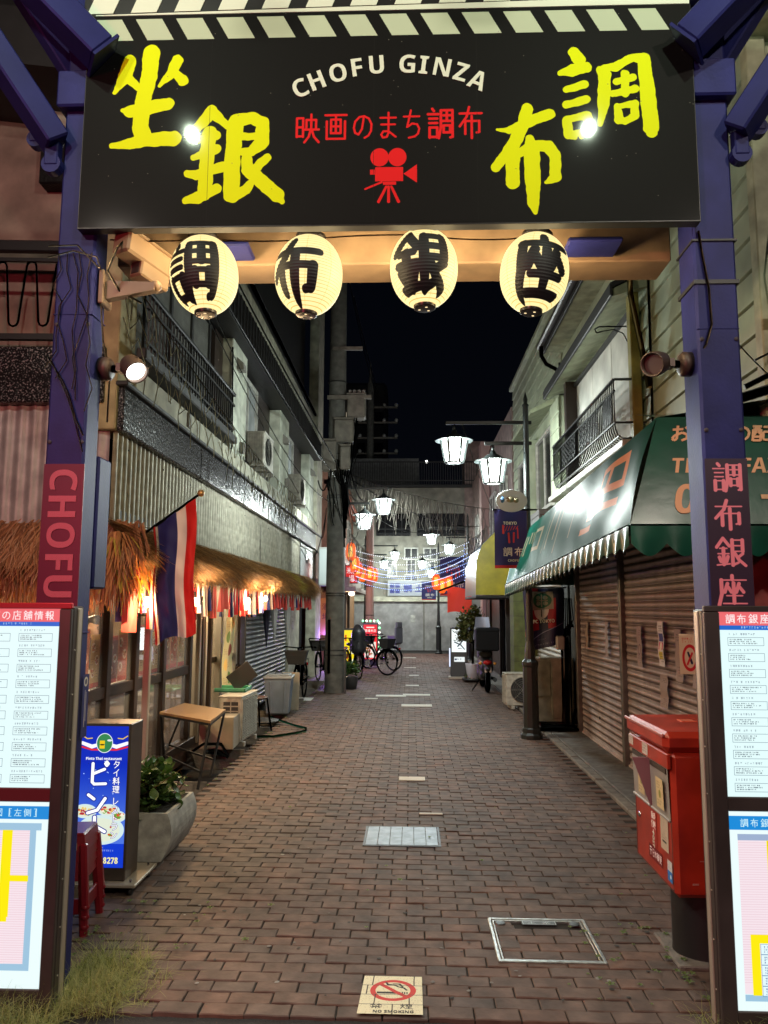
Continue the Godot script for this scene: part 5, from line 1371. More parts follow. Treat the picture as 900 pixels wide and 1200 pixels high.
	for q in [[-1.582, -3.78, 1.0], [1.392, -3.74, -1.0]]:
		var b := MB.new(); b.quad(V(q[0], 1.12, q[1] + 0.035 * q[2]), V(q[0], 1.12, q[1] - 0.035 * q[2]), V(q[0], 1.42, q[1] - 0.035 * q[2]), V(q[0], 1.42, q[1] + 0.035 * q[2]), V(q[2], 0, 0))
		obj("sticker", b, st, t)
	var im3 := picture(96, 128, Color(0.82, 0.74, 0.58)); small_print(im3, 14, 12, 60, 2, 9, Color(0.75, 0.1, 0.1), 7.0)
	for i in 32: stroke(im3, [V(48 + cos(TAU * i / 32) * 30, 76 + sin(TAU * i / 32) * 38, 5), V(48 + cos(TAU * (i + 1) / 32) * 30, 76 + sin(TAU * (i + 1) / 32) * 38, 5)], Color(0.75, 0.12, 0.12))
	stroke(im3, [V(40, 60, 4), V(56, 92, 5)], Color(0.1, 0.1, 0.2)); stroke(im3, [V(58, 62, 4), V(36, 96, 4)], Color(0.75, 0.12, 0.12))
	var b3 := MB.new().bb(V(1.32, 1.55, -3.83), V(1.394, 1.553, -3.828))
	var b4 := MB.new(); b4.quad(V(1.295, 1.44, -3.80), V(1.395, 1.44, -3.80), V(1.395, 1.63, -3.80), V(1.295, 1.63, -3.80), V(0, 0, 1))
	var sg := solo("small_sign", b4, printed("small_sign", im3), "small cream no smoking plate clipped to the blue post above the post box", "sign")
	# spotlights and the camera
	spotlight(V(-1.585, 2.96, -3.78), 1.0, true)
	spotlight(V(1.395, 2.96, -3.76), -1.0, false)
	cctv()
	# lanterns and their cord
	var cord := solo("electric_wire", MB.new().tube(sag(V(-1.55, 3.63, -3.72), V(-1.06, 3.645, -3.75), 0.01) + sag(V(-1.06, 3.645, -3.75), V(-0.52, 3.635, -3.75), 0.012) + sag(V(-0.52, 3.635, -3.75), V(0.07, 3.65, -3.75), -0.01) + sag(V(0.07, 3.65, -3.75), V(0.63, 3.635, -3.75), 0.02), 0.004, 5), mt("copper_cord", [0.35, 0.16, 0.06], 0.5), "thin copper coloured cord linking the four paper lanterns", "cord")
	var spec := [["調", -1.06, 3.455, -0.26, 0.07], ["布", -0.52, 3.45, -0.36, -0.05], ["銀", 0.07, 3.48, -0.12, 0.02], ["座", 0.63, 3.45, 0.13, -0.1]]
	for i in 4: lantern(spec[i], i)
	# light garlands wound on the post
	var gw := MB.new()
	var r2 := RandomNumberGenerator.new(); r2.seed = 5
	for k in 5:
		var p := []
		var x := -1.78 + k * 0.045
		for j in 8: p.append(V(x + r2.randf_range(-0.035, 0.035), 3.52 - j * (0.085 + 0.008 * k), -3.637))
		gw.tube(p, 0.0028, 4)
	gw.tube([V(-1.83, 3.5, -3.64), V(-1.7, 3.53, -3.632), V(-1.58, 3.5, -3.64), V(-1.575, 3.4, -3.75)], 0.004, 4).tube([V(-1.83, 3.56, -3.64), V(-1.68, 3.56, -3.632), V(-1.575, 3.45, -3.66)], 0.004, 4)
	gw.tube([V(-1.8, 2.98, -3.64), V(-1.72, 2.86, -3.636), V(-1.68, 2.78, -3.636), V(-1.64, 2.66, -3.636), V(-1.6, 2.58, -3.636)], 0.004, 4).tube([V(-1.78, 2.96, -3.637), V(-1.7, 2.8, -3.636), V(-1.66, 2.7, -3.636), V(-1.6, 2.5, -3.64)], 0.003, 4)
	gw.tube([V(-1.575, 3.3, -3.7), V(-1.572, 3.1, -3.75), V(-1.57, 2.95, -3.85), V(-1.575, 2.7, -3.86)], 0.005, 4)
	solo("light_garland", gw, mt("garland_wire", [0.6, 0.45, 0.32], 0.6), "unlit wire light garland tangled round the top of the blue post", "garland")
	solo("power_cable", MB.new().tube([V(1.42, 3.6, -3.64), V(1.43, 3.5, -3.64), V(1.455, 3.3, -3.636), V(1.46, 3.12, -3.636), V(1.43, 3.02, -3.64), V(1.42, 3.0, -3.66)], 0.006, 5), mt("pale_wire", [0.3, 0.22, 0.16], 0.6), "cable running down the blue post to the unlit spotlight", "cable")

func spotlight(at: Vector3, s: float, lit: bool):
	var t := thing("spotlight", "round spotlight, lit bright white, on the post under the camera" if lit else "round bronze spotlight, switched off, on the post beside the siding", "spotlight", at, 0, "spotlights on the arch posts")
	var br := mt("bronze_paint", [0.07, 0.045, 0.035], 0.45, 0.3)
	obj("base", MB.new().lathe([Vector2(0, 0), Vector2(0.062, 0), Vector2(0.062, 0.04), Vector2(0.045, 0.055), Vector2(0, 0.055)], 18, Transform3D(Basis(V(0, 0, 1), -s * PI / 2), V(0, 0, 0))), br, t)
	obj("arm", MB.new().tube([V(s * 0.05, 0, 0), V(s * 0.12, 0.0, 0.01)], 0.02, 10).bb(V(s * 0.1 - 0.012, -0.02, -0.03), V(s * 0.1 + 0.012, 0.02, 0.04)), br, t)
	var aim := V(s * 0.5, -0.55 if lit else -0.25, 0.42 if lit else 0.5).normalized()
	var B := Basis(Quaternion(V(0, 1, 0), aim))
	var c := V(s * 0.17, 0.0, 0.02)
	obj("housing", MB.new().lathe([Vector2(0, -0.07), Vector2(0.03, -0.07), Vector2(0.052, -0.045), Vector2(0.06, 0.0), Vector2(0.062, 0.055), Vector2(0.054, 0.055), Vector2(0.05, 0.03)], 20, Transform3D(B, c)), br, t)
	if lit:
		obj("bulb_light", MB.new().lathe([Vector2(0.0, 0.058), Vector2(0.03, 0.052), Vector2(0.05, 0.035)], 20, Transform3D(B, c)), em("flood_light", [1.0, 0.97, 0.88], 8.0), t)
		spot(t, c + aim * 0.09, c + aim * 2.0, [1.0, 0.96, 0.85], 4.0, 65.0, 0.04)
	else:
		obj("lens", MB.new().lathe([Vector2(0.0, 0.035), Vector2(0.03, 0.034), Vector2(0.05, 0.03)], 20, Transform3D(B, c)), mt("dull_lens", [0.12, 0.09, 0.08], 0.15), t)

func cctv():
	var t := thing("security_camera", "beige security camera on a bracket arm beside the first lantern", "camera", V(-1.58, 3.36, -3.75))
	var bg := mt("camera_beige", [0.28, 0.18, 0.105], 0.5, 0, {"n": "soft"})
	obj("wall_plate", MB.new().bb(V(-0.008, -0.08, -0.06), V(0.02, 0.1, 0.06), 0.005), bg, t)
	obj("arm", MB.new().prism(PackedVector2Array([Vector2(0, -0.05), Vector2(0.26, 0.0), Vector2(0.26, 0.04), Vector2(0, 0.05)]), Transform3D(Basis(), V(0.01, 0, 0.03)), 0.05), bg, t)
	var B := Basis(Vector3.UP, -0.45) * Basis(V(1, 0, 0), -0.12)
	var c := V(0.2, 0.2, -0.06)
	obj("housing", MB.new().box(c, V(0.12, 0.12, 0.38), 0.012, B), bg, t)
	obj("sun_shield", MB.new().box(c + B * V(0, 0.065, 0.02), V(0.135, 0.012, 0.4), 0.004, B), bg, t)
	obj("lower_box", MB.new().box(c + B * V(0.01, -0.09, -0.02), V(0.085, 0.09, 0.2), 0.008, B), bg, t)
	obj("back_plate", MB.new().box(c + B * V(0, 0.0, 0.171), V(0.08, 0.05, 0.004), 0.001, B), mt("dark_recess", [0.03, 0.02, 0.015], 0.6), t)
	obj("opening", MB.new().box(c + B * V(0.008, -0.09, 0.081), V(0.05, 0.06, 0.004), 0.001, B), mt("dark_recess"), t)
	obj("cable", MB.new().tube([c + B * V(0.01, 0.01, 0.175), c + B * V(0.02, -0.06, 0.22), c + B * V(-0.05, -0.16, 0.2), c + B * V(-0.06, -0.22, 0.1), c + B * V(0.0, -0.25, 0.0)], 0.006, 6), mt("beige_cable", [0.4, 0.32, 0.24], 0.6), t)
	obj("joint", MB.new().ball(V(0.27, 0.03, 0.0), V(0.03, 0.03, 0.03), 12, 8), bg, t)

func lantern(q: Array, i: int):
	var H := 0.4
	var names := ["leftmost paper lantern, next to the camera, with the character on its left side", "second paper lantern, its black character turned to the left", "third paper lantern, its character facing straight ahead, highest of the four", "rightmost paper lantern, its character turned to the right, in front of the sided wall"]
	var t := thing("paper_lantern", names[i], "lantern", V(q[1], q[2] - 0.012, -3.75), 0, "lanterns hung under the name board")
	t.rotation = Vector3(0.0, q[3], q[4])
	var im := picture(1024, 420, Color(1.0, 0.93, 0.66))
	for k in 8: rect(im, 64 + k * 128, 0, 3, 420, Color(0.93, 0.8, 0.45))
	for k in 26: rect(im, 0, k * 16.15, 1024, 3, Color(0.9, 0.72, 0.36))
	glyph(im, q[0], 512 - 148, 76, 296, 322, Color(0.03, 0.02, 0.02), 7.4 if i == 0 else 8.6, 5.2 if i == 0 else 7.0)
	var m := printed("lantern%d" % i, im, 1.15, 0.6)
	var pr := []
	var ribs := 26
	for k in ribs * 3 + 1:
		var s := float(k) / (ribs * 3)
		var y := (s - 0.5) * 2.0
		var r := 0.172 * pow(maxf(1.0 - pow(absf(y) * 0.962, 2.1), 0.0), 0.5)
		r = maxf(r, 0.045) + (-0.0016 + 0.0032 * absf(sin(s * ribs * PI)))
		pr.append(Vector2(r, y * H / 2))
	obj("paper_shade", MB.new().lathe(pr, 48), m, t, Vector3.ZERO, Basis(Vector3.UP, PI))
	var blk := mt("black_lacquer", [0.015, 0.012, 0.012], 0.25)
	obj("top_ring", MB.new().lathe([Vector2(0.05, H / 2 - 0.018), Vector2(0.075, H / 2 - 0.012), Vector2(0.078, H / 2 + 0.012), Vector2(0.07, H / 2 + 0.014), Vector2(0.03, H / 2 + 0.008)], 24), blk, t)
	obj("bottom_ring", MB.new().lathe([Vector2(0.0, -H / 2 - 0.014), Vector2(0.05, -H / 2 - 0.014), Vector2(0.056, -H / 2 - 0.01), Vector2(0.057, -H / 2 + 0.02), Vector2(0.05, -H / 2 + 0.022)], 24), blk, t)
	obj("brass_band", MB.new().lathe([Vector2(0.0575, -H / 2 + 0.002), Vector2(0.0585, -H / 2 + 0.006), Vector2(0.0585, -H / 2 + 0.016), Vector2(0.0575, -H / 2 + 0.02)], 24), mt("brass_band", [0.5, 0.34, 0.14], 0.3, 0.8), t)
	for k in 3:
		var a := TAU * k / 3 + 0.4
		obj("vent_light", MB.new().lathe([Vector2(0, 0), Vector2(0.007, 0)], 8, Transform3D(Basis(), V(0.028 * sin(a), -H / 2 - 0.0152, 0.028 * cos(a)))), em("vent_light", [1, 0.75, 0.4], 1.2), t)
	obj("hook", MB.new().tube([V(0, H / 2 + 0.008, 0), V(0.012, H / 2 + 0.03, 0), V(-0.004, H / 2 + 0.045, 0), V(0, H / 2 + 0.06, 0)], 0.005, 6), mt("copper_cord"), t)
	omni(t, V(0, 0, 0), [1.0, 0.76, 0.42], 0.62, 0.06)

# ---------------------------------------------------------------- lit information boards at both posts
func info_boards():
	var ink := Color(0.35, 0.42, 0.5)
	for side in 2:
		var left := side == 0
		var x0 := -2.62 if left else 1.305
		var x1 := -1.545 if left else 2.4
		var t := thing("information_board", "lit information board with red header bar and shop list, beside the weeds and red stool" if left else "lit information board with grey frame and shop list, in front of the red post box", "information board")
		var fr := mt("board_frame", [0.085, 0.07, 0.068], 0.4, 0.4, {"n": "soft"})
		obj("case", MB.new().bb(V(x0, -0.02, -3.63), V(x1, 1.75, -3.515), 0.008), fr, t)
		var top_frame_mat := mt("red_reflection_frame", [0.35, 0.012, 0.02], 0.4) if left else fr  # red reflection on the top bar is put into its colour
		obj("frame", MB.new().bb(V(x0, 1.738, -3.515), V(x1, 1.765, -3.49), 0.004), top_frame_mat, t)
		obj("frame", MB.new().bb(V(x0, 0.885, -3.515), V(x1, 0.945, -3.495), 0.004), mt("dim_red_reflection_frame", [0.1, 0.012, 0.018], 0.4) if left else fr, t)  # dark red stands for the same reflected light, weaker here
		obj("frame", MB.new().bb(V(x0, -0.02, -3.515), V(x1, 0.08 if not left else 0.105, -3.495), 0.004), fr, t)
		obj("frame", MB.new().bb(V(-1.6 if left else 1.305, -0.02, -3.515), V(-1.545 if left else 1.372, 1.737, -3.49), 0.004), fr, t)
		var edge := -1.545 if left else 1.305
		obj("edge_trim", MB.new().bb(V(edge - 0.006, 0.0, -3.6), V(edge + 0.006, 1.74, -3.56), 0.003), mt("pale_trim", [0.45, 0.4, 0.33], 0.4, 0.4), t)
		for k in 8: obj("screw", MB.new().ball(V(edge + (0.007 if left else -0.007), 0.15 + k * 0.2, -3.53), V(0.003, 0.004, 0.004), 6, 4), mt("pale_trim"), t)
		# upper list
		var ww := 700; var hh := 560
		var im := picture(ww, hh, Color(0.9, 1.0, 1.0))
		rect(im, 0, 0, ww, 42, Color(0.93, 0.42, 0.44)); rect(im, 0, 42, ww, 14, Color(0.1, 0.4, 0.8))
		if left:
			line_of(im, "調布銀座の店舗情報", ww - 16 - 9 * 36, 7, 29, 36, Color(1, 0.97, 0.97), 4.5, 4.0)
			small_print(im, ww - 190, 45, 120, 1, 9, Color(0.8, 0.9, 1.0), 7.0)
		else:
			line_of(im, "調布銀座の店舗情報", 22, 7, 29, 36, Color(1, 0.97, 0.97), 4.5, 4.0)
			small_print(im, 70, 45, 150, 1, 9, Color(0.8, 0.9, 1.0), 7.0)
		for r in 10:
			for c in 5:
				var bx := (ww - 136 - c * 140.0) if left else (26 + c * 140.0)
				var by := 66 + r * 49.0
				small_print(im, bx + 4, by, 100, 1, 9, Color(0.5, 0.56, 0.62), 7.0)
				frame(im, bx, by + 13, 112, 26, 1.0, ink)
				small_print(im, bx + 6, by + 18, 90, 3, 6, Color(0.35, 0.4, 0.45), 4.0)
		var px0 := -2.58 if left else 1.372
		var px1 := -1.6 if left else 2.36
		var b := MB.new(); b.quad(V(px0, 0.945, -3.505), V(px1, 0.945, -3.505), V(px1, 1.738, -3.505), V(px0, 1.738, -3.505), V(0, 0, 1))
		obj("list_light_panel", b, printed("info_list%d" % side, im, 0.98), t)
		# lower map
		im = picture(ww, hh, Color(0.93, 1.0, 1.0))
		rect(im, 0, 14, ww, 40, Color(0.1, 0.55, 0.86))
		var pink := Color(0.97, 0.9, 0.93); var yel := Color(1.0, 0.93, 0.05); var grb := Color(0.62, 0.78, 0.88)
		if left:
			line_of(im, "調布銀座の店舗地図【左側】", ww - 22 - 13 * 31, 22, 24, 31, Color(0.85, 0.97, 1.0), 4.5, 4.0)
			rect(im, 0, 66, ww - 24, 22, grb)
			rect(im, ww - 60, 66, 20, 440, grb); rect(im, 0, 488, ww - 40, 20, grb)
			rect(im, ww - 440, 88, 380, 400, pink)
			rect(im, ww - 148, 88, 32, 262, yel); rect(im, ww - 116, 225, 58, 18, yel); rect(im, ww - 440, 340, 320, 24, yel)
			rect(im, ww - 440, 88, 280, 240, Color(0.9, 0.99, 1.0))
			for k in 10:
				frame(im, ww - 300, 90 + k * 24, 140, 24, 1, Color(0.5, 0.7, 0.8)); small_print(im, ww - 250, 94 + k * 24, 80, 2, 8, Color(0.3, 0.4, 0.6), 6.0)
		else:
			line_of(im, "調布銀座の店舗地図", 36, 22, 24, 31, Color(0.85, 0.97, 1.0), 4.5, 4.0)
			rect(im, 26, 66, ww, 18, Color(0.62, 0.7, 0.82)); rect(im, 26, 516, ww, 18, grb)
			rect(im, 26, 84, 110, 430, pink)
			rect(im, 112, 84, 34, 290, yel); rect(im, 50, 350, 100, 24, yel); rect(im, 50, 350, 26, 168, yel)
			rect(im, 78, 374, 300, 144, Color(0.9, 0.99, 1.0)); rect(im, 146, 84, 300, 250, Color(0.9, 0.99, 1.0))
			for k in 8:
				frame(im, 146, 86 + k * 30, 200, 30, 1, Color(0.4, 0.55, 0.7)); small_print(im, 156, 92 + k * 30, 80, 2, 9, Color(0.3, 0.4, 0.6), 6.0)
			for k in 5:
				frame(im, 78, 376 + k * 29, 78, 29, 1, Color(0.4, 0.55, 0.7)); small_print(im, 88, 382 + k * 29, 50, 3, 7, Color(0.3, 0.4, 0.6), 5.0)
		# brick pattern printed on the map
		for y in range(90, 486, 7):
			for x in range(0 if left else 26, ww, 1):
				if im.get_pixel(x, y).is_equal_approx(im.get_pixel(x, y)) and absf(im.get_pixel(x, y).g - pink.g) < 0.02 and absf(im.get_pixel(x, y).r - pink.r) < 0.02: im.set_pixel(x, y, Color(0.9, 0.76, 0.8))
		b = MB.new(); b.quad(V(px0, 0.08 if not left else 0.105, -3.505), V(px1, 0.08 if not left else 0.105, -3.505), V(px1, 0.885, -3.505), V(px0, 0.885, -3.505), V(0, 0, 1))
		obj("map_light_panel", b, printed("info_map%d" % side, im, 0.98), t)
		area(t, V((px0 + px1) / 2, 0.9, -3.48), 0.9, 1.5, V(0, 180, 0), [0.9, 1, 1], 0.4)

# ---------------------------------------------------------------- street lamps
func lamp_head(t: Node3D, at: Vector3, e: float):
	# six-sided glass lantern under a wide tin hat, hung from its arm
	var iron := mt("lamp_iron", [0.02, 0.025, 0.025], 0.4, 0.3)
	var h := Node3D.new(); h.name = "lamp_head"; h.position = at; t.add_child(h, true)
	obj("hat", MB.new().lathe([Vector2(0.0, 0.31), Vector2(0.03, 0.31), Vector2(0.045, 0.27), Vector2(0.11, 0.235), Vector2(0.17, 0.185), Vector2(0.265, 0.165), Vector2(0.27, 0.155), Vector2(0.17, 0.165), Vector2(0.0, 0.17)], 24), iron, h)
	obj("hanger", MB.new().tube([V(0, 0.3, 0), V(0, 0.42, 0)], 0.014, 8).ball(V(0, 0.34, 0), V(0.022, 0.03, 0.022), 10, 6), iron, h)
	var g := MB.new()
	var ribs := MB.new()
	for k in 6:
		var a := TAU * (k + 0.5) / 6; var b := TAU * (k - 0.5) / 6
		var ta := V(sin(a), 0, cos(a)) ; var tb := V(sin(b), 0, cos(b))
		g.quad(tb.lerp(ta, 0.13) * 0.185 + V(0, 0.15, 0), tb.lerp(ta, 0.87) * 0.185 + V(0, 0.15, 0), tb.lerp(ta, 0.82) * 0.118 + V(0, -0.15, 0), tb.lerp(ta, 0.18) * 0.118 + V(0, -0.15, 0), ta + tb)
		ribs.bar(ta * 0.192 + V(0, 0.165, 0), ta * 0.127 + V(0, -0.16, 0), 0.022, 0.03)
	g.lathe([Vector2(0, -0.155), Vector2(0.1, -0.155)], 12)
	obj("lamp_glass", g, em("street_light", [0.9, 1.0, 0.96], 1.5, [0.8, 0.8, 0.8]), h)
	obj("ribs", ribs, iron, h)
	obj("base_ring", MB.new().lathe([Vector2(0.1, -0.165), Vector2(0.13, -0.165), Vector2(0.13, -0.15), Vector2(0.115, -0.145)], 18), iron, h)
	omni(h, V(0, 0.0, 0), [0.9, 1.0, 0.95], e, 0.1)

func street_lamp(label: String, at: Vector3, height: float, heads: Array, e: float, base := true):
	var t := thing("street_lamp", label, "street lamp", at, 0, "street lamps with two hanging lanterns")
	var iron := mt("lamp_iron")
	obj("post", MB.new().lathe([Vector2(0.055, 1.3 if base else 0.0), Vector2(0.045, 2.2), Vector2(0.04, height)], 16), iron, t)
	if base:
		obj("base", MB.new().lathe([Vector2(0.15, 0), Vector2(0.15, 0.05), Vector2(0.125, 0.08), Vector2(0.125, 0.13), Vector2(0.11, 0.15), Vector2(0.1, 0.95), Vector2(0.112, 0.98), Vector2(0.112, 1.02), Vector2(0.075, 1.06), Vector2(0.07, 1.2), Vector2(0.05, 1.3)], 10, Transform3D(), true), iron, t)
	obj("finial", MB.new().lathe([Vector2(0.045, height), Vector2(0.05, height + 0.02), Vector2(0.025, height + 0.04), Vector2(0.035, height + 0.1), Vector2(0.0, height + 0.22)], 10), iron, t)
	for q in heads:
		var y: float = q.y + 0.42
		var s := signf(q.x)
		obj("arm", MB.new().bar(V(-s * 0.08, y, q.z), V(q.x + s * 0.12, y, q.z), 0.035, 0.05, 0.006), iron, t)
		lamp_head(t, q, e)

func street_lamps():
	street_lamp("black street lamp with two hanging lanterns beside the green awning", V(1.65, 0, -10.8), 4.62, [V(-1.02, 3.96, 0), V(-0.47, 3.66, 0)], 7.5)
	street_lamp("street lamp with two hanging lanterns beside the concrete utility pole", V(-1.62, 0, -17.0), 4.5, [V(1.03, 3.98, 0), V(0.6, 3.64, 0)], 6.5)
	street_lamp("street lamp behind the yellow awning, its two lanterns over the string lights", V(1.95, 0, -26.0), 4.7, [V(-1.22, 4.05, 0), V(-0.62, 3.7, 0)], 7.0)
	street_lamp("street lamp at the far end beside the second concrete pole", V(-1.75, 0, -30.2), 4.4, [V(1.15, 3.75, 0), V(0.72, 3.4, 0)], 4.5)
	street_lamp("farthest street lamp, a black post in front of the grey shutters", V(1.1, 0, -30.0), 4.1, [V(-0.62, 3.4, 0), V(-0.25, 3.05, 0)], 4.0)
	# festival sign and banner on the near lamp
	banner("navy banner with a red emblem hung from the near street lamp", V(1.6, 0, -10.75), 1.18, 1.63, 2.3, 3.12, "banner_near", 0.0)
	var s := thing("oval_sign", "pale oval sign above the navy banner on the near street lamp", "sign", V(1.42, 3.2, -10.72))
	obj("plate", MB.new().lathe([Vector2(0.0, 0.012), Vector2(0.215, 0.012), Vector2(0.22, 0.0), Vector2(0.215, -0.012), Vector2(0.0, -0.012)], 28, Transform3D(Basis(V(1, 0, 0), PI / 2).scaled(V(1, 0.72, 1)), V(0, 0.04, 0))), mt("pale_sign", [0.45, 0.5, 0.5], 0.4), s)
	obj("motif", MB.new().ball(V(-0.02, 0.06, 0.014), V(0.06, 0.045, 0.006), 12, 6).ball(V(0.06, 0.05, 0.014), V(0.04, 0.04, 0.006), 12, 6), mt("motif_tan", [0.3, 0.25, 0.15], 0.5), s)
	obj("motif", MB.new().ball(V(-0.13, 0.06, 0.014), V(0.03, 0.05, 0.006), 12, 6), mt("motif_blue", [0.1, 0.22, 0.4], 0.5), s)

func banner(label: String, at: Vector3, x0: float, x1: float, y0: float, y1: float, key: String, rotated: float):
	var t := thing("banner", label, "banner", at, rotated, "navy banners hung from the lamp posts")
	var im := picture(192, 352, Color(0.11, 0.13, 0.4))
	var red := Color(0.8, 0.2, 0.2)
	rect(im, 0, 334, 192, 18, Color(0.7, 0.1, 0.12))
	for k in 6: stroke(im, [V(60 + k * 16, 98, 2.2), V(48 + k * 16, 132 - k * 3, 2.2)], red)
	brush(im, "50,96,5 52,140,7;84,142,6 88,196,6;116,140,6 114,194,5;138,110,3 140,170,4", Vector2.ZERO, Vector2.ONE, red)
	glyph(im, "調", 50, 226, 54, 54, Color(0.85, 0.84, 0.8), 5, 5); glyph(im, "布", 118, 226, 54, 54, Color(0.85, 0.84, 0.8), 5, 5)
	var w := x1 - x0
	var c := obj("cloth", MB.new().sheet(func(u, v): return V(lerpf(x0, x1, u) - at.x, lerpf(y1, y0, v), 0.012 * sin(v * 5.0 + u * 4.0) + 0.01 * sin(u * 8.0)), 10, 14), printed("banner_print", im, 0, 0.6), t)
	var k := w / 0.45
	text("TOKYO", 0.042 * k, mt("white_lettering"), c, V((x0 + x1) / 2 - at.x - 0.01, lerpf(y1, y0, 0.235), 0.03), Basis(), "lettering", 0.002)
	text("CHOFU", 0.034 * k, mt("white_lettering"), c, V((x0 + x1) / 2 - at.x + 0.03, lerpf(y1, y0, 0.87), 0.03), Basis(), "lettering", 0.002)
	obj("rod", MB.new().tube([V(x0 - at.x - 0.02, y1, 0), V(x1 - at.x + 0.15, y1, 0)], 0.012, 8), mt("lamp_iron"), t)

# ---------------------------------------------------------------- poles, cables, light strings
func poles_and_wires():
	var conc := mt("pole_concrete", [0.17, 0.17, 0.155], 0.85, 0, {"n": "grime", "s": 0.8, "h": "fine", "hs": 0.1})
	var grey := mt("grey_box")
	var blk := mt("black_plastic")
	var t := thing("utility_pole", "grey concrete utility pole with metal bands and transformer boxes", "utility pole", V(-1.58, 0, -16.3))
	obj("pole", MB.new().lathe([Vector2(0.205, -0.05), Vector2(0.195, 3.0), Vector2(0.165, 12.5), Vector2(0.0, 12.5)], 24), conc, t)
	for y in [0.75, 0.85, 1.98, 2.03, 4.05, 4.1, 5.0, 6.6]: obj("band", MB.new().lathe([Vector2(0.206, y), Vector2(0.21, y + 0.005), Vector2(0.21, y + 0.025), Vector2(0.206, y + 0.03)], 24), blk, t)
	for q in [[V(0.42, 6.05, 0.05), V(0.4, 0.5, 0.35)], [V(0.16, 5.5, 0.1), V(0.42, 0.5, 0.35)], [V(-0.14, 4.95, 0.2), V(0.3, 0.65, 0.25)], [V(0.2, 4.9, 0.25), V(0.22, 0.5, 0.2)]]:
		var b := obj("equipment_box", MB.new().box(q[0], q[1], 0.03), grey, t)
		obj("lid", MB.new().box(q[0] + V(0, q[1].y / 2 + 0.02, 0), q[1] * V(1.06, 0, 1.06) + V(0, 0.04, 0), 0.01), grey, b)
	for k in 4: obj("insulator", MB.new().lathe([Vector2(0.04, 6.34), Vector2(0.05, 6.37), Vector2(0.03, 6.4), Vector2(0.045, 6.43), Vector2(0.0, 6.46)], 10), mt("porcelain", [0.4, 0.4, 0.38], 0.3), t, V(0.27 + k * 0.1, 0, 0.05))
	obj("cross_arm", MB.new().bb(V(-0.2, 6.2, 0.18), V(0.75, 6.28, 0.25)).bb(V(-0.1, 7.3, 0.15), V(0.55, 7.37, 0.22)), grey, t)
	var cond := MB.new()
	for k in 5:
		cond.tube([V(0.24 + k * 0.05, 5.9, 0.15), V(0.2 + k * 0.035, 5.2 - k * 0.1, 0.22), V(0.1 + k * 0.04, 4.6 - k * 0.08, 0.28), V(0.16 + k * 0.03, 3.9, 0.22), V(0.2 + k * 0.015, 3.0 + k * 0.2, 0.18)], 0.018, 5)
	for k in 8:
		cond.tube(sag(V(-0.1 + k * 0.04, 4.9, 0.2), V(0.25 + k * 0.03, 4.3 + 0.1 * k, 0.25), 0.22 + 0.05 * (k % 3), 10), 0.012, 4)
	var rc := RandomNumberGenerator.new(); rc.seed = 21
	for k in 16:
		var a0 := rc.randf_range(-0.5, 2.6)
		var p0 := V(cos(a0) * 0.24, rc.randf_range(3.4, 5.6), sin(a0) * 0.24)
		var p1 := p0 + V(rc.randf_range(-0.7, 0.6), rc.randf_range(-1.1, 0.5), rc.randf_range(-0.2, 0.5))
		cond.tube(sag(p0, p1, rc.randf_range(0.1, 0.5), 9), rc.randf_range(0.006, 0.014), 4)
	obj("cable_bundle", cond, blk, t)
	obj("guard_tube", MB.new().tube([V(-0.1, 0.4, 0.19), V(-0.1, 1.5, 0.185)], 0.03, 8), grey, t)
	obj("guard_post", MB.new().bb(V(0.22, -0.02, 0.12), V(0.26, 0.9, 0.2), 0.006), mt("dark_steel"), t)
	var p2 := thing("utility_pole", "pinkish concrete pole behind the red lanterns", "utility pole", V(-1.28, 0, -24.5))
	obj("pole", MB.new().lathe([Vector2(0.13, -0.05), Vector2(0.12, 4.7), Vector2(0, 4.7)], 20), mt("pole_rose", [0.4, 0.28, 0.25], 0.8, 0, {"n": "grime"}), p2)
	for y in [0.9, 1.5, 2.4, 3.3]: obj("band", MB.new().lathe([Vector2(0.132, y), Vector2(0.136, y + 0.005), Vector2(0.136, y + 0.02), Vector2(0.132, y + 0.025)], 20), blk, p2)
	var p3 := thing("power_pole", "dark power pole with rows of insulator cross arms against the night sky", "power pole", V(-1.9, 0, -36.0))
	obj("pole", MB.new().lathe([Vector2(0.2, 0), Vector2(0.16, 12.4), Vector2(0.1, 12.5), Vector2(0.0, 13.6)], 16), conc, p3)
	for k in 4:
		obj("cross_arm", MB.new().bb(V(-0.6, 9.0 + k * 0.75, -0.05), V(1.3, 9.08 + k * 0.75, 0.05)), grey, p3)
		for j in 4: obj("insulator", MB.new().ball(V(-0.5 + j * 0.58, 9.16 + k * 0.75, 0.0), V(0.09, 0.1, 0.09), 8, 6), mt("porcelain"), p3)
	obj("transformer", MB.new().lathe([Vector2(0.0, 6.6), Vector2(0.36, 6.6), Vector2(0.38, 6.7), Vector2(0.38, 7.5), Vector2(0.3, 7.6), Vector2(0.3, 8.0), Vector2(0.0, 8.1)], 18), mt("transformer_grey", [0.3, 0.29, 0.27], 0.6), p3, V(0.1, 0, 0.55))
	obj("equipment_box", MB.new().box(V(0.15, 6.1, 0.5), V(1.1, 1.3, 0.5), 0.04), mt("transformer_grey"), p3)
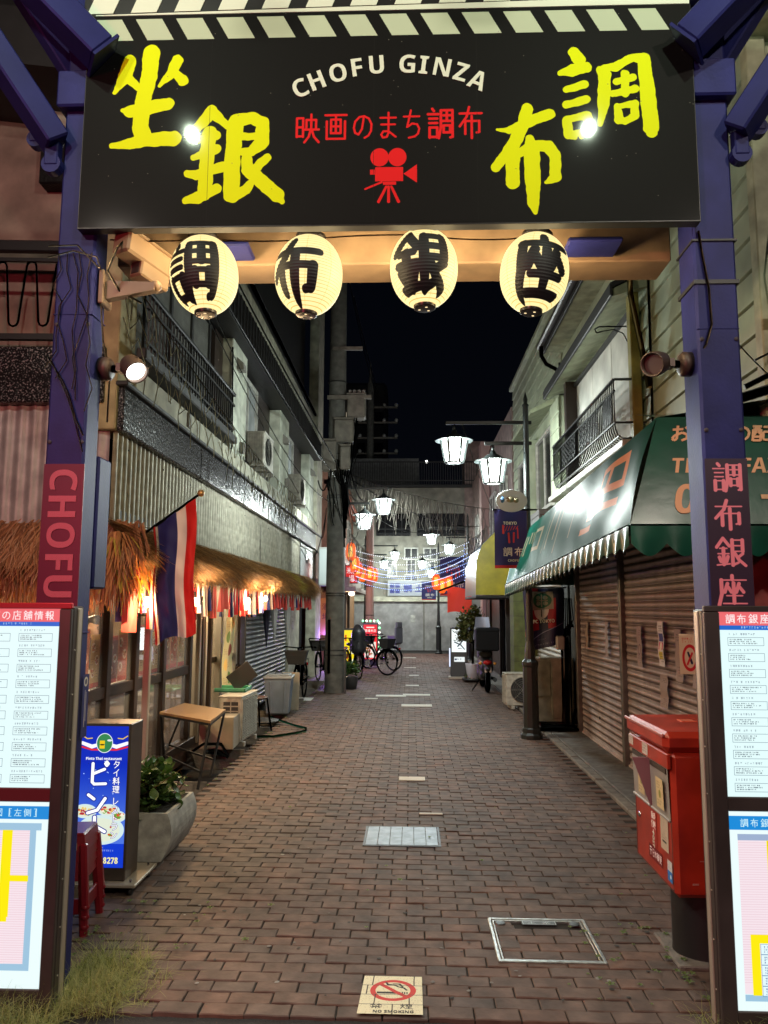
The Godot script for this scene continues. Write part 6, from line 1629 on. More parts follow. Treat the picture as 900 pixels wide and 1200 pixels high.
	# street cables
	var wires := [[V(-2.35, 6.2, -5.5), V(-1.5, 4.7, -16.2), 0.1, 0.012, "thick cable from the restaurant eave to the utility pole"], [V(-2.3, 5.6, -6.2), V(-1.5, 4.4, -16.2), 0.16, 0.009, "thin cable under the thick one beside the restaurant eave"], [V(-2.25, 5.2, -6.5), V(-2.3, 3.75, -19.0), 0.1, 0.007, "cable slanting down across the restaurant balcony"], [V(-2.3, 5.3, -8.0), V(-1.55, 3.9, -16.2), 0.5, 0.007, "slack cable hanging in front of the upper air conditioners"], [V(-1.45, 4.6, -16.2), V(2.35, 4.4, -25.0), 0.35, 0.012, "thick cable crossing the street behind the lamps"], [V(-1.45, 4.3, -16.3), V(0.6, 4.9, -31.5), 0.4, 0.009, "thin cable crossing the street towards the far building"], [V(0.75, 4.35, -10.8), V(2.4, 3.6, -19.0), 0.25, 0.006, "thin wire from the near lanterns to the far shop front"], [V(-1.4, 9.2, -16.3), V(-1.4, 11.5, -36.0), 0.5, 0.012, "power line running from the utility pole into the dark"], [V(-1.25, 8.6, -16.3), V(-0.9, 10.8, -36.0), 0.6, 0.012, "lower power line running from the utility pole into the dark"]]
	for q in wires: solo("cable", MB.new().tube(sag(q[0], q[1], q[2], 18), q[3], 5), blk if q[3] > 0.008 else mt("grey_wire", [0.3, 0.3, 0.27], 0.5), q[4], "cable")
	# icicle light net over the street, unlit
	var r := RandomNumberGenerator.new(); r.seed = 11
	var net := MB.new()
	var A := V(-1.35, 4.8, -17.5); var B := V(1.9, 4.1, -18.3)
	var main := sag(A, B, 0.12, 40)
	net.tube(main, 0.008, 4)
	for i in 105:
		var k := r.randf() * 39.9
		var p: Vector3 = main[int(k)].lerp(main[int(k) + 1], k - int(k))
		var l := r.randf_range(0.4, 1.1)
		var pts := []
		for j in 6: pts.append(p + V(r.randf_range(-0.035, 0.035), -l * j / 5.0, r.randf_range(-0.03, 0.03)))
		net.tube(pts, 0.0048, 3, false)
	solo("icicle_light_net", net, mt("pale_net", [0.5, 0.46, 0.38], 0.6), "unlit pale icicle light net hung across the street behind the lamps", "light net")
	net = MB.new()
	for q in [[V(1.78, 3.62, -17.5), V(1.5, 3.55, -21.5), 60, 0.85], [V(-1.5, 3.62, -18.3), V(-1.3, 3.45, -24.3), 60, 0.9]]:
		var m2 := sag(q[0], q[1], 0.05, 12)
		net = MB.new()
		net.tube(m2, 0.008, 4)
		for i in int(q[2]):
			var k := r.randf() * 11.9
			var p: Vector3 = m2[int(k)].lerp(m2[int(k) + 1], k - int(k))
			var pts := []
			var l := r.randf_range(0.4, 1.0) * float(q[3])
			for j in 5: pts.append(p + V(r.randf_range(-0.05, 0.05), -l * j / 4.0, r.randf_range(-0.1, 0.1)))
			net.tube(pts, 0.006, 3, false)
		solo("icicle_light_net", net, mt("pale_net"), "dense unlit light net above the yellow awning" if q[0].x > 0 else "dense unlit light net above the red lanterns", "light net")
	# wire garland along the balcony: a looping net
	net = MB.new()
	var top := sag(V(-2.2, 4.35, -5.6), V(-2.25, 3.95, -15.8), 0.22, 60)
	net.tube(top, 0.006, 4)
	for row in 3:
		for i in range(0, 56, 2):
			var a: Vector3 = top[i] - V(0, 0.2 * row + (0.0 if row % 2 == 0 else 0.02), 0)
			var b2: Vector3 = top[i + 1] - V(r.randf_range(-0.02, 0.02), 0.2 * (row + 1) + r.randf_range(-0.03, 0.03), 0)
			var c: Vector3 = top[mini(i + 2, 59)] - V(0, 0.2 * row, 0)
			if r.randf() < 0.85: net.tube([a, a.lerp(b2, 0.5) + V(0.02, -0.03, r.randf_range(-0.05, 0.05)), b2], 0.0045, 4, false)
			if r.randf() < 0.75: net.tube([b2, c.lerp(b2, 0.4) + V(0.01, -0.02, r.randf_range(-0.05, 0.05)), c], 0.0045, 4, false)
			if r.randf() < 0.6: net.tube([b2, b2 - V(r.randf_range(-0.02, 0.02), r.randf_range(0.1, 0.25), r.randf_range(-0.08, 0.08))], 0.0045, 4, false)
	solo("balcony_light_net", net, mt("brass_wire", [0.85, 0.7, 0.42], 0.5), "unlit looping light net draped in front of the restaurant balcony", "light net")
	# lit blue and white strings
	var blue := em("blue_led_light", [0.25, 0.42, 1.0], 2.6); var white := em("white_led_light", [0.85, 0.9, 1.0], 2.0)
	var dot := MB.new().ball(Vector3.ZERO, V(0.0105, 0.0105, 0.0105), 6, 4).mesh()
	for k in 7:
		var a := V(-1.45, 3.25 - k * 0.13, -20.0 - (k % 3) * 0.4); var b3 := V(1.55, 3.5 - k * 0.13, -20.4 - (k % 3) * 0.3)
		var p := sag(a, b3, 0.3 + 0.03 * (k % 4), 60)
		var t2 := thing("light_string", ["top lit string of white and pink lights across the street", "second lit string from the top across the street", "third lit string from the top across the street", "middle lit string of blue and white lights across the street", "third lit string from the bottom across the street", "second lit string from the bottom across the street", "lowest lit string of blue lights, just above the shop sign"][k], "light string", Vector3.ZERO, 0, "lit light strings across the street")
		obj("wire", MB.new().tube(p, 0.004, 3), mt("pale_net"), t2)
		var at := []
		for i in p.size(): at.append(Transform3D(Basis(), p[i] - V(0, 0.02, 0)))
		many("led_lights", dot, white if k < 2 else blue, at.filter(func(_x): return true).slice(0, 61), t2)
		if k >= 2:
			var at2 := []
			for i in 60: at2.append(Transform3D(Basis(), (p[i] + p[i + 1]) / 2.0 - V(0, 0.02, 0)))
			if k % 2: many("led_lights", dot, white, at2, t2)
	var l := OmniLight3D.new()
	var bl := thing("string_light", "cluster of blue lights at the end of the strings beside the yellow awning", "light string", V(1.42, 2.9, -20.3))
	obj("wire", MB.new().tube([V(0, 0.5, 0), V(0.02, 0, 0), V(0, -0.5, 0)], 0.005, 4), mt("pale_net"), bl)
	var bs := []
	for i in 14: bs.append(Transform3D(Basis(), V(rr(-0.03, 0.03), 0.48 - i * 0.07, rr(-0.03, 0.03))))
	many("led_lights", dot, blue, bs, bl)
	l.free()
	omni(bl, V(-0.5, 0, 0.6), [0.4, 0.5, 1.0], 0.8, 0.2)

# ---------------------------------------------------------------- things beside the restaurant
func bicycle(label: String, at: Vector3, turn: float, basket := true, cover := false, seat_rear := false) -> Node3D:
	# faces +x, ground at y = 0
	var t := thing("bicycle", label, "bicycle", at, turn, "parked bicycles")
	t.rotation.x = 0.0
	var blk := mt("bike_black", [0.02, 0.02, 0.022], 0.35, 0.4); var rub := mt("tyre_rubber", [0.015, 0.015, 0.015], 0.8); var chrome := mt("chrome", [0.6, 0.6, 0.6], 0.2, 1.0)
	for x in [-0.53, 0.53]:
		var w := Node3D.new(); w.name = "wheel"; w.position = V(x, 0.33, 0); t.add_child(w, true)
		var ring := []
		for k in 33: ring.append(V(cos(TAU * k / 32) * 0.315, sin(TAU * k / 32) * 0.315, 0))
		obj("tyre", MB.new().tube(ring, 0.017, 8, false), rub, w)
		var ring2 := []
		for k in 33: ring2.append(V(cos(TAU * k / 32) * 0.295, sin(TAU * k / 32) * 0.295, 0))
		obj("rim", MB.new().tube(ring2, 0.009, 6, false), chrome, w)
		var sp := MB.new()
		for k in 18: sp.bar(V(0, 0, 0.02 * (1 if k % 2 else -1)), V(cos(TAU * k / 18) * 0.295, sin(TAU * k / 18) * 0.295, 0), 0.003, 0.003)
		obj("spokes", sp, chrome, w)
		obj("hub", MB.new().tube([V(0, 0, -0.05), V(0, 0, 0.05)], 0.022, 10), chrome, w)
		var fen := []
		for k in 13: fen.append(V(cos(PI * (k + 0.5) / 13.0) * 0.345, sin(PI * (k + 0.5) / 13.0) * 0.345, 0))
		obj("mudguard", MB.new().tube(fen, 0.018, 6), blk, w)
	obj("frame", MB.new().tube([V(0.36, 0.84, 0), V(0.12, 0.42, 0), V(-0.05, 0.3, 0)], 0.02, 8).tube([V(-0.05, 0.3, 0), V(-0.2, 0.78, 0)], 0.018, 8).tube([V(-0.05, 0.3, 0.03), V(-0.53, 0.33, 0.05)], 0.011, 6).tube([V(-0.05, 0.3, -0.03), V(-0.53, 0.33, -0.05)], 0.011, 6).tube([V(-0.18, 0.7, 0.02), V(-0.53, 0.33, 0.05)], 0.01, 6).tube([V(-0.18, 0.7, -0.02), V(-0.53, 0.33, -0.05)], 0.01, 6), blk, t)
	obj("fork", MB.new().tube([V(0.36, 0.9, 0), V(0.42, 0.7, 0.03), V(0.53, 0.33, 0.05)], 0.013, 6).tube([V(0.42, 0.7, -0.03), V(0.53, 0.33, -0.05)], 0.013, 6), blk, t)
	obj("handlebar", MB.new().tube([V(0.2, 0.98, -0.29), V(0.33, 1.0, -0.24), V(0.37, 0.98, 0), V(0.33, 1.0, 0.24), V(0.2, 0.98, 0.29)], 0.012, 8).tube([V(0.36, 0.85, 0), V(0.37, 0.99, 0)], 0.014, 8), chrome, t)
	for s in [-1, 1]: obj("grip", MB.new().tube([V(0.18, 0.978, s * 0.295), V(0.29, 0.995, s * 0.26)], 0.018, 8), rub, t)
	obj("saddle", MB.new().ball(V(-0.23, 0.82, 0), V(0.13, 0.045, 0.09), 14, 8), rub, t)
	obj("crank", MB.new().tube([V(-0.05, 0.3, -0.06), V(-0.05, 0.3, 0.06)], 0.02, 8).lathe([Vector2(0.0, 0.05), Vector2(0.085, 0.05), Vector2(0.085, 0.055)], 16, Transform3D(Basis(V(1, 0, 0), PI / 2), V(-0.05, 0.3, 0))).bar(V(-0.05, 0.3, 0.07), V(0.05, 0.17, 0.07), 0.015, 0.02), chrome, t)
	for s in [-1, 1]: obj("pedal", MB.new().box(V(-0.05 + 0.1 * s, 0.3 - 0.13 * s, s * 0.11), V(0.08, 0.02, 0.07), 0.005), rub, t)
	obj("carrier", MB.new().bar(V(-0.3, 0.72, 0.05), V(-0.75, 0.72, 0.05), 0.012, 0.012).bar(V(-0.3, 0.72, -0.05), V(-0.75, 0.72, -0.05), 0.012, 0.012).bar(V(-0.7, 0.72, 0.05), V(-0.53, 0.35, 0.06), 0.01, 0.01).bar(V(-0.7, 0.72, -0.05), V(-0.53, 0.35, -0.06), 0.01, 0.01).bar(V(-0.5, 0.72, -0.06), V(-0.5, 0.72, 0.06), 0.01, 0.01).bar(V(-0.74, 0.72, -0.06), V(-0.74, 0.72, 0.06), 0.01, 0.01), blk, t)
	obj("reflector", MB.new().box(V(-0.77, 0.62, 0), V(0.02, 0.05, 0.07), 0.006), mt("red_reflector", [0.5, 0.02, 0.02], 0.2), t)
	if basket:
		var b := MB.new()
		for k in 4:
			var y := 0.72 + k * 0.07
			var g := 0.02 * k
			b.bar(V(0.42 - g * 0.5, y, -0.14 - g), V(0.62 + g, y, -0.14 - g), 0.006, 0.006); b.bar(V(0.42 - g * 0.5, y, 0.14 + g), V(0.62 + g, y, 0.14 + g), 0.006, 0.006); b.bar(V(0.62 + g, y, -0.14 - g), V(0.62 + g, y, 0.14 + g), 0.006, 0.006); b.bar(V(0.42 - g * 0.5, y, -0.14 - g), V(0.42 - g * 0.5, y, 0.14 + g), 0.006, 0.006)
		for s in [-1.0, 1.0]: b.quad(V(0.42, 0.7, s * 0.138), V(0.62, 0.7, s * 0.138), V(0.68, 0.94, s * 0.2), V(0.39, 0.94, s * 0.2), V(0, 0, s))
		b.quad(V(0.62, 0.7, -0.138), V(0.62, 0.7, 0.138), V(0.68, 0.94, 0.2), V(0.68, 0.94, -0.2), V(1, 0, 0)); b.quad(V(0.42, 0.7, -0.138), V(0.42, 0.7, 0.138), V(0.39, 0.94, 0.2), V(0.39, 0.94, -0.2), V(-1, 0, 0)); b.quad(V(0.42, 0.7, -0.138), V(0.62, 0.7, -0.138), V(0.62, 0.7, 0.138), V(0.42, 0.7, 0.138), V(0, -1, 0))
		obj("basket", b, mt("black_mesh", [0.02, 0.02, 0.02], 0.7), t)
	if seat_rear:
		obj("child_seat", MB.new().bb(V(-0.72, 0.74, -0.15), V(-0.38, 0.8, 0.15), 0.02).bb(V(-0.76, 0.76, -0.15), V(-0.7, 1.2, 0.15), 0.02).bb(V(-0.74, 0.78, -0.17), V(-0.45, 0.98, -0.14), 0.012).bb(V(-0.74, 0.78, 0.14), V(-0.45, 0.98, 0.17), 0.012).bb(V(-0.78, 1.18, -0.12), V(-0.7, 1.36, 0.12), 0.03), mt("seat_grey", [0.12, 0.12, 0.13], 0.6), t)
	if cover:
		obj("rain_cover", body_mesh([[V(0.5, 0.75, 0), V(0.52, 1.12, 0), 0.19, 0.16], [V(0.5, 1.1, 0), V(0.45, 1.25, 0), 0.16, 0.1]], 0.045, 0.08), mt("cover_black", [0.015, 0.015, 0.017], 0.45), t)
	return t

func plant_leaves(cnt: int, spread: Vector3, at: Vector3, size: float, parent: Node, key: String, col: Array) -> Node:
	var leaf := MB.new().sheet(func(u, v): return V((u - 0.5) * sin(PI * (0.08 + v * 0.9)) * 0.8, v * 0.95, 0.12 * sin(v * PI) - 0.18 * absf(u - 0.5)), 2, 4).mesh()
	var tf := []
	var tc := []
	for i in cnt:
		var d := V(rr(-1, 1), rr(-0.3, 1), rr(-1, 1))
		while d.length() > 1.0 : d = V(rr(-1, 1), rr(-0.3, 1), rr(-1, 1))
		var clump := sin(d.x * 7.0 + d.z * 5.0) * 0.12
		var p := at + d * spread * (0.75 + clump + 0.25 * rng.randf())
		var B := Basis(Vector3.UP, rr(0, TAU)) * Basis(V(1, 0, 0), rr(0.2, 1.9))
		tf.append(Transform3D(B.scaled(Vector3.ONE * size * rr(0.6, 1.25)), p))
		var g := rr(0.6, 1.5)
		tc.append(Color(col[0] * g * rr(0.8, 1.3), col[1] * g, col[2] * g))
	return many("foliage", leaf, mt("leaf_" + key, [1, 1, 1], 0.5, 0, {"vc": true, "back": [0.3, 0.4, 0.15]}), tf, parent, tc)

func beside_restaurant():
	# concrete planter, long sides bowed, standing on two feet
	var pl := thing("planter", "short white concrete planter with bowed sides and green plants", "planter", V(-1.87, 0, -5.32))
	var prof := PackedVector2Array()
	for k in 9:
		var a := float(k) / 8
		prof.append(Vector2(0.205 + 0.07 * sin(PI * (0.02 + 0.8 * a)), 0.06 + a * 0.31))
	var poly := PackedVector2Array()
	for p in prof: poly.append(p)
	for k in 9: poly.append(Vector2(-prof[8 - k].x, prof[8 - k].y))
	obj("trough", MB.new().prism(poly, Transform3D(), 0.62), mt("white_concrete", [0.5, 0.5, 0.47], 0.85, 0, {"n": "grime", "s": 1.4, "h": "fine", "hs": 0.3}), pl)
	obj("foot", MB.new().bb(V(-0.12, -0.01, -0.2), V(0.17, 0.065, -0.07), 0.006), mt("concrete"), pl); obj("foot", MB.new().bb(V(-0.12, -0.01, -0.55), V(0.17, 0.065, -0.42), 0.006), mt("concrete"), pl)
	obj("soil", MB.new().bb(V(-0.22, 0.33, -0.59), V(0.22, 0.372, -0.03)), mt("soil"), pl)
	var plants := thing("plant", "leafy green plant growing over the edges of the white planter", "plant", V(-1.88, 0.36, -5.64))
	plant_leaves(520, V(0.27, 0.26, 0.34), V(0, 0.03, 0), 0.08, plants, "planter", [0.05, 0.1, 0.025])
	var st := MB.new()
	for k in 26:
		var a := V(rr(-0.16, 0.16), 0.0, rr(-0.25, 0.25))
		st.tube([a, a + V(rr(-0.08, 0.08), 0.12, rr(-0.08, 0.08)), a + V(rr(-0.12, 0.12), 0.22, rr(-0.12, 0.12))], 0.004, 4)
	obj("stem", st, mt("stem_brown", [0.12, 0.07, 0.03], 0.7), plants)
	# lit upright sign of the restaurant
	var s := thing("restaurant_sign", "blue lit upright restaurant sign on a wheeled base beside the planter", "sign", V(-1.93, 0, -5.02))
	var br := mt("sign_brown", [0.13, 0.105, 0.09], 0.4, 0.4, {"n": "soft"})
	obj("case", MB.new().bb(V(-0.155, 0.07, -0.12), V(0.175, 1.015, 0.1), 0.006), br, s)
	obj("base_plate", MB.new().bb(V(-0.34, 0.05, -0.26), V(0.26, 0.07, 0.16), 0.004), mt("pale_trim"), s)
	for q in [[0.22, 0.12], [0.22, -0.2], [-0.28, 0.12], [-0.28, -0.2]]:
		obj("caster", MB.new().lathe([Vector2(0, -0.012), Vector2(0.022, -0.012), Vector2(0.024, 0), Vector2(0.022, 0.012), Vector2(0, 0.012)], 12, Transform3D(Basis(V(0, 0, 1), PI / 2), V(q[0], 0.022, q[1]))).bb(V(q[0] - 0.015, 0.02, q[1] - 0.01), V(q[0] + 0.015, 0.05, q[1] + 0.01)), mt("black_plastic"), s)
		obj("bolt", MB.new().lathe([Vector2(0.008, 0.07), Vector2(0.008, 0.09), Vector2(0.0, 0.09)], 8), mt("chrome", [0.6, 0.6, 0.6], 0.2, 1.0), s, V(q[0], 0, q[1]))
	var im := picture(384, 1152, Color(0.05, 0.2, 0.78))
	for y in 1152:
		var k := clampf((y - 300) / 500.0, 0, 1)
		rect(im, 0, y, 384, 1, Color(0.04, 0.16, 0.7).lerp(Color(0.3, 0.45, 0.85), k))
	rect(im, 0, 960, 384, 192, Color(0.06, 0.22, 0.78))
	# printed bowls
	for q in [[60, 700, 95, 58], [250, 690, 90, 50], [190, 850, 190, 120], [330, 740, 60, 45]]:
		disc(im, q[0], q[1], q[2], q[3], Color(0.8, 0.88, 0.88)); disc(im, q[0], q[1], q[2] * 0.82, q[3] * 0.8, [Color(0.85, 0.88, 0.8), Color(0.62, 0.8, 0.82)][int(q[0]) % 2])
		for k in 22: disc(im, q[0] + rr(-0.6, 0.6) * q[2], q[1] + rr(-0.5, 0.5) * q[3], rr(6, 16), rr(5, 12), [Color(0.85, 0.3, 0.15), Color(0.9, 0.75, 0.4), Color(0.4, 0.6, 0.2), Color(0.95, 0.9, 0.8), Color(0.7, 0.15, 0.2)][rng.randi() % 5])
	# badge with ribbon
	brush(im, "10,120,14 90,150,16 190,120,12 290,150,16 378,120,14", Vector2(0, 20), Vector2.ONE, Color(0.95, 0.95, 0.97)); brush(im, "0,150,7 90,175,8 290,175,8 384,150,7", Vector2(0, 20), Vector2.ONE, Color(0.85, 0.15, 0.2))
	brush(im, "10,60,4 50,85,4 90,80,4;300,80,4 340,85,4 378,60,4", Vector2(0, 20), Vector2.ONE, Color(0.9, 0.75, 0.2))
	disc(im, 192, 140, 68, 82, Color(0.9, 0.92, 0.95)); disc(im, 192, 140, 62, 76, Color(0.2, 0.5, 0.3))
	rect(im, 152, 120, 42, 30, Color(0.9, 0.75, 0.1)); rect(im, 152, 156, 42, 30, Color(0.9, 0.75, 0.1)); rect(im, 160, 148, 26, 12, Color(0.25, 0.15, 0.05)); disc(im, 232, 118, 20, 9, Color(0.85, 0.88, 0.9))
	for q in [["ピ", 70, 290, 165], ["ン", 60, 530, 175], ["ト", 80, 740, 175]]:
		glyph(im, q[0], q[1], q[2], q[3], 205, Color(0.06, 0.1, 0.55), 12, 11); glyph(im, q[0], q[1], q[2], q[3], 205, Color(1, 1, 1), 7.5, 7.0)
	var yy := 285.0
	for ch in ["タ", "イ", "料", "理", "", "レ", "ス", "ト", "ラ", "ン"]:
		if ch: glyph(im, ch, 272, yy, 56, 62, Color(0.1, 0.12, 0.55), 10, 9); glyph(im, ch, 272, yy, 56, 62, Color(1, 1, 1), 5.5, 5)
		yy += 68.0 if ch else 30.0
	for k in 12: disc(im, rr(20, 370), rr(260, 640), rr(2, 5), rr(2, 5), Color(0.8, 0.9, 1.0))
	small_print(im, 40, 985, 320, 2, 24, Color(0.9, 0.95, 1.0), 14.0); small_print(im, 120, 1030, 120, 1, 24, Color(0.9, 0.95, 1.0), 18.0)
	var f := MB.new(); f.quad(V(-0.14, 0.15, 0.102), V(0.16, 0.15, 0.102), V(0.16, 1.0, 0.102), V(-0.14, 1.0, 0.102), V(0, 0, 1))
	var lp := obj("light_panel", f, printed("thai_sign", im, 1.12), s)
	var yl := em("yellow_print_light", [1.0, 0.95, 0.3], 0.9); var wl := em("white_print_light", [0.9, 0.95, 1.0], 0.9)
	text("868-8278", 0.036, yl, lp, V(0.04, 0.192, 0.104), Basis.from_scale(V(0.85, 1, 1)), "lettering", 0.001)
	text("Pinto Thai restaurant", 0.016, wl, lp, V(0.01, 0.802, 0.104), Basis(), "lettering", 0.001)
	area(s, V(-0.015, 0.58, 0.13), 0.33, 0.83, V(0, 180, 0), [0.45, 0.6, 1.0], 0.05)
	# stack of red stools
	var red := mt("red_plastic", [0.24, 0.008, 0.018], 0.32, 0, {"n": "soft"})
	var st0: Node3D
	for k in 4:
		var q := thing("stool", ["bottom red plastic stool of the stack, its legs in the grass", "second red plastic stool up in the nested stack", "third red plastic stool up in the nested stack", "topmost red plastic stool of the stack behind the blue post"][k], "stool", V(-1.92, k * 0.05 - 0.02, -4.45), 0.12, "stack of red stools")
		obj("seat", MB.new().bb(V(-0.125, 0.36, -0.125), V(0.125, 0.385, 0.125), 0.01), red, q)
		obj("apron", MB.new().lathe([Vector2(0.195, 0.29), Vector2(0.176, 0.375)], 4, Transform3D(Basis(Vector3.UP, PI / 4), Vector3.ZERO), true), red, q)
		for a in [[-1, -1], [1, -1], [1, 1], [-1, 1]]:
			obj("leg", MB.new().bar(V(a[0] * 0.155, 0, a[1] * 0.155), V(a[0] * 0.122, 0.33, a[1] * 0.122), 0.04, 0.04, 0.008).ball(V(a[0] * 0.156, 0.012, a[1] * 0.156), V(0.026, 0.016, 0.026), 8, 6), red, q)
		if k == 0: obj("stretcher", MB.new().bb(V(-0.15, 0.12, 0.13), V(0.15, 0.2, 0.145), 0.004).bb(V(0.13, 0.12, -0.15), V(0.145, 0.2, 0.15), 0.004), red, q)
		if k == 3:
			var im3 := picture(64, 32, Color(0.75, 0.68, 0.55)); small_print(im3, 6, 6, 50, 3, 8, Color(0.3, 0.2, 0.2), 6.0)
			var lb := MB.new(); lb.quad(V(0.02, 0.3, 0.137), V(0.09, 0.3, 0.137), V(0.088, 0.335, 0.131), V(0.018, 0.335, 0.131), V(0, 0, 1))
			obj("sticker", lb, printed("stool_sticker", im3), q)
	# table
	var tb := thing("table", "small table with wooden top and thin splayed black steel legs", "table", V(-2.33, 0.045, -8.4))
	var ir := mt("black_iron")
	var tc := [V(-0.34, 0.575, 0.08), V(-0.3, 0.575, -0.7), V(0.31, 0.575, -0.17), V(0.37, 0.575, 0.7)]
	var ft := [V(-0.3, 0, -0.05), V(-0.5, 0, -0.62), V(0.28, 0, 0.3), V(0.3, 0, 0.84)]
	var tp := PackedVector2Array()
	for q in tc: tp.append(Vector2(q.x, -q.z))
	obj("top", MB.new().prism(tp, Transform3D(Basis(V(1, 0, 0), V(0, 0, -1), V(0, 1, 0)), V(0, 0.59, 0)), 0.024), mt("table_wood", [0.34, 0.2, 0.085], 0.42, 0, {"n": "fine", "s": 1.5}), tb)
	for k in 4:
		obj("leg", MB.new().bar(ft[k] + V(0, -0.03, 0), tc[k] * V(0.96, 0.97, 0.96), 0.022, 0.022, 0.003), ir, tb)
		obj("frame", MB.new().bar(tc[k] * V(0.96, 0.965, 0.96), tc[(k + 1) % 4] * V(0.96, 0.965, 0.96), 0.022, 0.022), ir, tb)
		if k != 2: obj("stretcher", MB.new().bar(ft[k].lerp(tc[k], 0.22), ft[(k + 1) % 4].lerp(tc[(k + 1) % 4], 0.22), 0.018, 0.018), ir, tb)
	# grey pole standing in front of the glass
	solo("metal_pole", MB.new().bb(V(-2.52, 0.04, -7.36), V(-2.46, 2.05, -7.30), 0.004), mt("bare_aluminium", [0.45, 0.42, 0.36], 0.4, 0.7), "square grey metal pole carrying the eave in front of the window", "pole")
	# air conditioners: one on the ground, two on the upper floor
	var ac := ac_unit("beige outdoor air conditioner on the ground behind the cardboard box", V(-2.18, 0.07, -9.95), -PI / 2 - 0.05)
	ac_unit("upper outdoor air conditioner nearer the balcony, on a ledge", V(-2.4, 3.88, -12.05), PI / 2)
	ac_unit("smaller looking outdoor air conditioner farther along the ledge, under a coil of wire", V(-2.4, 3.88, -15.95), PI / 2)
	var ca := thing("cardboard_box", "beige box standing against the ground air conditioner", "box", V(-2.27, 0.1, -9.35), 0.05)
	obj("body", MB.new().bb(V(-0.2, 0.0, -0.2), V(0.2, 0.36, 0.2), 0.006), mt("beige_card", [0.42, 0.36, 0.27], 0.7, 0, {"n": "soft"}), ca)
	obj("flap", MB.new().bb(V(-0.202, 0.358, -0.202), V(0.202, 0.366, -0.004), 0.002).bb(V(-0.202, 0.358, 0.004), V(0.202, 0.366, 0.202), 0.002), mt("beige_card"), ca)
	solo("black_hose", MB.new().tube([V(-2.5, 0.1, -8.95), V(-2.35, 0.2, -8.95), V(-2.15, 0.2, -8.95), V(-2.08, 0.07, -9.0), V(-2.2, 0.06, -9.1), V(-2.35, 0.1, -9.0), V(-2.2, 0.15, -8.9), V(-2.05, 0.06, -8.9)], 0.018, 6), mt("black_plastic"), "coiled black hose in front of the beige box", "hose")
	# green tray and dark board on top of the unit, chair, bin, hose
	var tray := thing("tray", "green plastic tray lying on the ground air conditioner", "tray", V(-2.3, 0.67, -10.15))
	obj("body", MB.new().bb(V(-0.2, 0, -0.2), V(0.2, 0.012, 0.2)).bb(V(-0.2, 0, 0.185), V(0.2, 0.05, 0.2), 0.004).bb(V(0.185, 0, -0.2), V(0.2, 0.05, 0.2), 0.004).bb(V(-0.2, 0, -0.2), V(0.2, 0.05, -0.185), 0.004), mt("green_plastic", [0.06, 0.3, 0.17], 0.4), tray)
	solo("dark_panel", MB.new().box(V(0, 0.13, 0), V(0.34, 0.24, 0.02), 0.004, Basis(Vector3.UP, 0.3) * Basis(V(0, 0, 1), 0.65)), mt("black_plastic"), "tilted black panel propped in the green tray", "panel", "", V(-2.2, 0.72, -10.2))
	var ch := thing("chair", "dark bentwood chair between the air conditioner and the grey bin", "chair", V(-2.2, 0.04, -11.0), 2.2)
	var dk := mt("dark_wood", [0.05, 0.025, 0.015], 0.4)
	obj("seat", MB.new().lathe([Vector2(0, 0.43), Vector2(0.19, 0.43), Vector2(0.2, 0.445), Vector2(0.19, 0.46), Vector2(0, 0.46)], 20), dk, ch)
	for a in [[-1, -1], [1, -1], [1, 1], [-1, 1]]: obj("leg", MB.new().tube([V(a[0] * 0.19, 0, a[1] * 0.19), V(a[0] * 0.14, 0.44, a[1] * 0.14)], 0.014, 8), dk, ch)
	obj("backrest", MB.new().tube([V(-0.17, 0.44, -0.14), V(-0.19, 0.75, -0.2), V(-0.1, 0.9, -0.23), V(0.1, 0.9, -0.23), V(0.19, 0.75, -0.2), V(0.17, 0.44, -0.14)], 0.014, 8).tube([V(-0.09, 0.44, -0.15), V(-0.1, 0.7, -0.2), V(0.0, 0.8, -0.22), V(0.1, 0.7, -0.2), V(0.09, 0.44, -0.15)], 0.01, 6), dk, ch)
	solo("round_base", MB.new().lathe([Vector2(0, 0), Vector2(0.23, 0), Vector2(0.23, 0.03), Vector2(0.06, 0.06), Vector2(0, 0.06)], 24), mt("black_plastic"), "round black parasol base on the concrete in front of the bin", "base", "", V(-2.2, 0.045, -11.75))
	var bn := thing("bin", "grey plastic bin with a lid, between the chair and the parked bicycle", "bin", V(-2.14, 0.045, -12.75), 0.05)
	var gp := mt("grey_plastic", [0.17, 0.22, 0.3], 0.35, 0, {"n": "soft"})
	var bp := PackedVector2Array([Vector2(-0.2, -0.2), Vector2(0.2, -0.2), Vector2(0.2, 0.2), Vector2(-0.2, 0.2)])
	obj("body", MB.new().lathe([Vector2(0.0, 0.0), Vector2(0.24, 0.0), Vector2(0.25, 0.02), Vector2(0.305, 0.55), Vector2(0.31, 0.56)], 4, Transform3D(Basis(Vector3.UP, PI / 4), Vector3.ZERO), true), gp, bn)
	for q in [[0.0, 1.0], [1.0, 0.0]]:
		for k in 2: obj("rib", MB.new().bar(V(0.172 * q[0] + (k - 0.5) * 0.2 * q[1], 0.02, 0.172 * q[1] + (k - 0.5) * 0.2 * q[0]), V(0.214 * q[0] + (k - 0.5) * 0.24 * q[1], 0.52, 0.214 * q[1] + (k - 0.5) * 0.24 * q[0]), 0.02, 0.02, 0.004), gp, bn)
	var lid := obj("lid", MB.new().bb(V(-0.235, 0.555, -0.235), V(0.235, 0.6, 0.235), 0.012).bb(V(-0.19, 0.6, -0.19), V(0.19, 0.625, 0.19), 0.01), mt("grey_lid", [0.25, 0.28, 0.31], 0.35), bn)
	obj("handle", MB.new().tube([V(-0.06, 0.62, 0), V(-0.05, 0.66, 0), V(0.05, 0.66, 0), V(0.06, 0.62, 0)], 0.012, 6), mt("white_frame"), lid)
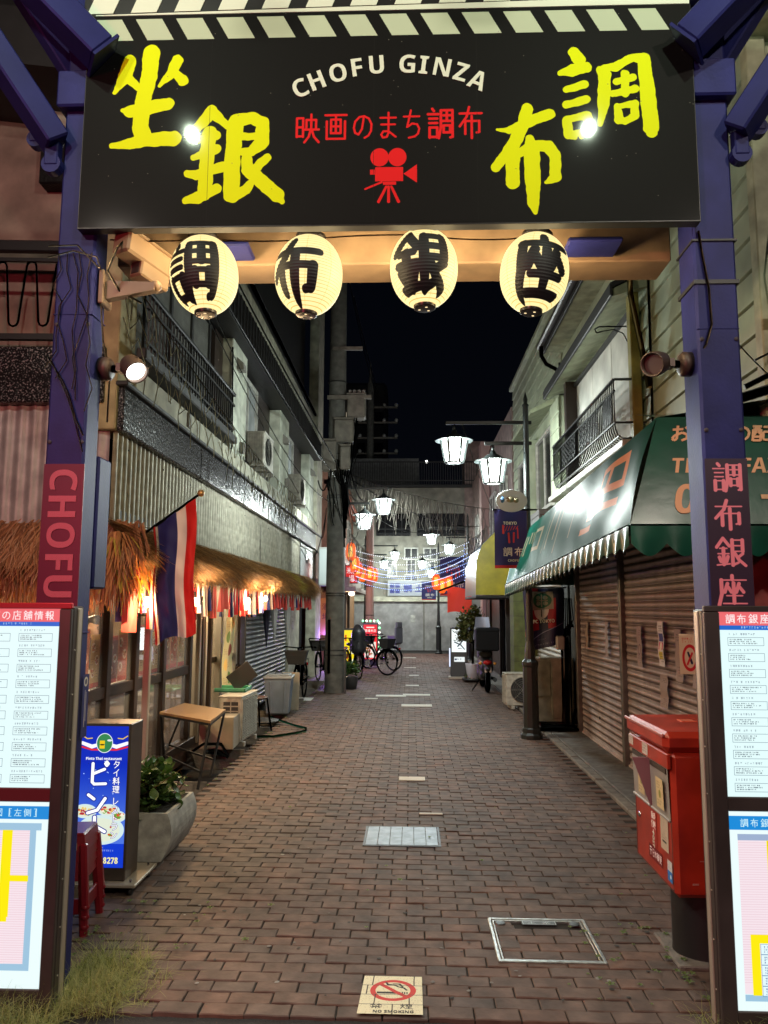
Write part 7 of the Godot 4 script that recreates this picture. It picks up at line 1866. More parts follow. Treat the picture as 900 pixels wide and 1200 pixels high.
	var sack := thing("folded_board", "pale folded board leaning between the grey bin and the bicycle", "board", V(-2.02, 0.045, -13.2))
	obj("body", MB.new().box(V(0, 0.3, 0), V(0.3, 0.62, 0.03), 0.006, Basis(V(1, 0, 0), -0.15)), mt("beige_card"), sack)
	solo("garden_hose", MB.new().tube([V(-2.15, 0.06, -12.2), V(-2.05, 0.07, -11.9), V(-1.7, 0.02, -11.6), V(-1.5, 0.02, -11.35), V(-1.47, 0.02, -11.1), V(-1.6, 0.02, -10.9), V(-1.85, 0.02, -10.6), V(-2.05, 0.06, -10.35)], 0.016, 8), mt("green_hose", [0.02, 0.22, 0.11], 0.3), "green garden hose looping from the bin onto the brick paving", "hose")
	bicycle("bicycle with a black front basket parked beside the grey bin", V(-2.02, 0.04, -14.4), PI * 0.5 + PI, true)
	# closed umbrellas on the roller shutter
	for q in [[-13.4, 1.9, "umbrella_navy", [0.015, 0.015, 0.035], "dark closed umbrella hanging on the roller shutter"], [-14.2, 1.92, "umbrella_clear", [0.45, 0.44, 0.42], "pale closed umbrella hanging on the roller shutter"], [-15.7, 1.88, "umbrella_white", [0.55, 0.55, 0.52], "narrow white closed umbrella nearest the wall panel"]]:
		var u := thing("umbrella", q[4], "umbrella", V(-2.5, q[1], q[0]), 0, "closed umbrellas on the roller shutter")
		obj("canopy", MB.new().lathe([Vector2(0.006, -0.85), Vector2(0.03, -0.6), Vector2(0.075, -0.2), Vector2(0.11, 0.0), Vector2(0.03, 0.02)], 8, Transform3D(Basis(V(1, 0, 0), 0.12), Vector3.ZERO), true), mt(q[2], q[3], 0.6), u)
		obj("handle", MB.new().tube([V(0, 0.0, 0), V(0, 0.15, 0.01), V(0, 0.19, 0.03), V(0, 0.17, 0.06)], 0.01, 6), mt("black_plastic"), u)
	# tall hanging menu cloth by the second door
	var im2 := picture(128, 512, Color(0.66, 0.62, 0.45))
	for k in 6:
		disc(im2, [40, 90][k % 2], 60 + k * 78, 26, 34, [Color(0.5, 0.2, 0.1), Color(0.75, 0.6, 0.3), Color(0.3, 0.4, 0.12)][k % 3]); small_print(im2, 10 + 50 * ((k + 1) % 2), 50 + k * 78, 50, 3, 12, Color(0.4, 0.3, 0.2), 8.0)
	var mc := thing("hanging_menu", "long hanging menu cloth with dish photographs beside the door posts", "menu", V(-2.55, 0, -10.9))
	obj("cloth", MB.new().sheet(func(u, v): return V(0.02 * sin(v * 7.0) + 0.015 * sin(u * 6.0), 1.86 - v * 1.25, 0.32 - u * 0.62 - 0.05 * sin(v * 4.0)), 8, 16), printed("menu_cloth", im2, 0, 0.8), mc)

# ---------------------------------------------------------------- things beside the shutters
func beside_shutters():
	var red := mt("post_red", [0.46, 0.035, 0.014], 0.38, 0, {"n": "soft", "s": 1.2})
	var t := thing("post_box", "red post box with two letter slots on a thick black pillar", "post box", V(1.3, 0, -4.33))
	# front (slots) faces -x; body from z -0.34 to +0.33
	obj("pillar", MB.new().lathe([Vector2(0.15, 0.0), Vector2(0.145, 0.02), Vector2(0.145, 0.4)], 20, Transform3D(Basis.from_scale(V(1.2, 1, 1)), V(0.23, 0.0, 0.08))), mt("pillar_black", [0.014, 0.014, 0.015], 0.5, 0, {"n": "soft"}), t)
	obj("footing", MB.new().bb(V(0.02, -0.02, -0.14), V(0.46, 0.012, 0.27), 0.006), mt("concrete"), t)
	obj("body", MB.new().bb(V(0.0, 0.345, -0.34), V(0.58, 1.035, 0.33), 0.022), red, t)
	obj("lid", MB.new().box(V(0.275, 1.09, -0.005), V(0.62, 0.1, 0.685), 0.028, Basis(V(0, 0, 1), 0.012)), red, t)
	obj("door_seam", MB.new().bb(V(-0.0012, 0.37, -0.31), V(0.001, 0.69, -0.305)).bb(V(-0.0012, 0.37, 0.297), V(0.001, 0.69, 0.302)).bb(V(-0.0012, 0.37, -0.31), V(0.001, 0.374, 0.302)), mt("dark_recess", [0.03, 0.02, 0.015], 0.6), t)
	obj("lock", MB.new().lathe([Vector2(0.0, 0.008), Vector2(0.012, 0.008), Vector2(0.015, 0.0)], 14, Transform3D(Basis(V(0, 0, 1), PI / 2), V(0.0, 0.6, -0.24))), mt("chrome", [0.6, 0.6, 0.6], 0.2, 1.0), t)
	for q in [[0.12, 0.52, 0.05, 0.004], [0.3, 0.8, 0.02, 0.006], [0.45, 0.6, 0.07, 0.003], [0.08, 0.41, 0.03, 0.008]]:
		obj("scuff", MB.new().bb(V(q[0], q[1], 0.3295), V(q[0] + q[2], q[1] + q[3], 0.3305)), mt("scuff_pale", [0.45, 0.2, 0.16], 0.7), t)
	obj("lid_edge", MB.new().bb(V(-0.042, 1.112, -0.345), V(-0.03, 1.13, 0.335), 0.004), mt("worn_red", [0.4, 0.12, 0.1], 0.4), t)
	obj("slot_header", MB.new().bb(V(-0.02, 0.955, -0.34), V(0.0, 1.03, 0.33), 0.004), red, t)
	# recessed pale slot bays with slanted divider
	var bayc := mt("slot_grey", [0.4, 0.37, 0.33], 0.45, 0, {"n": "soft"})
	for s in [-1.0, 1.0]:
		var z0 := -0.315 if s < 0 else 0.012
		var z1 := -0.012 if s < 0 else 0.305
		obj("slot_panel", MB.new().quad_panel(V(-0.005, 0.70, z0), V(-0.005, 0.70, z1), V(-0.012, 0.955, z1), V(-0.012, 0.955, z0)), bayc, t)
		obj("slot", MB.new().bb(V(-0.018, 0.925, z0 + 0.02), V(-0.008, 0.95, z1 - 0.02)), mt("dark_recess", [0.03, 0.02, 0.015], 0.6), t)
		obj("lip", MB.new().bb(V(-0.014, 0.695, z0), V(-0.002, 0.708, z1), 0.003), bayc, t)
	obj("divider", MB.new().prism(PackedVector2Array([Vector2(-0.006, 0.69), Vector2(-0.1, 0.955), Vector2(-0.006, 0.955)]), Transform3D(Basis(), V(0, 0, 0.008)), 0.016), mt("divider_mauve", [0.22, 0.1, 0.12], 0.4), t)
	var im := picture(128, 160, Color(0.78, 0.7, 0.52)); small_print(im, 14, 20, 90, 3, 14, Color(0.15, 0.1, 0.1), 10.0); disc(im, 64, 84, 20, 22, Color(0.5, 0.5, 0.2)); small_print(im, 14, 118, 90, 2, 16, Color(0.15, 0.1, 0.1), 10.0)
	var cd := printed("collection_card", im)
	for q in [[-0.12, 0.03], [0.2, 0.0]]:
		var b := MB.new(); b.quad(V(-0.022, 0.74, q[0] - 0.05), V(-0.022, 0.74, q[0] + 0.06), V(-0.026, 0.89, q[0] + 0.06), V(-0.026, 0.89, q[0] - 0.05), V(-1, 0, 0))
		obj("card", b, cd, t)
	im = picture(256, 128, Color(0.62, 0.08, 0.06))
	glyph(im, "郵", 14, 30, 66, 66, Color(0.95, 0.92, 0.9), 5, 5, true); glyph(im, "便", 84, 30, 66, 66, Color(0.95, 0.92, 0.9), 5, 5, true)
	var print_on := func(called: String, key: String, pic: Image, z0: float, z1: float, y0: float, y1: float):
		var b := MB.new(); b.quad(V(-0.003, y0, z0), V(-0.003, y0, z1), V(-0.003, y1, z1), V(-0.003, y1, z0), V(-1, 0, 0))
		obj(called, b, printed(key, pic), t)
	# letters on the street side read downwards
	im = picture(96, 320, Color(0.62, 0.155, 0.125))
	glyph(im, "郵", 14, 10, 68, 68, Color(0.95, 0.92, 0.9), 5, 5); glyph(im, "便", 14, 88, 68, 68, Color(0.95, 0.92, 0.9), 5, 5); rect(im, 42, 170, 10, 50, Color(0.95, 0.92, 0.9))
	print_on.call("lettering", "post_letters", im, -0.04, 0.06, 0.5, 0.68)
	text("POST", 0.03, mt("white_lettering"), t, V(-0.005, 0.535, 0.01), Basis(V(0, 1, 0), -PI / 2) * Basis(V(0, 0, 1), -PI / 2) * Basis.from_scale(V(0.8, 1, 1)), "lettering", 0.001)
	im = picture(96, 256, Color(0.72, 0.66, 0.58)); small_print(im, 10, 14, 76, 9, 18, Color(0.2, 0.15, 0.15), 10.0); rect(im, 20, 180, 50, 16, Color(0.1, 0.1, 0.1))
	print_on.call("sticker", "post_notice", im, 0.13, 0.25, 0.53, 0.69)
	im = picture(320, 96, Color(0.45, 0.02, 0.04)); rect(im, 22, 18, 40, 8, Color.WHITE); rect(im, 22, 38, 40, 8, Color.WHITE); rect(im, 38, 38, 8, 40, Color.WHITE)
	for k in 4: glyph(im, ["日", "本", "郵", "便"][k], 84 + k * 56, 20, 50, 56, Color(0.95, 0.92, 0.92), 5.5, 5.5)
	print_on.call("badge", "post_badge", im, -0.08, 0.14, 0.425, 0.495)
	im = picture(64, 128, Color(0.8, 0.8, 0.8)); rect(im, 0, 64, 64, 64, Color(0.15, 0.45, 0.75)); small_print(im, 6, 10, 50, 5, 10, Color(0.2, 0.3, 0.5), 7.0); disc(im, 40, 96, 10, 14, Color(0.8, 0.9, 0.95))
	print_on.call("sticker", "post_blue", im, 0.22, 0.29, 0.4, 0.5)
	im = picture(96, 48, Color(0.75, 0.7, 0.66)); small_print(im, 8, 8, 80, 3, 12, Color(0.2, 0.1, 0.1), 8.0)
	var lb := MB.new(); lb.quad(V(-0.0225, 0.965, -0.08), V(-0.0225, 0.965, 0.02), V(-0.0225, 1.025, 0.02), V(-0.0225, 1.025, -0.08), V(-1, 0, 0)); lb.quad(V(-0.0225, 0.975, -0.335), V(-0.0225, 0.975, -0.25), V(-0.0225, 1.025, -0.25), V(-0.0225, 1.025, -0.335), V(-1, 0, 0))
	obj("sticker", lb, printed("slot_label", im), t)
	obj("sticker", MB.new().bb(V(0.18, 1.138, -0.1), V(0.26, 1.143, -0.02)), mt("orange_tape", [0.6, 0.12, 0.06], 0.5), t)
	# cabinet, flag, meters, pipes, air conditioner by the far end of the shutters
	var cb := thing("cabinet", "beige steel cabinet under the blue and red flag", "cabinet", V(2.15, 0.03, -12.0))
	obj("body", MB.new().bb(V(-0.36, 0.05, -0.2), V(0.3, 0.98, 0.2), 0.01), mt("beige_metal", [0.3, 0.26, 0.2], 0.5, 0, {"n": "grime"}), cb)
	obj("door", MB.new().bb(V(-0.34, 0.42, 0.2), V(-0.05, 0.95, 0.212), 0.005).bb(V(-0.04, 0.1, 0.2), V(0.28, 0.95, 0.212), 0.005), mt("beige_metal"), cb)
	for x in [-0.3, 0.24]: obj("foot", MB.new().bb(V(x - 0.03, -0.02, -0.15), V(x + 0.03, 0.05, 0.15)), mt("dark_steel"), cb)
	ac_unit("pale outdoor air conditioner standing beyond the lamp post", V(2.05, 0.03, -13.9), 0.1)
	var mp := thing("meter_pipes", "gas meter with pipes and cables fixed beside the roller shutter", "meter", V(2.28, 0, -11.5))
	obj("pipe", MB.new().tube([V(0.0, 0.02, 0), V(0.0, 1.45, 0), V(0.05, 1.5, 0), V(0.12, 1.5, 0)], 0.025, 8).tube([V(0.06, 0.02, 0.03), V(0.06, 2.1, 0.03)], 0.014, 6).tube([V(-0.06, 0.3, 0.02), V(-0.06, 1.3, 0.02), V(0.0, 1.4, 0.02)], 0.018, 8), mt("dark_steel"), mp)
	obj("meter", MB.new().bb(V(-0.14, 1.15, -0.06), V(-0.02, 1.35, 0.06), 0.02), mt("meter_grey", [0.3, 0.28, 0.25], 0.5), mp)
	var cc := MB.new()
	for k in 6: cc.tube([V(0.08 - k * 0.02, 1.9, 0.06), V(0.1 - k * 0.03, 1.6 - k * 0.03, 0.1), V(0.02, 1.35, 0.08), V(0.05 - k * 0.02, 0.9 - k * 0.05, 0.06), V(-0.02 * k, 0.1, 0.1)], 0.009, 5)
	obj("cable", cc, mt("black_plastic"), mp)
	obj("coil", MB.new().tube([V(-0.45, 0.05, 0.25), V(-0.2, 0.06, 0.35), V(0.1, 0.06, 0.3), V(0.15, 0.06, 0.12), V(-0.1, 0.07, 0.08), V(-0.4, 0.08, 0.15), V(-0.42, 0.1, 0.28), V(0.0, 0.1, 0.33), V(0.1, 0.3, 0.1)], 0.03, 8), mt("black_plastic"), mp)
	var fl := thing("club_flag", "blue and red football flag with a green medallion hanging beside the shutter", "flag", V(2.0, 0, -11.65))
	im = picture(256, 352, Color(0.05, 0.06, 0.2))
	rect(im, 40, 0, 56, 300, Color(0.55, 0.06, 0.12)); rect(im, 150, 60, 50, 230, Color(0.55, 0.06, 0.12))
	for y in range(230, 352):
		var e := 250.0 - 60.0 * sin((y - 230) / 122.0)
		if y > e: rect(im, 0, y, 256, 1, Color(0.07, 0.08, 0.24))
	disc(im, 112, 130, 46, 56, Color(0.75, 0.72, 0.7)); rect(im, 112, 100, 6, 70, Color(0.1, 0.1, 0.15))
	rect(im, 52, 20, 134, 108, Color(0.52, 0.5, 0.44)); disc(im, 118, 74, 58, 44, Color(0.05, 0.33, 0.22))
	for q in [[-22, -17], [22, -17], [-22, 17], [22, 17]]: disc(im, 118 + q[0], 74 + q[1], 15, 12, Color(0.5, 0.5, 0.42))
	rect(im, 114, 38, 7, 74, Color(0.55, 0.45, 0.36)); rect(im, 82, 71, 72, 6, Color(0.55, 0.45, 0.36))
	stroke(im, [V(30, 300, 2), V(120, 262, 2), V(250, 225, 2)], Color(0.5, 0.5, 0.6)); small_print(im, 60, 325, 150, 1, 10, Color(0.6, 0.6, 0.65), 9.0); small_print(im, 80, 298, 60, 1, 10, Color(0.5, 0.5, 0.6), 8.0)
	obj("cloth", MB.new().sheet(func(u, v): return V(-0.32 + u * 0.62 + 0.05 * v * (1.0 - u), 2.05 - v * (0.95 - 0.1 * u) + 0.05 * u * v, 0.05 * sin(u * 9.0 + v * 2.0) + 0.02 * sin(v * 8.0)), 24, 20), printed("club_print", im, 0, 0.6), fl)
	text("FC TOKYO", 0.05, mt("white_lettering"), fl, V(-0.02, 1.56, 0.075), Basis(V(0, 0, 1), 0.06) * Basis(V(1, 0, 0), -0.05) , "lettering", 0.002)
	obj("rod", MB.new().tube([V(-0.36, 2.06, 0), V(0.34, 2.06, 0)], 0.01, 6), mt("lamp_iron"), fl)

# ---------------------------------------------------------------- buildings further along
func window_at(t: Node3D, ctr: Vector3, w: float, h: float, face_x: float, lit := 0.0):
	# window on a wall that looks along x (face_x = +1 / -1) or along z (face_x = 0)
	var fr := mt("white_frame")
	var B := Basis() if face_x == 0.0 else Basis(Vector3.UP, PI / 2 * face_x)
	var o := obj("window", MB.new().bb(V(-w / 2 - 0.05, h / 2, -0.03), V(w / 2 + 0.05, h / 2 + 0.05, 0.05)).bb(V(-w / 2 - 0.08, -h / 2 - 0.06, -0.03), V(w / 2 + 0.08, -h / 2, 0.08)).bb(V(-w / 2 - 0.05, -h / 2, -0.03), V(-w / 2, h / 2, 0.05)).bb(V(w / 2, -h / 2, -0.03), V(w / 2 + 0.05, h / 2, 0.05)).bb(V(-0.02, -h / 2, 0.0), V(0.02, h / 2, 0.035)), fr, t, ctr, B)
	obj("pane", MB.new().bb(V(-w / 2, -h / 2, 0.0), V(w / 2, h / 2, 0.012)), em("dim_window_light", [0.8, 0.7, 0.5], lit) if lit > 0 else mt("night_window", [0.012, 0.012, 0.015], 0.15), o)

func street_beyond():
	var rose := mt("rose_wall", [0.3, 0.22, 0.2], 0.8, 0, {"n": "grime", "s": 0.4})
	var dark := mt("dark_fibre")
	var cream := mt("cream_render")
	# second building on the siding side
	var b := thing("neighbour_building", "grey green boarded building between the balcony and the yellow awning", "building")
	obj("wall", MB.new().bb(V(2.5, 0, -18.2), V(8, 7.0, -12.25)), mt("sheathing"), b)
	for i in 17: obj("siding_board", siding_board(2.72 + i * 0.25, -12.3, -18.2, 2.5), mt("pale_siding"), b)
	obj("parapet", MB.new().bb(V(2.4, 6.95, -18.25), V(8, 7.05, -12.2), 0.01), mt("pale_siding"), b)
	obj("canopy", MB.new().prism(PackedVector2Array([Vector2(2.05, 5.05), Vector2(2.5, 5.25), Vector2(2.5, 5.35), Vector2(2.05, 5.12)]), Transform3D(Basis(), V(0, 0, -12.9)), 2.6), mt("canopy_underside"), b)
	window_at(b, V(2.47, 4.2, -13.9), 1.5, 1.3, -1.0)
	window_at(b, V(2.47, 4.2, -16.4), 1.4, 1.3, -1.0)
	obj("shutter_box", MB.new().bb(V(2.3, 3.5, -15.3), V(2.5, 5.0, -14.75), 0.008), mt("pale_siding"), b)
	obj("window_ledge", MB.new().bb(V(2.15, 3.3, -15.2), V(2.5, 3.4, -12.8), 0.01).bb(V(2.15, 3.05, -15.2), V(2.2, 3.3, -12.8), 0.008), mt("brown_frame"), b)
	var sh := obj("roller_shutter", MB.new().bb(V(2.42, 0.03, -15.4), V(2.5, 2.5, -12.4)), mt("shutter_back"), b)
	var slat := MB.new().lathe([Vector2(0.04, -1.5), Vector2(0.04, 1.5)], 5, Transform3D(Basis(V(1, 0, 0), PI / 2) * Basis.from_scale(V(0.42, 1, 1)), Vector3.ZERO), false, PI, TAU).mesh()
	for i in 29: put("slat", slat, mt("white_slat", [0.5, 0.48, 0.45], 0.45), sh, V(2.415, 0.06 + i * 0.083, -13.9))
	obj("green_pillar", MB.new().bb(V(1.96, 0, -15.3), V(2.5, 2.9, -14.75), 0.01), mt("moss_green", [0.12, 0.15, 0.04], 0.7, 0, {"n": "grime"}), b)
	for i in 9: obj("tile_joint", MB.new().bb(V(1.956, 0.28 * i + 0.2, -15.303), V(2.5, 0.28 * i + 0.206, -14.746)), dark, b)
	obj("shop_recess", MB.new().bb(V(2.3, 0.0, -18.2), V(2.5, 2.7, -15.35)), dark, b)
	for z in [-15.6, -16.3, -17.0, -17.8]: obj("door_post", MB.new().bb(V(2.18, 0.0, z - 0.05), V(2.32, 2.6, z + 0.05)), [mt("brown_frame"), mt("white_frame")][int(absf(z) * 10) % 2], b)
	solo("post_case", MB.new().box(Vector3.ZERO, V(0.12, 0.36, 0.3), 0.02), mt("red_plastic_bright", [0.35, 0.02, 0.02], 0.4), "small red letter case on the white shutter beyond the lamp post", "letter case", "", V(2.2, 1.38, -14.4))
	# yellow awning
	var y := thing("yellow_awning", "yellow box awning with a pale lettered street side beyond the green one", "awning")
	obj("near_panel", MB.new().prism(PackedVector2Array([Vector2(1.4, 2.03), Vector2(2.5, 2.03), Vector2(2.5, 3.45), Vector2(1.85, 3.4), Vector2(1.55, 3.1), Vector2(1.42, 2.75)]), Transform3D(Basis(), V(0, 0, -16.55)), 0.02), mt("yellow_vinyl", [0.62, 0.54, 0.02], 0.35, 0, {"n": "soft"}), y)
	var im := picture(320, 128, Color(0.32, 0.34, 0.33))
	for k in 5: rect(im, 20 + k * 60, 20, 36, 8, Color(0.2, 0.3, 0.6)); rect(im, 34 + k * 60, 28, 8, 60, Color(0.2, 0.3, 0.6)); rect(im, 20 + k * 60, 60, 36, 8, Color(0.2, 0.3, 0.6))
	obj("street_side", MB.new().sheet(func(u, v):
		var pr := [Vector2(1.85, 3.4), Vector2(1.55, 3.1), Vector2(1.42, 2.75), Vector2(1.4, 2.03)]
		var q: float = v * 3.0
		var k := mini(int(q), 2)
		var p: Vector2 = pr[k].lerp(pr[k + 1], q - k)
		return V(p.x, p.y, -19.75 + u * 3.19), 20, 12), printed("yellow_side", im, 0, 0.3), y)
	obj("under_frame", MB.new().bb(V(1.4, 1.96, -19.75), V(2.5, 2.02, -16.5), 0.01), dark, y)
	# third building, rosy
	var c := thing("rose_building", "rose coloured building at the far end behind the yellow awning", "building")
	obj("wall", MB.new().bb(V(2.45, 0, -30.0), V(9, 6.6, -18.3)), rose, c)
	obj("shop_front", MB.new().bb(V(2.3, 0.05, -29.5), V(2.46, 2.6, -20.0), 0.01), mt("brown_frame"), c)
	for i in 4: window_at(c, V(2.44, 4.4, -19.8 - i * 2.6), 1.3, 1.2, -1.0)
	for z in [-19.2, -19.6, -22.0]: obj("pipe", MB.new().tube([V(2.3, 0.0, z), V(2.3, 3.2, z)], 0.05, 8), mt("pale_pipe", [0.45, 0.4, 0.4], 0.5), c)
	obj("inner_column", MB.new().bb(V(2.2, 0, -24.3), V(2.5, 6.9, -23.6), 0.01), mt("pole_rose", [0.4, 0.28, 0.25], 0.8), c)
	# shops beyond the restaurant
	var d := thing("noodle_shop_building", "rust coloured shop building with red signs beyond the utility pole", "building")
	obj("wall", MB.new().bb(V(-9, 2.4, -31.0), V(-2.3, 6.2, -21.4)).bb(V(-9, 0, -31.0), V(-2.5, 2.4, -23.4)), mt("rust_wall", [0.3, 0.14, 0.09], 0.8, 0, {"n": "grime", "s": 0.4}), d)
	obj("inner_floor", MB.new().bb(V(-6, -0.05, -23.5), V(-1.98, 0.025, -20.45)), mt("shop_floor"), d)
	obj("inner_wall", MB.new().bb(V(-6.1, 0, -23.45), V(-5.9, 2.4, -20.45)).bb(V(-6, 0, -20.6), V(-2.7, 2.5, -20.45)), mt("inner_wall"), d)
	obj("orange_tiles", MB.new().bb(V(-2.55, 0.03, -30.5), V(-2.2, 2.35, -23.45), 0.01), mt("orange_wall", [0.4, 0.2, 0.08], 0.6, 0, {"n": "grime"}), d)
	for z in [-24.2, -25.6, -27.2]: obj("door_post", MB.new().bb(V(-2.22, 0.03, z - 0.06), V(-2.12, 2.3, z + 0.06)), mt("brown_frame"), d)
	obj("awning_box", MB.new().bb(V(-2.4, 2.2, -27.5), V(-1.55, 2.34, -22.0), 0.01).bb(V(-2.4, 2.34, -27.5), V(-1.75, 2.62, -22.0), 0.01), mt("tan_box", [0.32, 0.25, 0.2], 0.6, 0, {"n": "grime"}), d)
	for i in 3: window_at(d, V(-2.29, 4.3, -22.8 - i * 2.8), 1.3, 1.1, 1.0)
	obj("upper_eave", MB.new().bb(V(-2.45, 5.2, -31), V(-2.0, 5.35, -21.4), 0.01).bb(V(-2.4, 3.0, -31), V(-1.9, 3.12, -21.4), 0.01), mt("red_eave", [0.3, 0.07, 0.04], 0.6), d)
	var al := thing("wall_lamp", "small white lamp under the tan box awning of the far shop", "lamp", V(-1.68, 2.14, -22.2))
	obj("lamp_bowl", MB.new().ball(Vector3.ZERO, V(0.09, 0.06, 0.09), 12, 8), em("shop_light", [1.0, 0.85, 0.65], 5.0), al)
	omni(al, V(0, 0, 0), [1.0, 0.7, 0.4], 1.2, 0.05)
	# violet and blue light in the opening beside the pole
	var nb := thing("neon_sign", "blue and violet neon tubes glowing in the opening beside the utility pole", "sign", V(-2.5, 0, -20.9))
	obj("neon_tube", MB.new().tube([V(-0.1, 0.4, 0), V(-0.1, 1.7, 0)], 0.02, 6), em("blue_neon", [0.12, 0.2, 1.0], 4.0), nb)
	obj("neon_tube", MB.new().tube([V(-0.02, 0.5, -0.3), V(-0.02, 1.9, -0.3)], 0.02, 6), em("violet_neon", [0.5, 0.15, 1.0], 3.0), nb)
	omni(nb, V(0.25, 1.0, -0.1), [0.45, 0.2, 1.0], 2.2, 0.1)
	var ob := MB.new(); ob.quad(V(-0.14, 1.0, 0), V(0.14, 1.0, 0), V(0.14, 2.0, 0), V(-0.14, 2.0, 0), V(0, 0, 1))
	im = picture(64, 224, Color(0.8, 0.45, 0.2)); column_of(im, "酒場", 12, 30, 40, 60, Color(0.45, 0.1, 0.05), 5, 5)
	var os := thing("hanging_banner", "tall orange banner hanging in the opening beside the utility pole", "banner", V(-2.32, 0, -21.2))
	obj("glowing_cloth", ob, printed("orange_banner", im, 0.45), os)  # cloth given its own glow in place of light falling on it
	var sb := thing("box_sign", "pale unlit box sign fixed beside the utility pole at the restaurant end", "sign", V(-2.08, 2.75, -19.0))
	obj("case", MB.new().box(Vector3.ZERO, V(0.34, 0.95, 0.3), 0.02), mt("box_sign_grey", [0.4, 0.42, 0.4], 0.4), sb)
	obj("face", MB.new().box(V(-0.02, 0, 0.153), V(0.26, 0.85, 0.006), 0.002), mt("pale_sign", [0.45, 0.5, 0.5], 0.4), sb)
	var ea := thing("cloth_awning", "small tan cloth awning between the restaurant end and the utility pole", "awning", V(-2.1, 2.15, -19.8))
	obj("cloth", MB.new().sheet(func(u, v): return V(-0.3 + v * 0.5, 0.35 - v * 0.35 - 0.03 * absf(sin(u * 12.0)) * v, 0.5 - u * 1.0), 24, 5), mt("tan_cloth", [0.3, 0.24, 0.15], 0.8), ea)
	# red shop signs
	for q in [[V(-1.72, 2.72, -22.6), 0.34, 0.5, "麺", "red lit shop sign with white lettering above the tan box awning"], [V(-1.95, 2.75, -22.1), 0.16, 0.5, "", "narrow rose lit shop sign beside the red lettered one"]]:
		var s := thing("shop_sign", q[4], "sign", q[0])
		obj("case", MB.new().box(V(0, 0, -0.06), V(q[1] + 0.04, q[2] + 0.04, 0.1), 0.01), mt("dark_steel"), s)
		im = picture(96, 128, Color(0.85, 0.1, 0.12) if q[1] > 0.2 else Color(0.8, 0.3, 0.35))
		if q[1] > 0.2: glyph(im, "米", 8, 12, 40, 48, Color(1, 0.9, 0.9), 6, 6); glyph(im, "酒", 46, 10, 44, 52, Color(1, 0.9, 0.9), 5, 5); glyph(im, "場", 24, 70, 48, 50, Color(1, 0.9, 0.9), 5, 5)
		var f := MB.new(); f.quad(V(-q[1] / 2, -q[2] / 2, 0), V(q[1] / 2, -q[2] / 2, 0), V(q[1] / 2, q[2] / 2, 0), V(-q[1] / 2, q[2] / 2, 0), V(0, 0, 1))
		obj("light_panel", f, printed("shop_sign%d" % int(q[1] * 100), im, 0.9), s)
	# far building closing the street
	var f := thing("far_building", "beige building with grey roller shutters closing the far end of the street", "building")
	obj("wall", MB.new().bb(V(-14, 0, -44), V(14, 6.8, -32.3)), mt("far_beige", [0.3, 0.29, 0.24], 0.8, 0, {"n": "grime", "s": 0.3}), f)
	obj("ceiling_band", MB.new().bb(V(-6, 2.0, -32.3), V(6, 2.2, -32.05), 0.01), cream, f)
	for q in [[-1.5, 0.55], [0.6, 2.6], [2.65, 4.7], [-3.6, -1.7]]:
		var s2 := obj("roller_shutter", MB.new().bb(V(q[0], 0, -32.3), V(q[1], 2.0, -32.22)), mt("far_shutter", [0.4, 0.4, 0.39], 0.5, 0.2, {"n": "soft"}), f)
		for i in 25: obj("slat", MB.new().bb(V(q[0], i * 0.08 + 0.01, -32.22), V(q[1], i * 0.08 + 0.07, -32.205)), mt("far_shutter"), s2)
	obj("notice", MB.new().bb(V(0.02, 1.15, -32.2), V(0.22, 1.45, -32.19)), mt("white_frame"), f)
	for q in [[0.05, 4.0, 0.5, 0.42], [0.85, 4.0, 0.5, 0.42], [0.05, 3.45, 0.32, 0.6], [0.05, 2.95, 0.5, 0.3], [-0.75, 3.4, 0.32, 0.7], [0.85, 3.4, 0.32, 0.5]]:
		window_at(f, V(q[0], q[1], -32.28), q[2], q[3], 0.0)
	for q in [[-1.4, 0.0], [0.3, 2.4]]:
		var w := obj("strip_window", MB.new().bb(V(q[0], 4.75, -32.32), V(q[1], 5.7, -32.27)), mt("night_window", [0.012, 0.012, 0.015], 0.15), f)
		for k in 5: obj("mullion", MB.new().bb(V(lerpf(q[0], q[1], k / 4.0) - 0.02, 4.75, -32.27), V(lerpf(q[0], q[1], k / 4.0) + 0.02, 5.7, -32.24)), dark, w)
		obj("guard_rail", MB.new().bb(V(q[0], 5.0, -32.1), V(q[1], 5.04, -32.06)).bb(V(q[0], 4.8, -32.1), V(q[1], 4.83, -32.06)), dark, w)
	obj("terrace", MB.new().bb(V(-14, 6.8, -36), V(14, 6.92, -32.1), 0.01), dark, f)
	var tr := obj("terrace_railing", MB.new().bar(V(-6, 7.9, -32.2), V(6, 7.9, -32.2), 0.05, 0.05).bar(V(-6, 7.1, -32.2), V(6, 7.1, -32.2), 0.04, 0.04), dark, f)
	for i in 60: obj("baluster", MB.new().bb(V(-3.0 + i * 0.1 - 0.012, 6.9, -32.21), V(-3.0 + i * 0.1 + 0.012, 7.9, -32.19)), dark, tr)
	obj("upper_wall", MB.new().bb(V(-14, 6.9, -44), V(0.4, 8.6, -35)), mt("far_grey", [0.22, 0.22, 0.22], 0.8, 0, {"n": "grime"}), f)
	obj("upper_wall", MB.new().bb(V(2.3, 0, -33.5), V(3.2, 8.8, -32.25)), mt("rose_wall"), f)
	obj("roof_lamp", MB.new().ball(V(0.75, 8.35, -34.5), V(0.06, 0.06, 0.06), 8, 6), em("roof_lamp_light", [1, 1, 0.95], 8.0), f)
	im = picture(512, 128, Color(0.5, 0.52, 0.55))
	var nv := Color(0.08, 0.12, 0.4)
	rect(im, 14, 22, 84, 84, nv); rect(im, 52, 22, 7, 84, Color(0.5, 0.52, 0.55)); rect(im, 14, 60, 84, 7, Color(0.5, 0.52, 0.55))
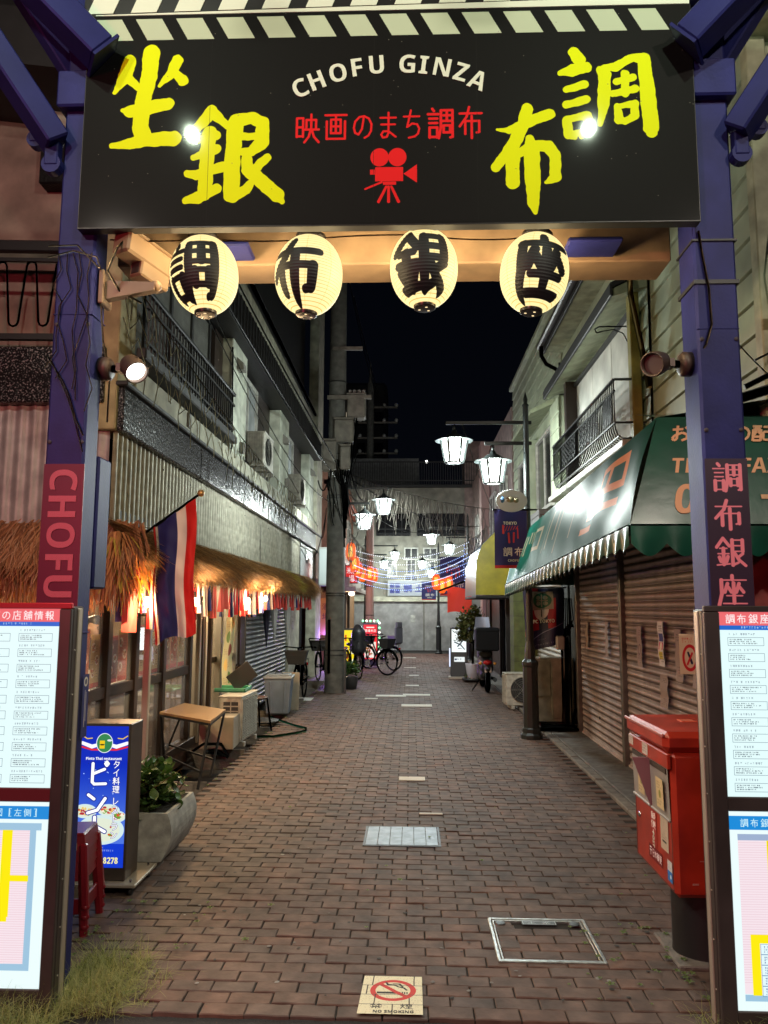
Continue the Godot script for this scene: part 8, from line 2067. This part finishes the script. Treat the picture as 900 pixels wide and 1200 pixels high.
	line_of(im, "調土米店", 130, 30, 68, 96, nv, 7, 7)
	var sg := thing("shop_board", "pale shop board with navy lettering and a square emblem above the grey shutters", "sign", V(0.35, 2.55, -31.99))
	obj("case", MB.new().box(V(0, 0, -0.06), V(2.56, 0.66, 0.1), 0.01), mt("white_frame"), sg)
	var fb := MB.new(); fb.quad(V(-1.25, -0.31, 0), V(1.25, -0.31, 0), V(1.25, 0.31, 0), V(-1.25, 0.31, 0), V(0, 0, 1))
	obj("board_face", fb, printed("far_board", im), sg)
	# dark towers behind the roofs
	for q in [[V(-4.6, 0, -70), V(5, 22, 5), "dark tall apartment tower behind the far roofs"], [V(-11, 0, -60), V(8, 13, 6), "dark low block behind the utility pole"]]:
		var tw := thing("tower_block", q[2], "building", q[0])
		obj("wall", MB.new().bb(V(-q[1].x / 2, 0, -q[1].z / 2), V(q[1].x / 2, q[1].y, q[1].z / 2), 0.3), mt("tower_grey", [0.1, 0.1, 0.11], 0.8), tw)
		for i in 6:
			for j in 3: obj("window", MB.new().bb(V(-q[1].x / 2 + 0.7 + j * 1.6, 4 + i * 2.8, q[1].z / 2), V(-q[1].x / 2 + 1.5 + j * 1.6, 5.2 + i * 2.8, q[1].z / 2 + 0.03)), em("tower_window_light", [1, 0.85, 0.6], 0.25) if (i * 3 + j) % 11 == 4 else mt("night_window"), tw)

func far_things():
	# red paper lanterns
	var glow := em("red_lantern_light", [1.0, 0.13, 0.015], 1.1, [0.2, 0.03, 0.01])
	var hot := em("lantern_core_light", [1.0, 0.55, 0.08], 1.2, [0.2, 0.1, 0.02])
	var k := 0
	var names := ["nearest red paper lantern of the row beside the utility pole", "second red paper lantern of the row beside the utility pole", "third red paper lantern of the row beside the utility pole", "fourth red paper lantern, just before the rose pole", "red paper lantern in front of the rose pole", "last red paper lantern behind the rose pole", "red paper lantern nearest the street under the far navy banner", "middle red paper lantern under the far navy banner", "red paper lantern closest to the shops under the far navy banner"]
	for q in [V(-1.5, 3.15, -19.4), V(-1.5, 2.92, -20.8), V(-1.5, 2.85, -22.3), V(-1.48, 2.78, -24.0), V(-1.25, 2.8, -24.0), V(-1.15, 2.78, -24.6), V(0.78, 2.52, -23.2), V(0.98, 2.42, -23.6), V(1.2, 2.5, -24.0)]:
		var t := thing("red_lantern", names[k], "lantern", q, 0, "red paper lanterns of the far shops")
		var pr := []
		for j in 25:
			var s := j / 24.0
			pr.append(Vector2(0.13 * pow(maxf(1.0 - pow(absf(s * 2 - 1) * 0.93, 2.6), 0), 0.5) + 0.002 * sin(s * 60.0), (s - 0.5) * 0.46))
		obj("paper_shade", MB.new().lathe(pr, 18), glow, t)
		obj("lit_panel", MB.new().lathe(pr.slice(5, 20).map(func(p): return Vector2(p.x + 0.003, p.y)), 6, Transform3D(), false, -0.45, 0.45), hot, t)
		for s in [-1, 1]: obj("ring", MB.new().lathe([Vector2(0.05, s * 0.225), Vector2(0.055, s * 0.235), Vector2(0.04, s * 0.25), Vector2(0.0, s * 0.25)], 12), mt("black_lacquer"), t)
		omni(t, V(0, 0, 0), [1.0, 0.25, 0.06], 0.1, 0.08)
		k += 1
	var lp := solo("lantern_pole", MB.new().tube([V(0.85, 2.25, -23.0), V(2.2, 2.75, -23.6)], 0.03, 6), mt("brown_frame"), "slanting dark pole across the red flag and lanterns by the yellow awning", "pole")
	# lit stand signs
	var stand := func(called: String, label: String, at: Vector3, w: float, h: float, y0: float, im: Image, key: String, glow_e: float, tint: Array, e: float):
		var t := thing(called, label, "sign", at)
		obj("case", MB.new().bb(V(-w / 2 - 0.03, 0.06, -0.12), V(w / 2 + 0.03, y0 + h + 0.05, 0.0), 0.01), mt("dark_steel"), t)
		obj("base", MB.new().bb(V(-w / 2 - 0.08, 0.0, -0.2), V(w / 2 + 0.08, 0.06, 0.1), 0.01), mt("pale_trim"), t)
		var f := MB.new(); f.quad(V(-w / 2, y0, 0.003), V(w / 2, y0, 0.003), V(w / 2, y0 + h, 0.003), V(-w / 2, y0 + h, 0.003), V(0, 0, 1))
		obj("light_panel", f, printed(key, im, glow_e), t)
		area(t, V(0, y0 + h / 2, 0.02), w, h, V(0, 180, 0), tint, e)
		return t
	var im := picture(96, 224, Color(0.95, 0.85, 0.1))
	for j in 26: disc(im, rr(10, 86), rr(110, 210), rr(4, 12), rr(4, 10), [Color(0.85, 0.3, 0.1), Color(0.95, 0.95, 0.85), Color(0.5, 0.3, 0.05)][j % 3])
	disc(im, 60, 60, 14, 12, Color(0.3, 0.25, 0.02)); rect(im, 20, 30, 12, 40, Color(0.8, 0.3, 0.05))
	stand.call("stand_sign", "yellow lit stand sign between the utility pole and the covered bicycle", V(-1.62, 0, -20.6), 0.36, 0.9, 0.25, im, "yellow_stand", 1.15, [1, 0.9, 0.3], 0.15)
	im = picture(96, 224, Color(0.9, 0.12, 0.15))
	rect(im, 8, 112, 80, 104, Color(0.95, 0.9, 0.85)); line_of(im, "酒場米店", 8, 30, 18, 21, Color(1, 0.95, 0.9), 6, 6); rect(im, 20, 14, 56, 8, Color(1, 0.9, 0.85)); small_print(im, 10, 60, 76, 4, 12, Color(1, 0.9, 0.85), 8.0)
	for j in 18: disc(im, rr(16, 80), rr(120, 205), rr(4, 11), rr(3, 8), [Color(0.6, 0.4, 0.2), Color(0.85, 0.3, 0.2), Color(0.5, 0.5, 0.3)][j % 3])
	var rs: Node3D = stand.call("stand_sign", "red lit stand sign edged with coloured bulbs in front of the rose pole", V(-1.17, 0, -22.9), 0.4, 1.0, 0.25, im, "red_stand", 1.1, [1, 0.4, 0.35], 0.15)
	for j in 12:
		var a := [V(-0.22 + 0.11 * j, 1.36, 0.0), V(0.27, 1.3 - 0.14 * (j - 5), 0.0)][0 if j < 5 else 1] as Vector3
		obj("bulb_light", MB.new().ball(a, V(0.035, 0.035, 0.035), 8, 6), [em("green_bulb_light", [0.2, 1.0, 0.4], 2.0), em("white_bulb_light", [1, 0.95, 0.8], 2.0)][j % 2], rs)
	im = picture(96, 160, Color(0.92, 0.95, 0.95))
	for j in 10: rect(im, rr(12, 60), rr(12, 140), rr(6, 22), rr(2, 5), Color(0.2, 0.25, 0.3))
	stroke(im, [V(20, 90, 4), V(60, 110, 4), V(84, 140, 3)], Color(0.15, 0.2, 0.25)); stroke(im, [V(70, 84, 4), V(40, 120, 4)], Color(0.15, 0.2, 0.25))
	var wsn: Node3D = stand.call("stand_sign", "white lit stand sign beside the potted tree", V(1.22, 0, -19.5), 0.36, 0.56, 0.66, im, "white_stand", 1.2, [0.9, 1, 1], 0.2)
	im = picture(64, 32, Color(0.92, 0.95, 0.95)); small_print(im, 14, 10, 44, 1, 10, Color(0.2, 0.2, 0.3), 10.0); disc(im, 9, 16, 6, 6, Color(0.2, 0.25, 0.4))
	var sf := MB.new(); sf.quad(V(-0.12, 0.42, 0.004), V(0.14, 0.42, 0.004), V(0.14, 0.54, 0.004), V(-0.12, 0.54, 0.004), V(0, 0, 1))
	obj("light_panel", sf, printed("white_small", im, 1.0), wsn)
	obj("side_light", MB.new().bb(V(-0.24, 0.3, -0.1), V(-0.215, 0.75, -0.02)), em("side_light", [0.6, 0.7, 1.0], 1.2), wsn)
	# banners beyond
	banner("navy banner with a red emblem behind the blue light strings", V(1.95, 0, -25.9), 1.0, 1.9, 2.15, 3.45, "banner_mid", 0.0)
	banner("small navy banner on the farthest lamp post", V(1.1, 0, -29.9), 0.45, 1.0, 2.05, 2.75, "banner_far", 0.0)
	solo("red_flag", MB.new().sheet(func(u, v): return V(1.15 + u * 0.75, 2.35 - v * 0.75 + 0.04 * sin(u * 5), -23.9 + 0.04 * sin(u * 9 + v * 3)), 12, 8), mt("red_cloth", [0.5, 0.03, 0.02], 0.7, 0, {"back": [0.5, 0.05, 0.03]}), "red cloth flag below the navy banner by the yellow awning", "flag")
	# potted tree
	var p := thing("plant_pot", "white plant pot at the foot of the street tree, beside the scooter", "pot", V(1.5, 0.03, -18.8))
	obj("pot", MB.new().lathe([Vector2(0, 0.05), Vector2(0.13, 0.05), Vector2(0.17, 0.38), Vector2(0.18, 0.4), Vector2(0.16, 0.4), Vector2(0.15, 0.34), Vector2(0, 0.34)], 20), mt("white_pot", [0.55, 0.53, 0.6], 0.5), p)
	obj("saucer", MB.new().lathe([Vector2(0, 0), Vector2(0.25, 0), Vector2(0.26, 0.06), Vector2(0.22, 0.05), Vector2(0, 0.05)], 20), mt("dark_steel"), p)
	var tr := thing("tree", "small potted tree with a rounded ragged crown beside the white lit sign", "tree", V(1.5, 0.36, -18.8))
	var br := MB.new().tube([V(0, 0, 0), V(0.02, 0.5, 0.02), V(-0.02, 0.95, 0), V(0.0, 1.35, 0)], [0.03, 0.025, 0.02, 0.008], 8)
	for j in 9:
		var a := TAU * j / 9.0
		br.tube([V(0, 0.55 + 0.07 * j, 0), V(cos(a) * 0.15, 0.8 + 0.07 * j, sin(a) * 0.15), V(cos(a) * 0.34, 1.02 + 0.05 * j, sin(a) * 0.34)], [0.012, 0.009, 0.004], 5)
	obj("trunk", br, mt("bark", [0.08, 0.055, 0.035], 0.85), tr)
	var cr: Node = plant_leaves(2200, V(0.43, 0.68, 0.43), V(0, 0.78, 0), 0.085, tr, "tree", [0.075, 0.085, 0.022])
	cr.name = "crown"
	plant_leaves(140, V(0.22, 0.12, 0.2), V(0, 0.05, 0), 0.08, p, "potted", [0.07, 0.09, 0.03])
	scooter()
	# bicycles by the lit signs
	bicycle("bicycle with a dark rain cover in front of the yellow lit sign", V(-1.45, 0, -19.6), -1.2, true, true)
	bicycle("bicycle seen side on in front of the red lit sign", V(-1.05, 0, -20.6), -0.55, true)
	bicycle("bicycle with a grey child seat, nearest the middle of the street", V(-0.85, 0, -22.2), -0.75 + PI, true, false, true)
	bicycle("bicycle half hidden behind the utility pole in the violet light", V(-2.0, 0.03, -17.9), 1.9, true)
	var bp := thing("shrub_pot", "dark pot with a round green shrub at the foot of the utility pole", "pot", V(-1.28, 0, -17.0))
	obj("pot", MB.new().lathe([Vector2(0, 0), Vector2(0.12, 0), Vector2(0.16, 0.26), Vector2(0.14, 0.26), Vector2(0, 0.22)], 18), mt("dark_steel"), bp)
	var sh := thing("shrub", "round green shrub growing in the dark pot by the utility pole", "shrub", V(-1.28, 0.26, -17.0))
	plant_leaves(420, V(0.22, 0.22, 0.22), V(0, 0.12, 0), 0.07, sh, "shrub", [0.05, 0.1, 0.025])

func scooter():
	var t := thing("scooter", "black delivery scooter with a large box, parked facing away by the potted tree", "scooter", V(1.62, 0, -16.9))
	var blk := mt("scooter_black", [0.015, 0.015, 0.017], 0.3, 0.1)
	for z in [0.45, -0.7]:
		var w := Node3D.new(); w.name = "wheel"; w.position = V(0, 0.24, z); t.add_child(w, true)
		var ring := []
		for k in 25: ring.append(V(0, cos(TAU * k / 24) * 0.19, sin(TAU * k / 24) * 0.19))
		obj("tyre", MB.new().tube(ring, 0.05, 8, false), mt("tyre_rubber", [0.015, 0.015, 0.015], 0.8), w)
		obj("rim", MB.new().lathe([Vector2(0, -0.03), Vector2(0.14, -0.03), Vector2(0.15, 0.0), Vector2(0.14, 0.03), Vector2(0, 0.03)], 18, Transform3D(Basis(V(0, 0, 1), PI / 2), Vector3.ZERO)), mt("chrome", [0.6, 0.6, 0.6], 0.2, 1.0), w)
	obj("body", body_mesh([[V(0, 0.5, 0.4), V(0, 0.62, 0.0), 0.13, 0.15], [V(0, 0.62, 0.0), V(0, 0.42, -0.25), 0.14, 0.1], [V(0, 0.32, -0.1), V(0, 0.3, -0.4), 0.11, 0.13], [V(0, 0.35, -0.45), V(0, 0.9, -0.6), 0.14, 0.11], [V(0, 0.5, 0.35), V(0, 0.5, 0.62), 0.11, 0.05]], 0.04, 0.07), blk, t)
	obj("seat", MB.new().ball(V(0, 0.78, 0.0), V(0.15, 0.08, 0.32), 16, 8), mt("tyre_rubber"), t)
	obj("carrier_box", MB.new().bb(V(-0.24, 0.86, 0.12), V(0.24, 1.3, 0.6), 0.03), mt("box_black", [0.012, 0.012, 0.014], 0.6, 0, {"spec": 0.2}), t)
	obj("box_lid", MB.new().bb(V(-0.25, 1.24, 0.11), V(0.25, 1.34, 0.61), 0.03), mt("box_black"), t)
	obj("tail_light", MB.new().ball(V(0, 0.62, 0.52), V(0.1, 0.05, 0.03), 12, 6), mt("red_reflector", [0.5, 0.02, 0.02], 0.2), t)
	for s in [-1, 1]:
		obj("indicator", MB.new().ball(V(s * 0.15, 0.6, 0.48), V(0.04, 0.03, 0.03), 10, 6), mt("amber_lens", [0.6, 0.25, 0.04], 0.2), t)
		obj("mirror", MB.new().tube([V(s * 0.2, 1.0, -0.5), V(s * 0.28, 1.22, -0.5)], 0.008, 6).ball(V(s * 0.29, 1.27, -0.5), V(0.06, 0.045, 0.015), 12, 6), blk, t)
	obj("number_plate", MB.new().bb(V(-0.07, 0.42, 0.57), V(0.07, 0.52, 0.575), 0.002), mt("rose_plate", [0.5, 0.35, 0.3], 0.5), t)
	obj("mudguard", MB.new().box(V(0, 0.4, 0.55), V(0.12, 0.3, 0.02), 0.005, Basis(V(1, 0, 0), -0.3)), blk, t)
	obj("handlebar", MB.new().tube([V(-0.3, 0.98, -0.42), V(0, 1.0, -0.52), V(0.3, 0.98, -0.42)], 0.016, 8), blk, t)
	obj("windscreen", MB.new().sheet(func(u, v): return V((u - 0.5) * 0.42 * (1.0 - 0.3 * (1.0 - v) * absf(u - 0.5) * 2.0), 1.55 - v * 0.5, -0.6 - 0.08 * cos((u - 0.5) * 3.0)), 10, 8), mt("hazy_screen", [0.4, 0.42, 0.55], 0.2), t)
	obj("stand", MB.new().tube([V(-0.12, 0.25, 0.1), V(-0.3, 0.01, 0.16)], 0.014, 6), mt("dark_steel"), t)
	obj("exhaust", MB.new().tube([V(0.14, 0.26, -0.1), V(0.15, 0.27, 0.5)], [0.03, 0.045], 10), mt("dark_steel"), t)

# ---------------------------------------------------------------- lamps of the road in front (behind the camera)
func road_lamps():
	for q in [[V(-4.6, 0, 4.2), 1.0, "road lamp standing across the road from the arch, nearer the restaurant corner"], [V(4.8, 0, 4.6), -1.0, "road lamp standing across the road from the arch, nearer the shuttered shop"]]:
		var t := thing("road_lamp", q[2], "street lamp", q[0])
		obj("post", MB.new().lathe([Vector2(0.09, 0), Vector2(0.06, 6.6), Vector2(0, 6.6)], 14), mt("guide_metal"), t)
		obj("arm", MB.new().tube([V(0, 6.5, 0), V(0.3 * q[1], 6.7, -0.5), V(0.6 * q[1], 6.75, -1.2)], 0.035, 8), mt("guide_metal"), t)
		obj("housing", MB.new().bb(V(0.6 * q[1] - 0.14, 6.74, -1.6), V(0.6 * q[1] + 0.14, 6.84, -1.05), 0.03), mt("dark_steel"), t)
		obj("lamp_lens", MB.new().bb(V(0.6 * q[1] - 0.11, 6.72, -1.5), V(0.6 * q[1] + 0.11, 6.74, -1.1)), em("road_light", [1.0, 0.88, 0.7], 6.0), t)
		spot(t, V(0.6 * q[1], 6.68, -1.3), V(0.0, 1.0, -8.0) - q[0], [1.0, 0.88, 0.74], (26.0 if q[1] > 0 else 34.0), 75.0, 0.15)
	# two floodlights on arms above the arch wash the name board
	for q in [[-1.59, "floodlight on the arch arm above the first brush character"], [1.28, "floodlight on the arch arm above the last brush character"]]:
		var t := thing("floodlight", q[1], "floodlight", V(q[0], 5.24, -1.9))
		obj("arm", MB.new().tube([V(0, 0.05, 0.05), V(0, 0.45, 0.05), V(0, 0.5, -1.75)], 0.025, 8).tube([V(0, 0.5, -1.75), V(0, 0.1, -1.85)], 0.025, 8), mt("arch_blue"), t)
		obj("housing", MB.new().box(V(0, 0.0, 0.03), V(0.22, 0.14, 0.08), 0.015, Basis(V(1, 0, 0), 0.6)), mt("dark_steel"), t)
		obj("lamp_lens", MB.new().box(V(0, -0.04, -0.03), V(0.06, 0.06, 0.012), 0.002, Basis(V(1, 0, 0), 0.6)), em("flood_lens_light", [1.0, 1.0, 0.92], 14.0), t)
		spot(t, V(0, -0.07, -0.09), V(0.0, -1.0, -1.8), [0.82, 1.0, 0.76], 2.0, 68.0, 0.03)
	# red signal light at the crossing
	var s := thing("traffic_signal", "pedestrian signal showing red on the kerb across the road", "signal", V(-3.2, 0, 2.4))
	obj("post", MB.new().lathe([Vector2(0.06, 0), Vector2(0.05, 3.2), Vector2(0, 3.2)], 12), mt("guide_metal"), s)
	obj("housing", MB.new().bb(V(-0.16, 2.4, -0.2), V(0.16, 3.1, -0.03), 0.02), mt("dark_steel"), s)
	obj("red_signal_light", MB.new().bb(V(-0.12, 2.78, -0.215), V(0.12, 3.02, -0.2)), em("signal_light", [1.0, 0.06, 0.05], 5.0), s)
	obj("dark_lens", MB.new().bb(V(-0.12, 2.46, -0.215), V(0.12, 2.7, -0.2)), mt("night_window"), s)
	spot(s, V(0, 2.9, -0.26), V(0.9, 0.2, -6.0), [1.0, 0.08, 0.14], 13.0, 65.0, 0.12)

# materials used by name in several places
func materials():
	mt("arch_blue", [0.022, 0.026, 0.15], 0.5, 0, {"spec": 0.3, "n": "soft", "h": "bump", "hs": 0.05, "s": 0.9})
	mt("asphalt", [0.05, 0.05, 0.05], 0.9, 0, {"n": "speck", "s": 2.0, "h": "bump", "hs": 0.4})
	mt("beige_card", [0.42, 0.36, 0.27], 0.7, 0, {"n": "soft"})
	mt("beige_metal", [0.3, 0.26, 0.2], 0.5, 0, {"n": "grime"})
	mt("black_hair", [0.012, 0.01, 0.009], 0.5)
	mt("black_iron", [0.012, 0.012, 0.013], 0.5, 0.3)
	mt("black_lacquer", [0.015, 0.012, 0.012], 0.25)
	mt("black_plastic", [0.02, 0.02, 0.02], 0.5)
	mt("board_edge", [0.012, 0.012, 0.012], 0.4)
	mt("box_black", [0.012, 0.012, 0.014], 0.6, 0, {"spec": 0.2})
	mt("brown_frame", [0.03, 0.017, 0.012], 0.45, 0, {"n": "fine", "s": 2.0})
	mt("brushed_steel", [0.26, 0.29, 0.32], 0.5, 0.8, {"n": "soft", "s": 3.0, "h": "fine", "hs": 0.06})
	mt("canopy_underside", [0.34, 0.38, 0.25], 0.7, 0, {"n": "grime"})
	mt("concrete", [0.24, 0.22, 0.195], 0.85, 0, {"n": "grime", "s": 0.9, "h": "bump", "hs": 0.3})
	mt("conduit_grey", [0.2, 0.19, 0.17], 0.6)
	mt("copper_cord", [0.35, 0.16, 0.06], 0.5)
	mt("counter_top", [0.4, 0.38, 0.35], 0.3)
	mt("cream_render", [0.55, 0.54, 0.42], 0.8, 0, {"n": "grime", "s": 0.5, "h": "fine", "hs": 0.1})
	mt("dark_fibre", [0.016, 0.016, 0.017], 0.6, 0, {"n": "grime"})
	mt("dark_recess", [0.03, 0.02, 0.015], 0.6)
	mt("dark_steel", [0.08, 0.085, 0.09], 0.5, 0.7)
	mt("far_shutter", [0.4, 0.4, 0.39], 0.5, 0.2, {"n": "soft"})
	mt("grey_box", [0.22, 0.2, 0.17], 0.6, 0, {"n": "grime"})
	mt("guide_metal", [0.22, 0.2, 0.185], 0.4, 0.5, {"n": "grime"})
	mt("gutter_brown", [0.03, 0.022, 0.018], 0.35)
	mt("inner_wall", [0.2, 0.115, 0.055], 0.8, 0, {"n": "grime"})
	mt("joint_sand", [0.018, 0.015, 0.012], 0.95, 0, {"n": "fine", "s": 2.0})
	mt("lamp_iron", [0.02, 0.025, 0.025], 0.4, 0.3)
	mt("night_window", [0.012, 0.012, 0.015], 0.15)
	mt("pale_net", [0.5, 0.46, 0.38], 0.6)
	mt("pale_pole", [0.5, 0.45, 0.36], 0.6)
	mt("pale_siding", [0.43, 0.49, 0.35], 0.6, 0, {"n": "soft", "s": 0.5, "h": "fine", "hs": 0.05})
	mt("pale_trim", [0.45, 0.4, 0.33], 0.4, 0.4)
	mt("porcelain", [0.4, 0.4, 0.38], 0.3)
	mt("rose_wall", [0.3, 0.22, 0.2], 0.8, 0, {"n": "grime", "s": 0.4})
	mt("sheathing", [0.02, 0.022, 0.018], 0.8)
	mt("shop_floor", [0.12, 0.07, 0.045], 0.5, 0, {"n": "fine"})
	mt("shutter_back", [0.1, 0.1, 0.1], 0.6)
	mt("soil", [0.03, 0.025, 0.015], 0.95, 0, {"n": "speck", "s": 4.0, "h": "bump", "hs": 1.0})
	mt("transformer_grey", [0.3, 0.29, 0.27], 0.6)
	mt("tyre_rubber", [0.015, 0.015, 0.015], 0.8)
	mt("white_frame", [0.55, 0.55, 0.5], 0.55, 0, {"n": "grime", "s": 0.8})
	mt("white_lettering", [0.68, 0.74, 0.6], 0.4)
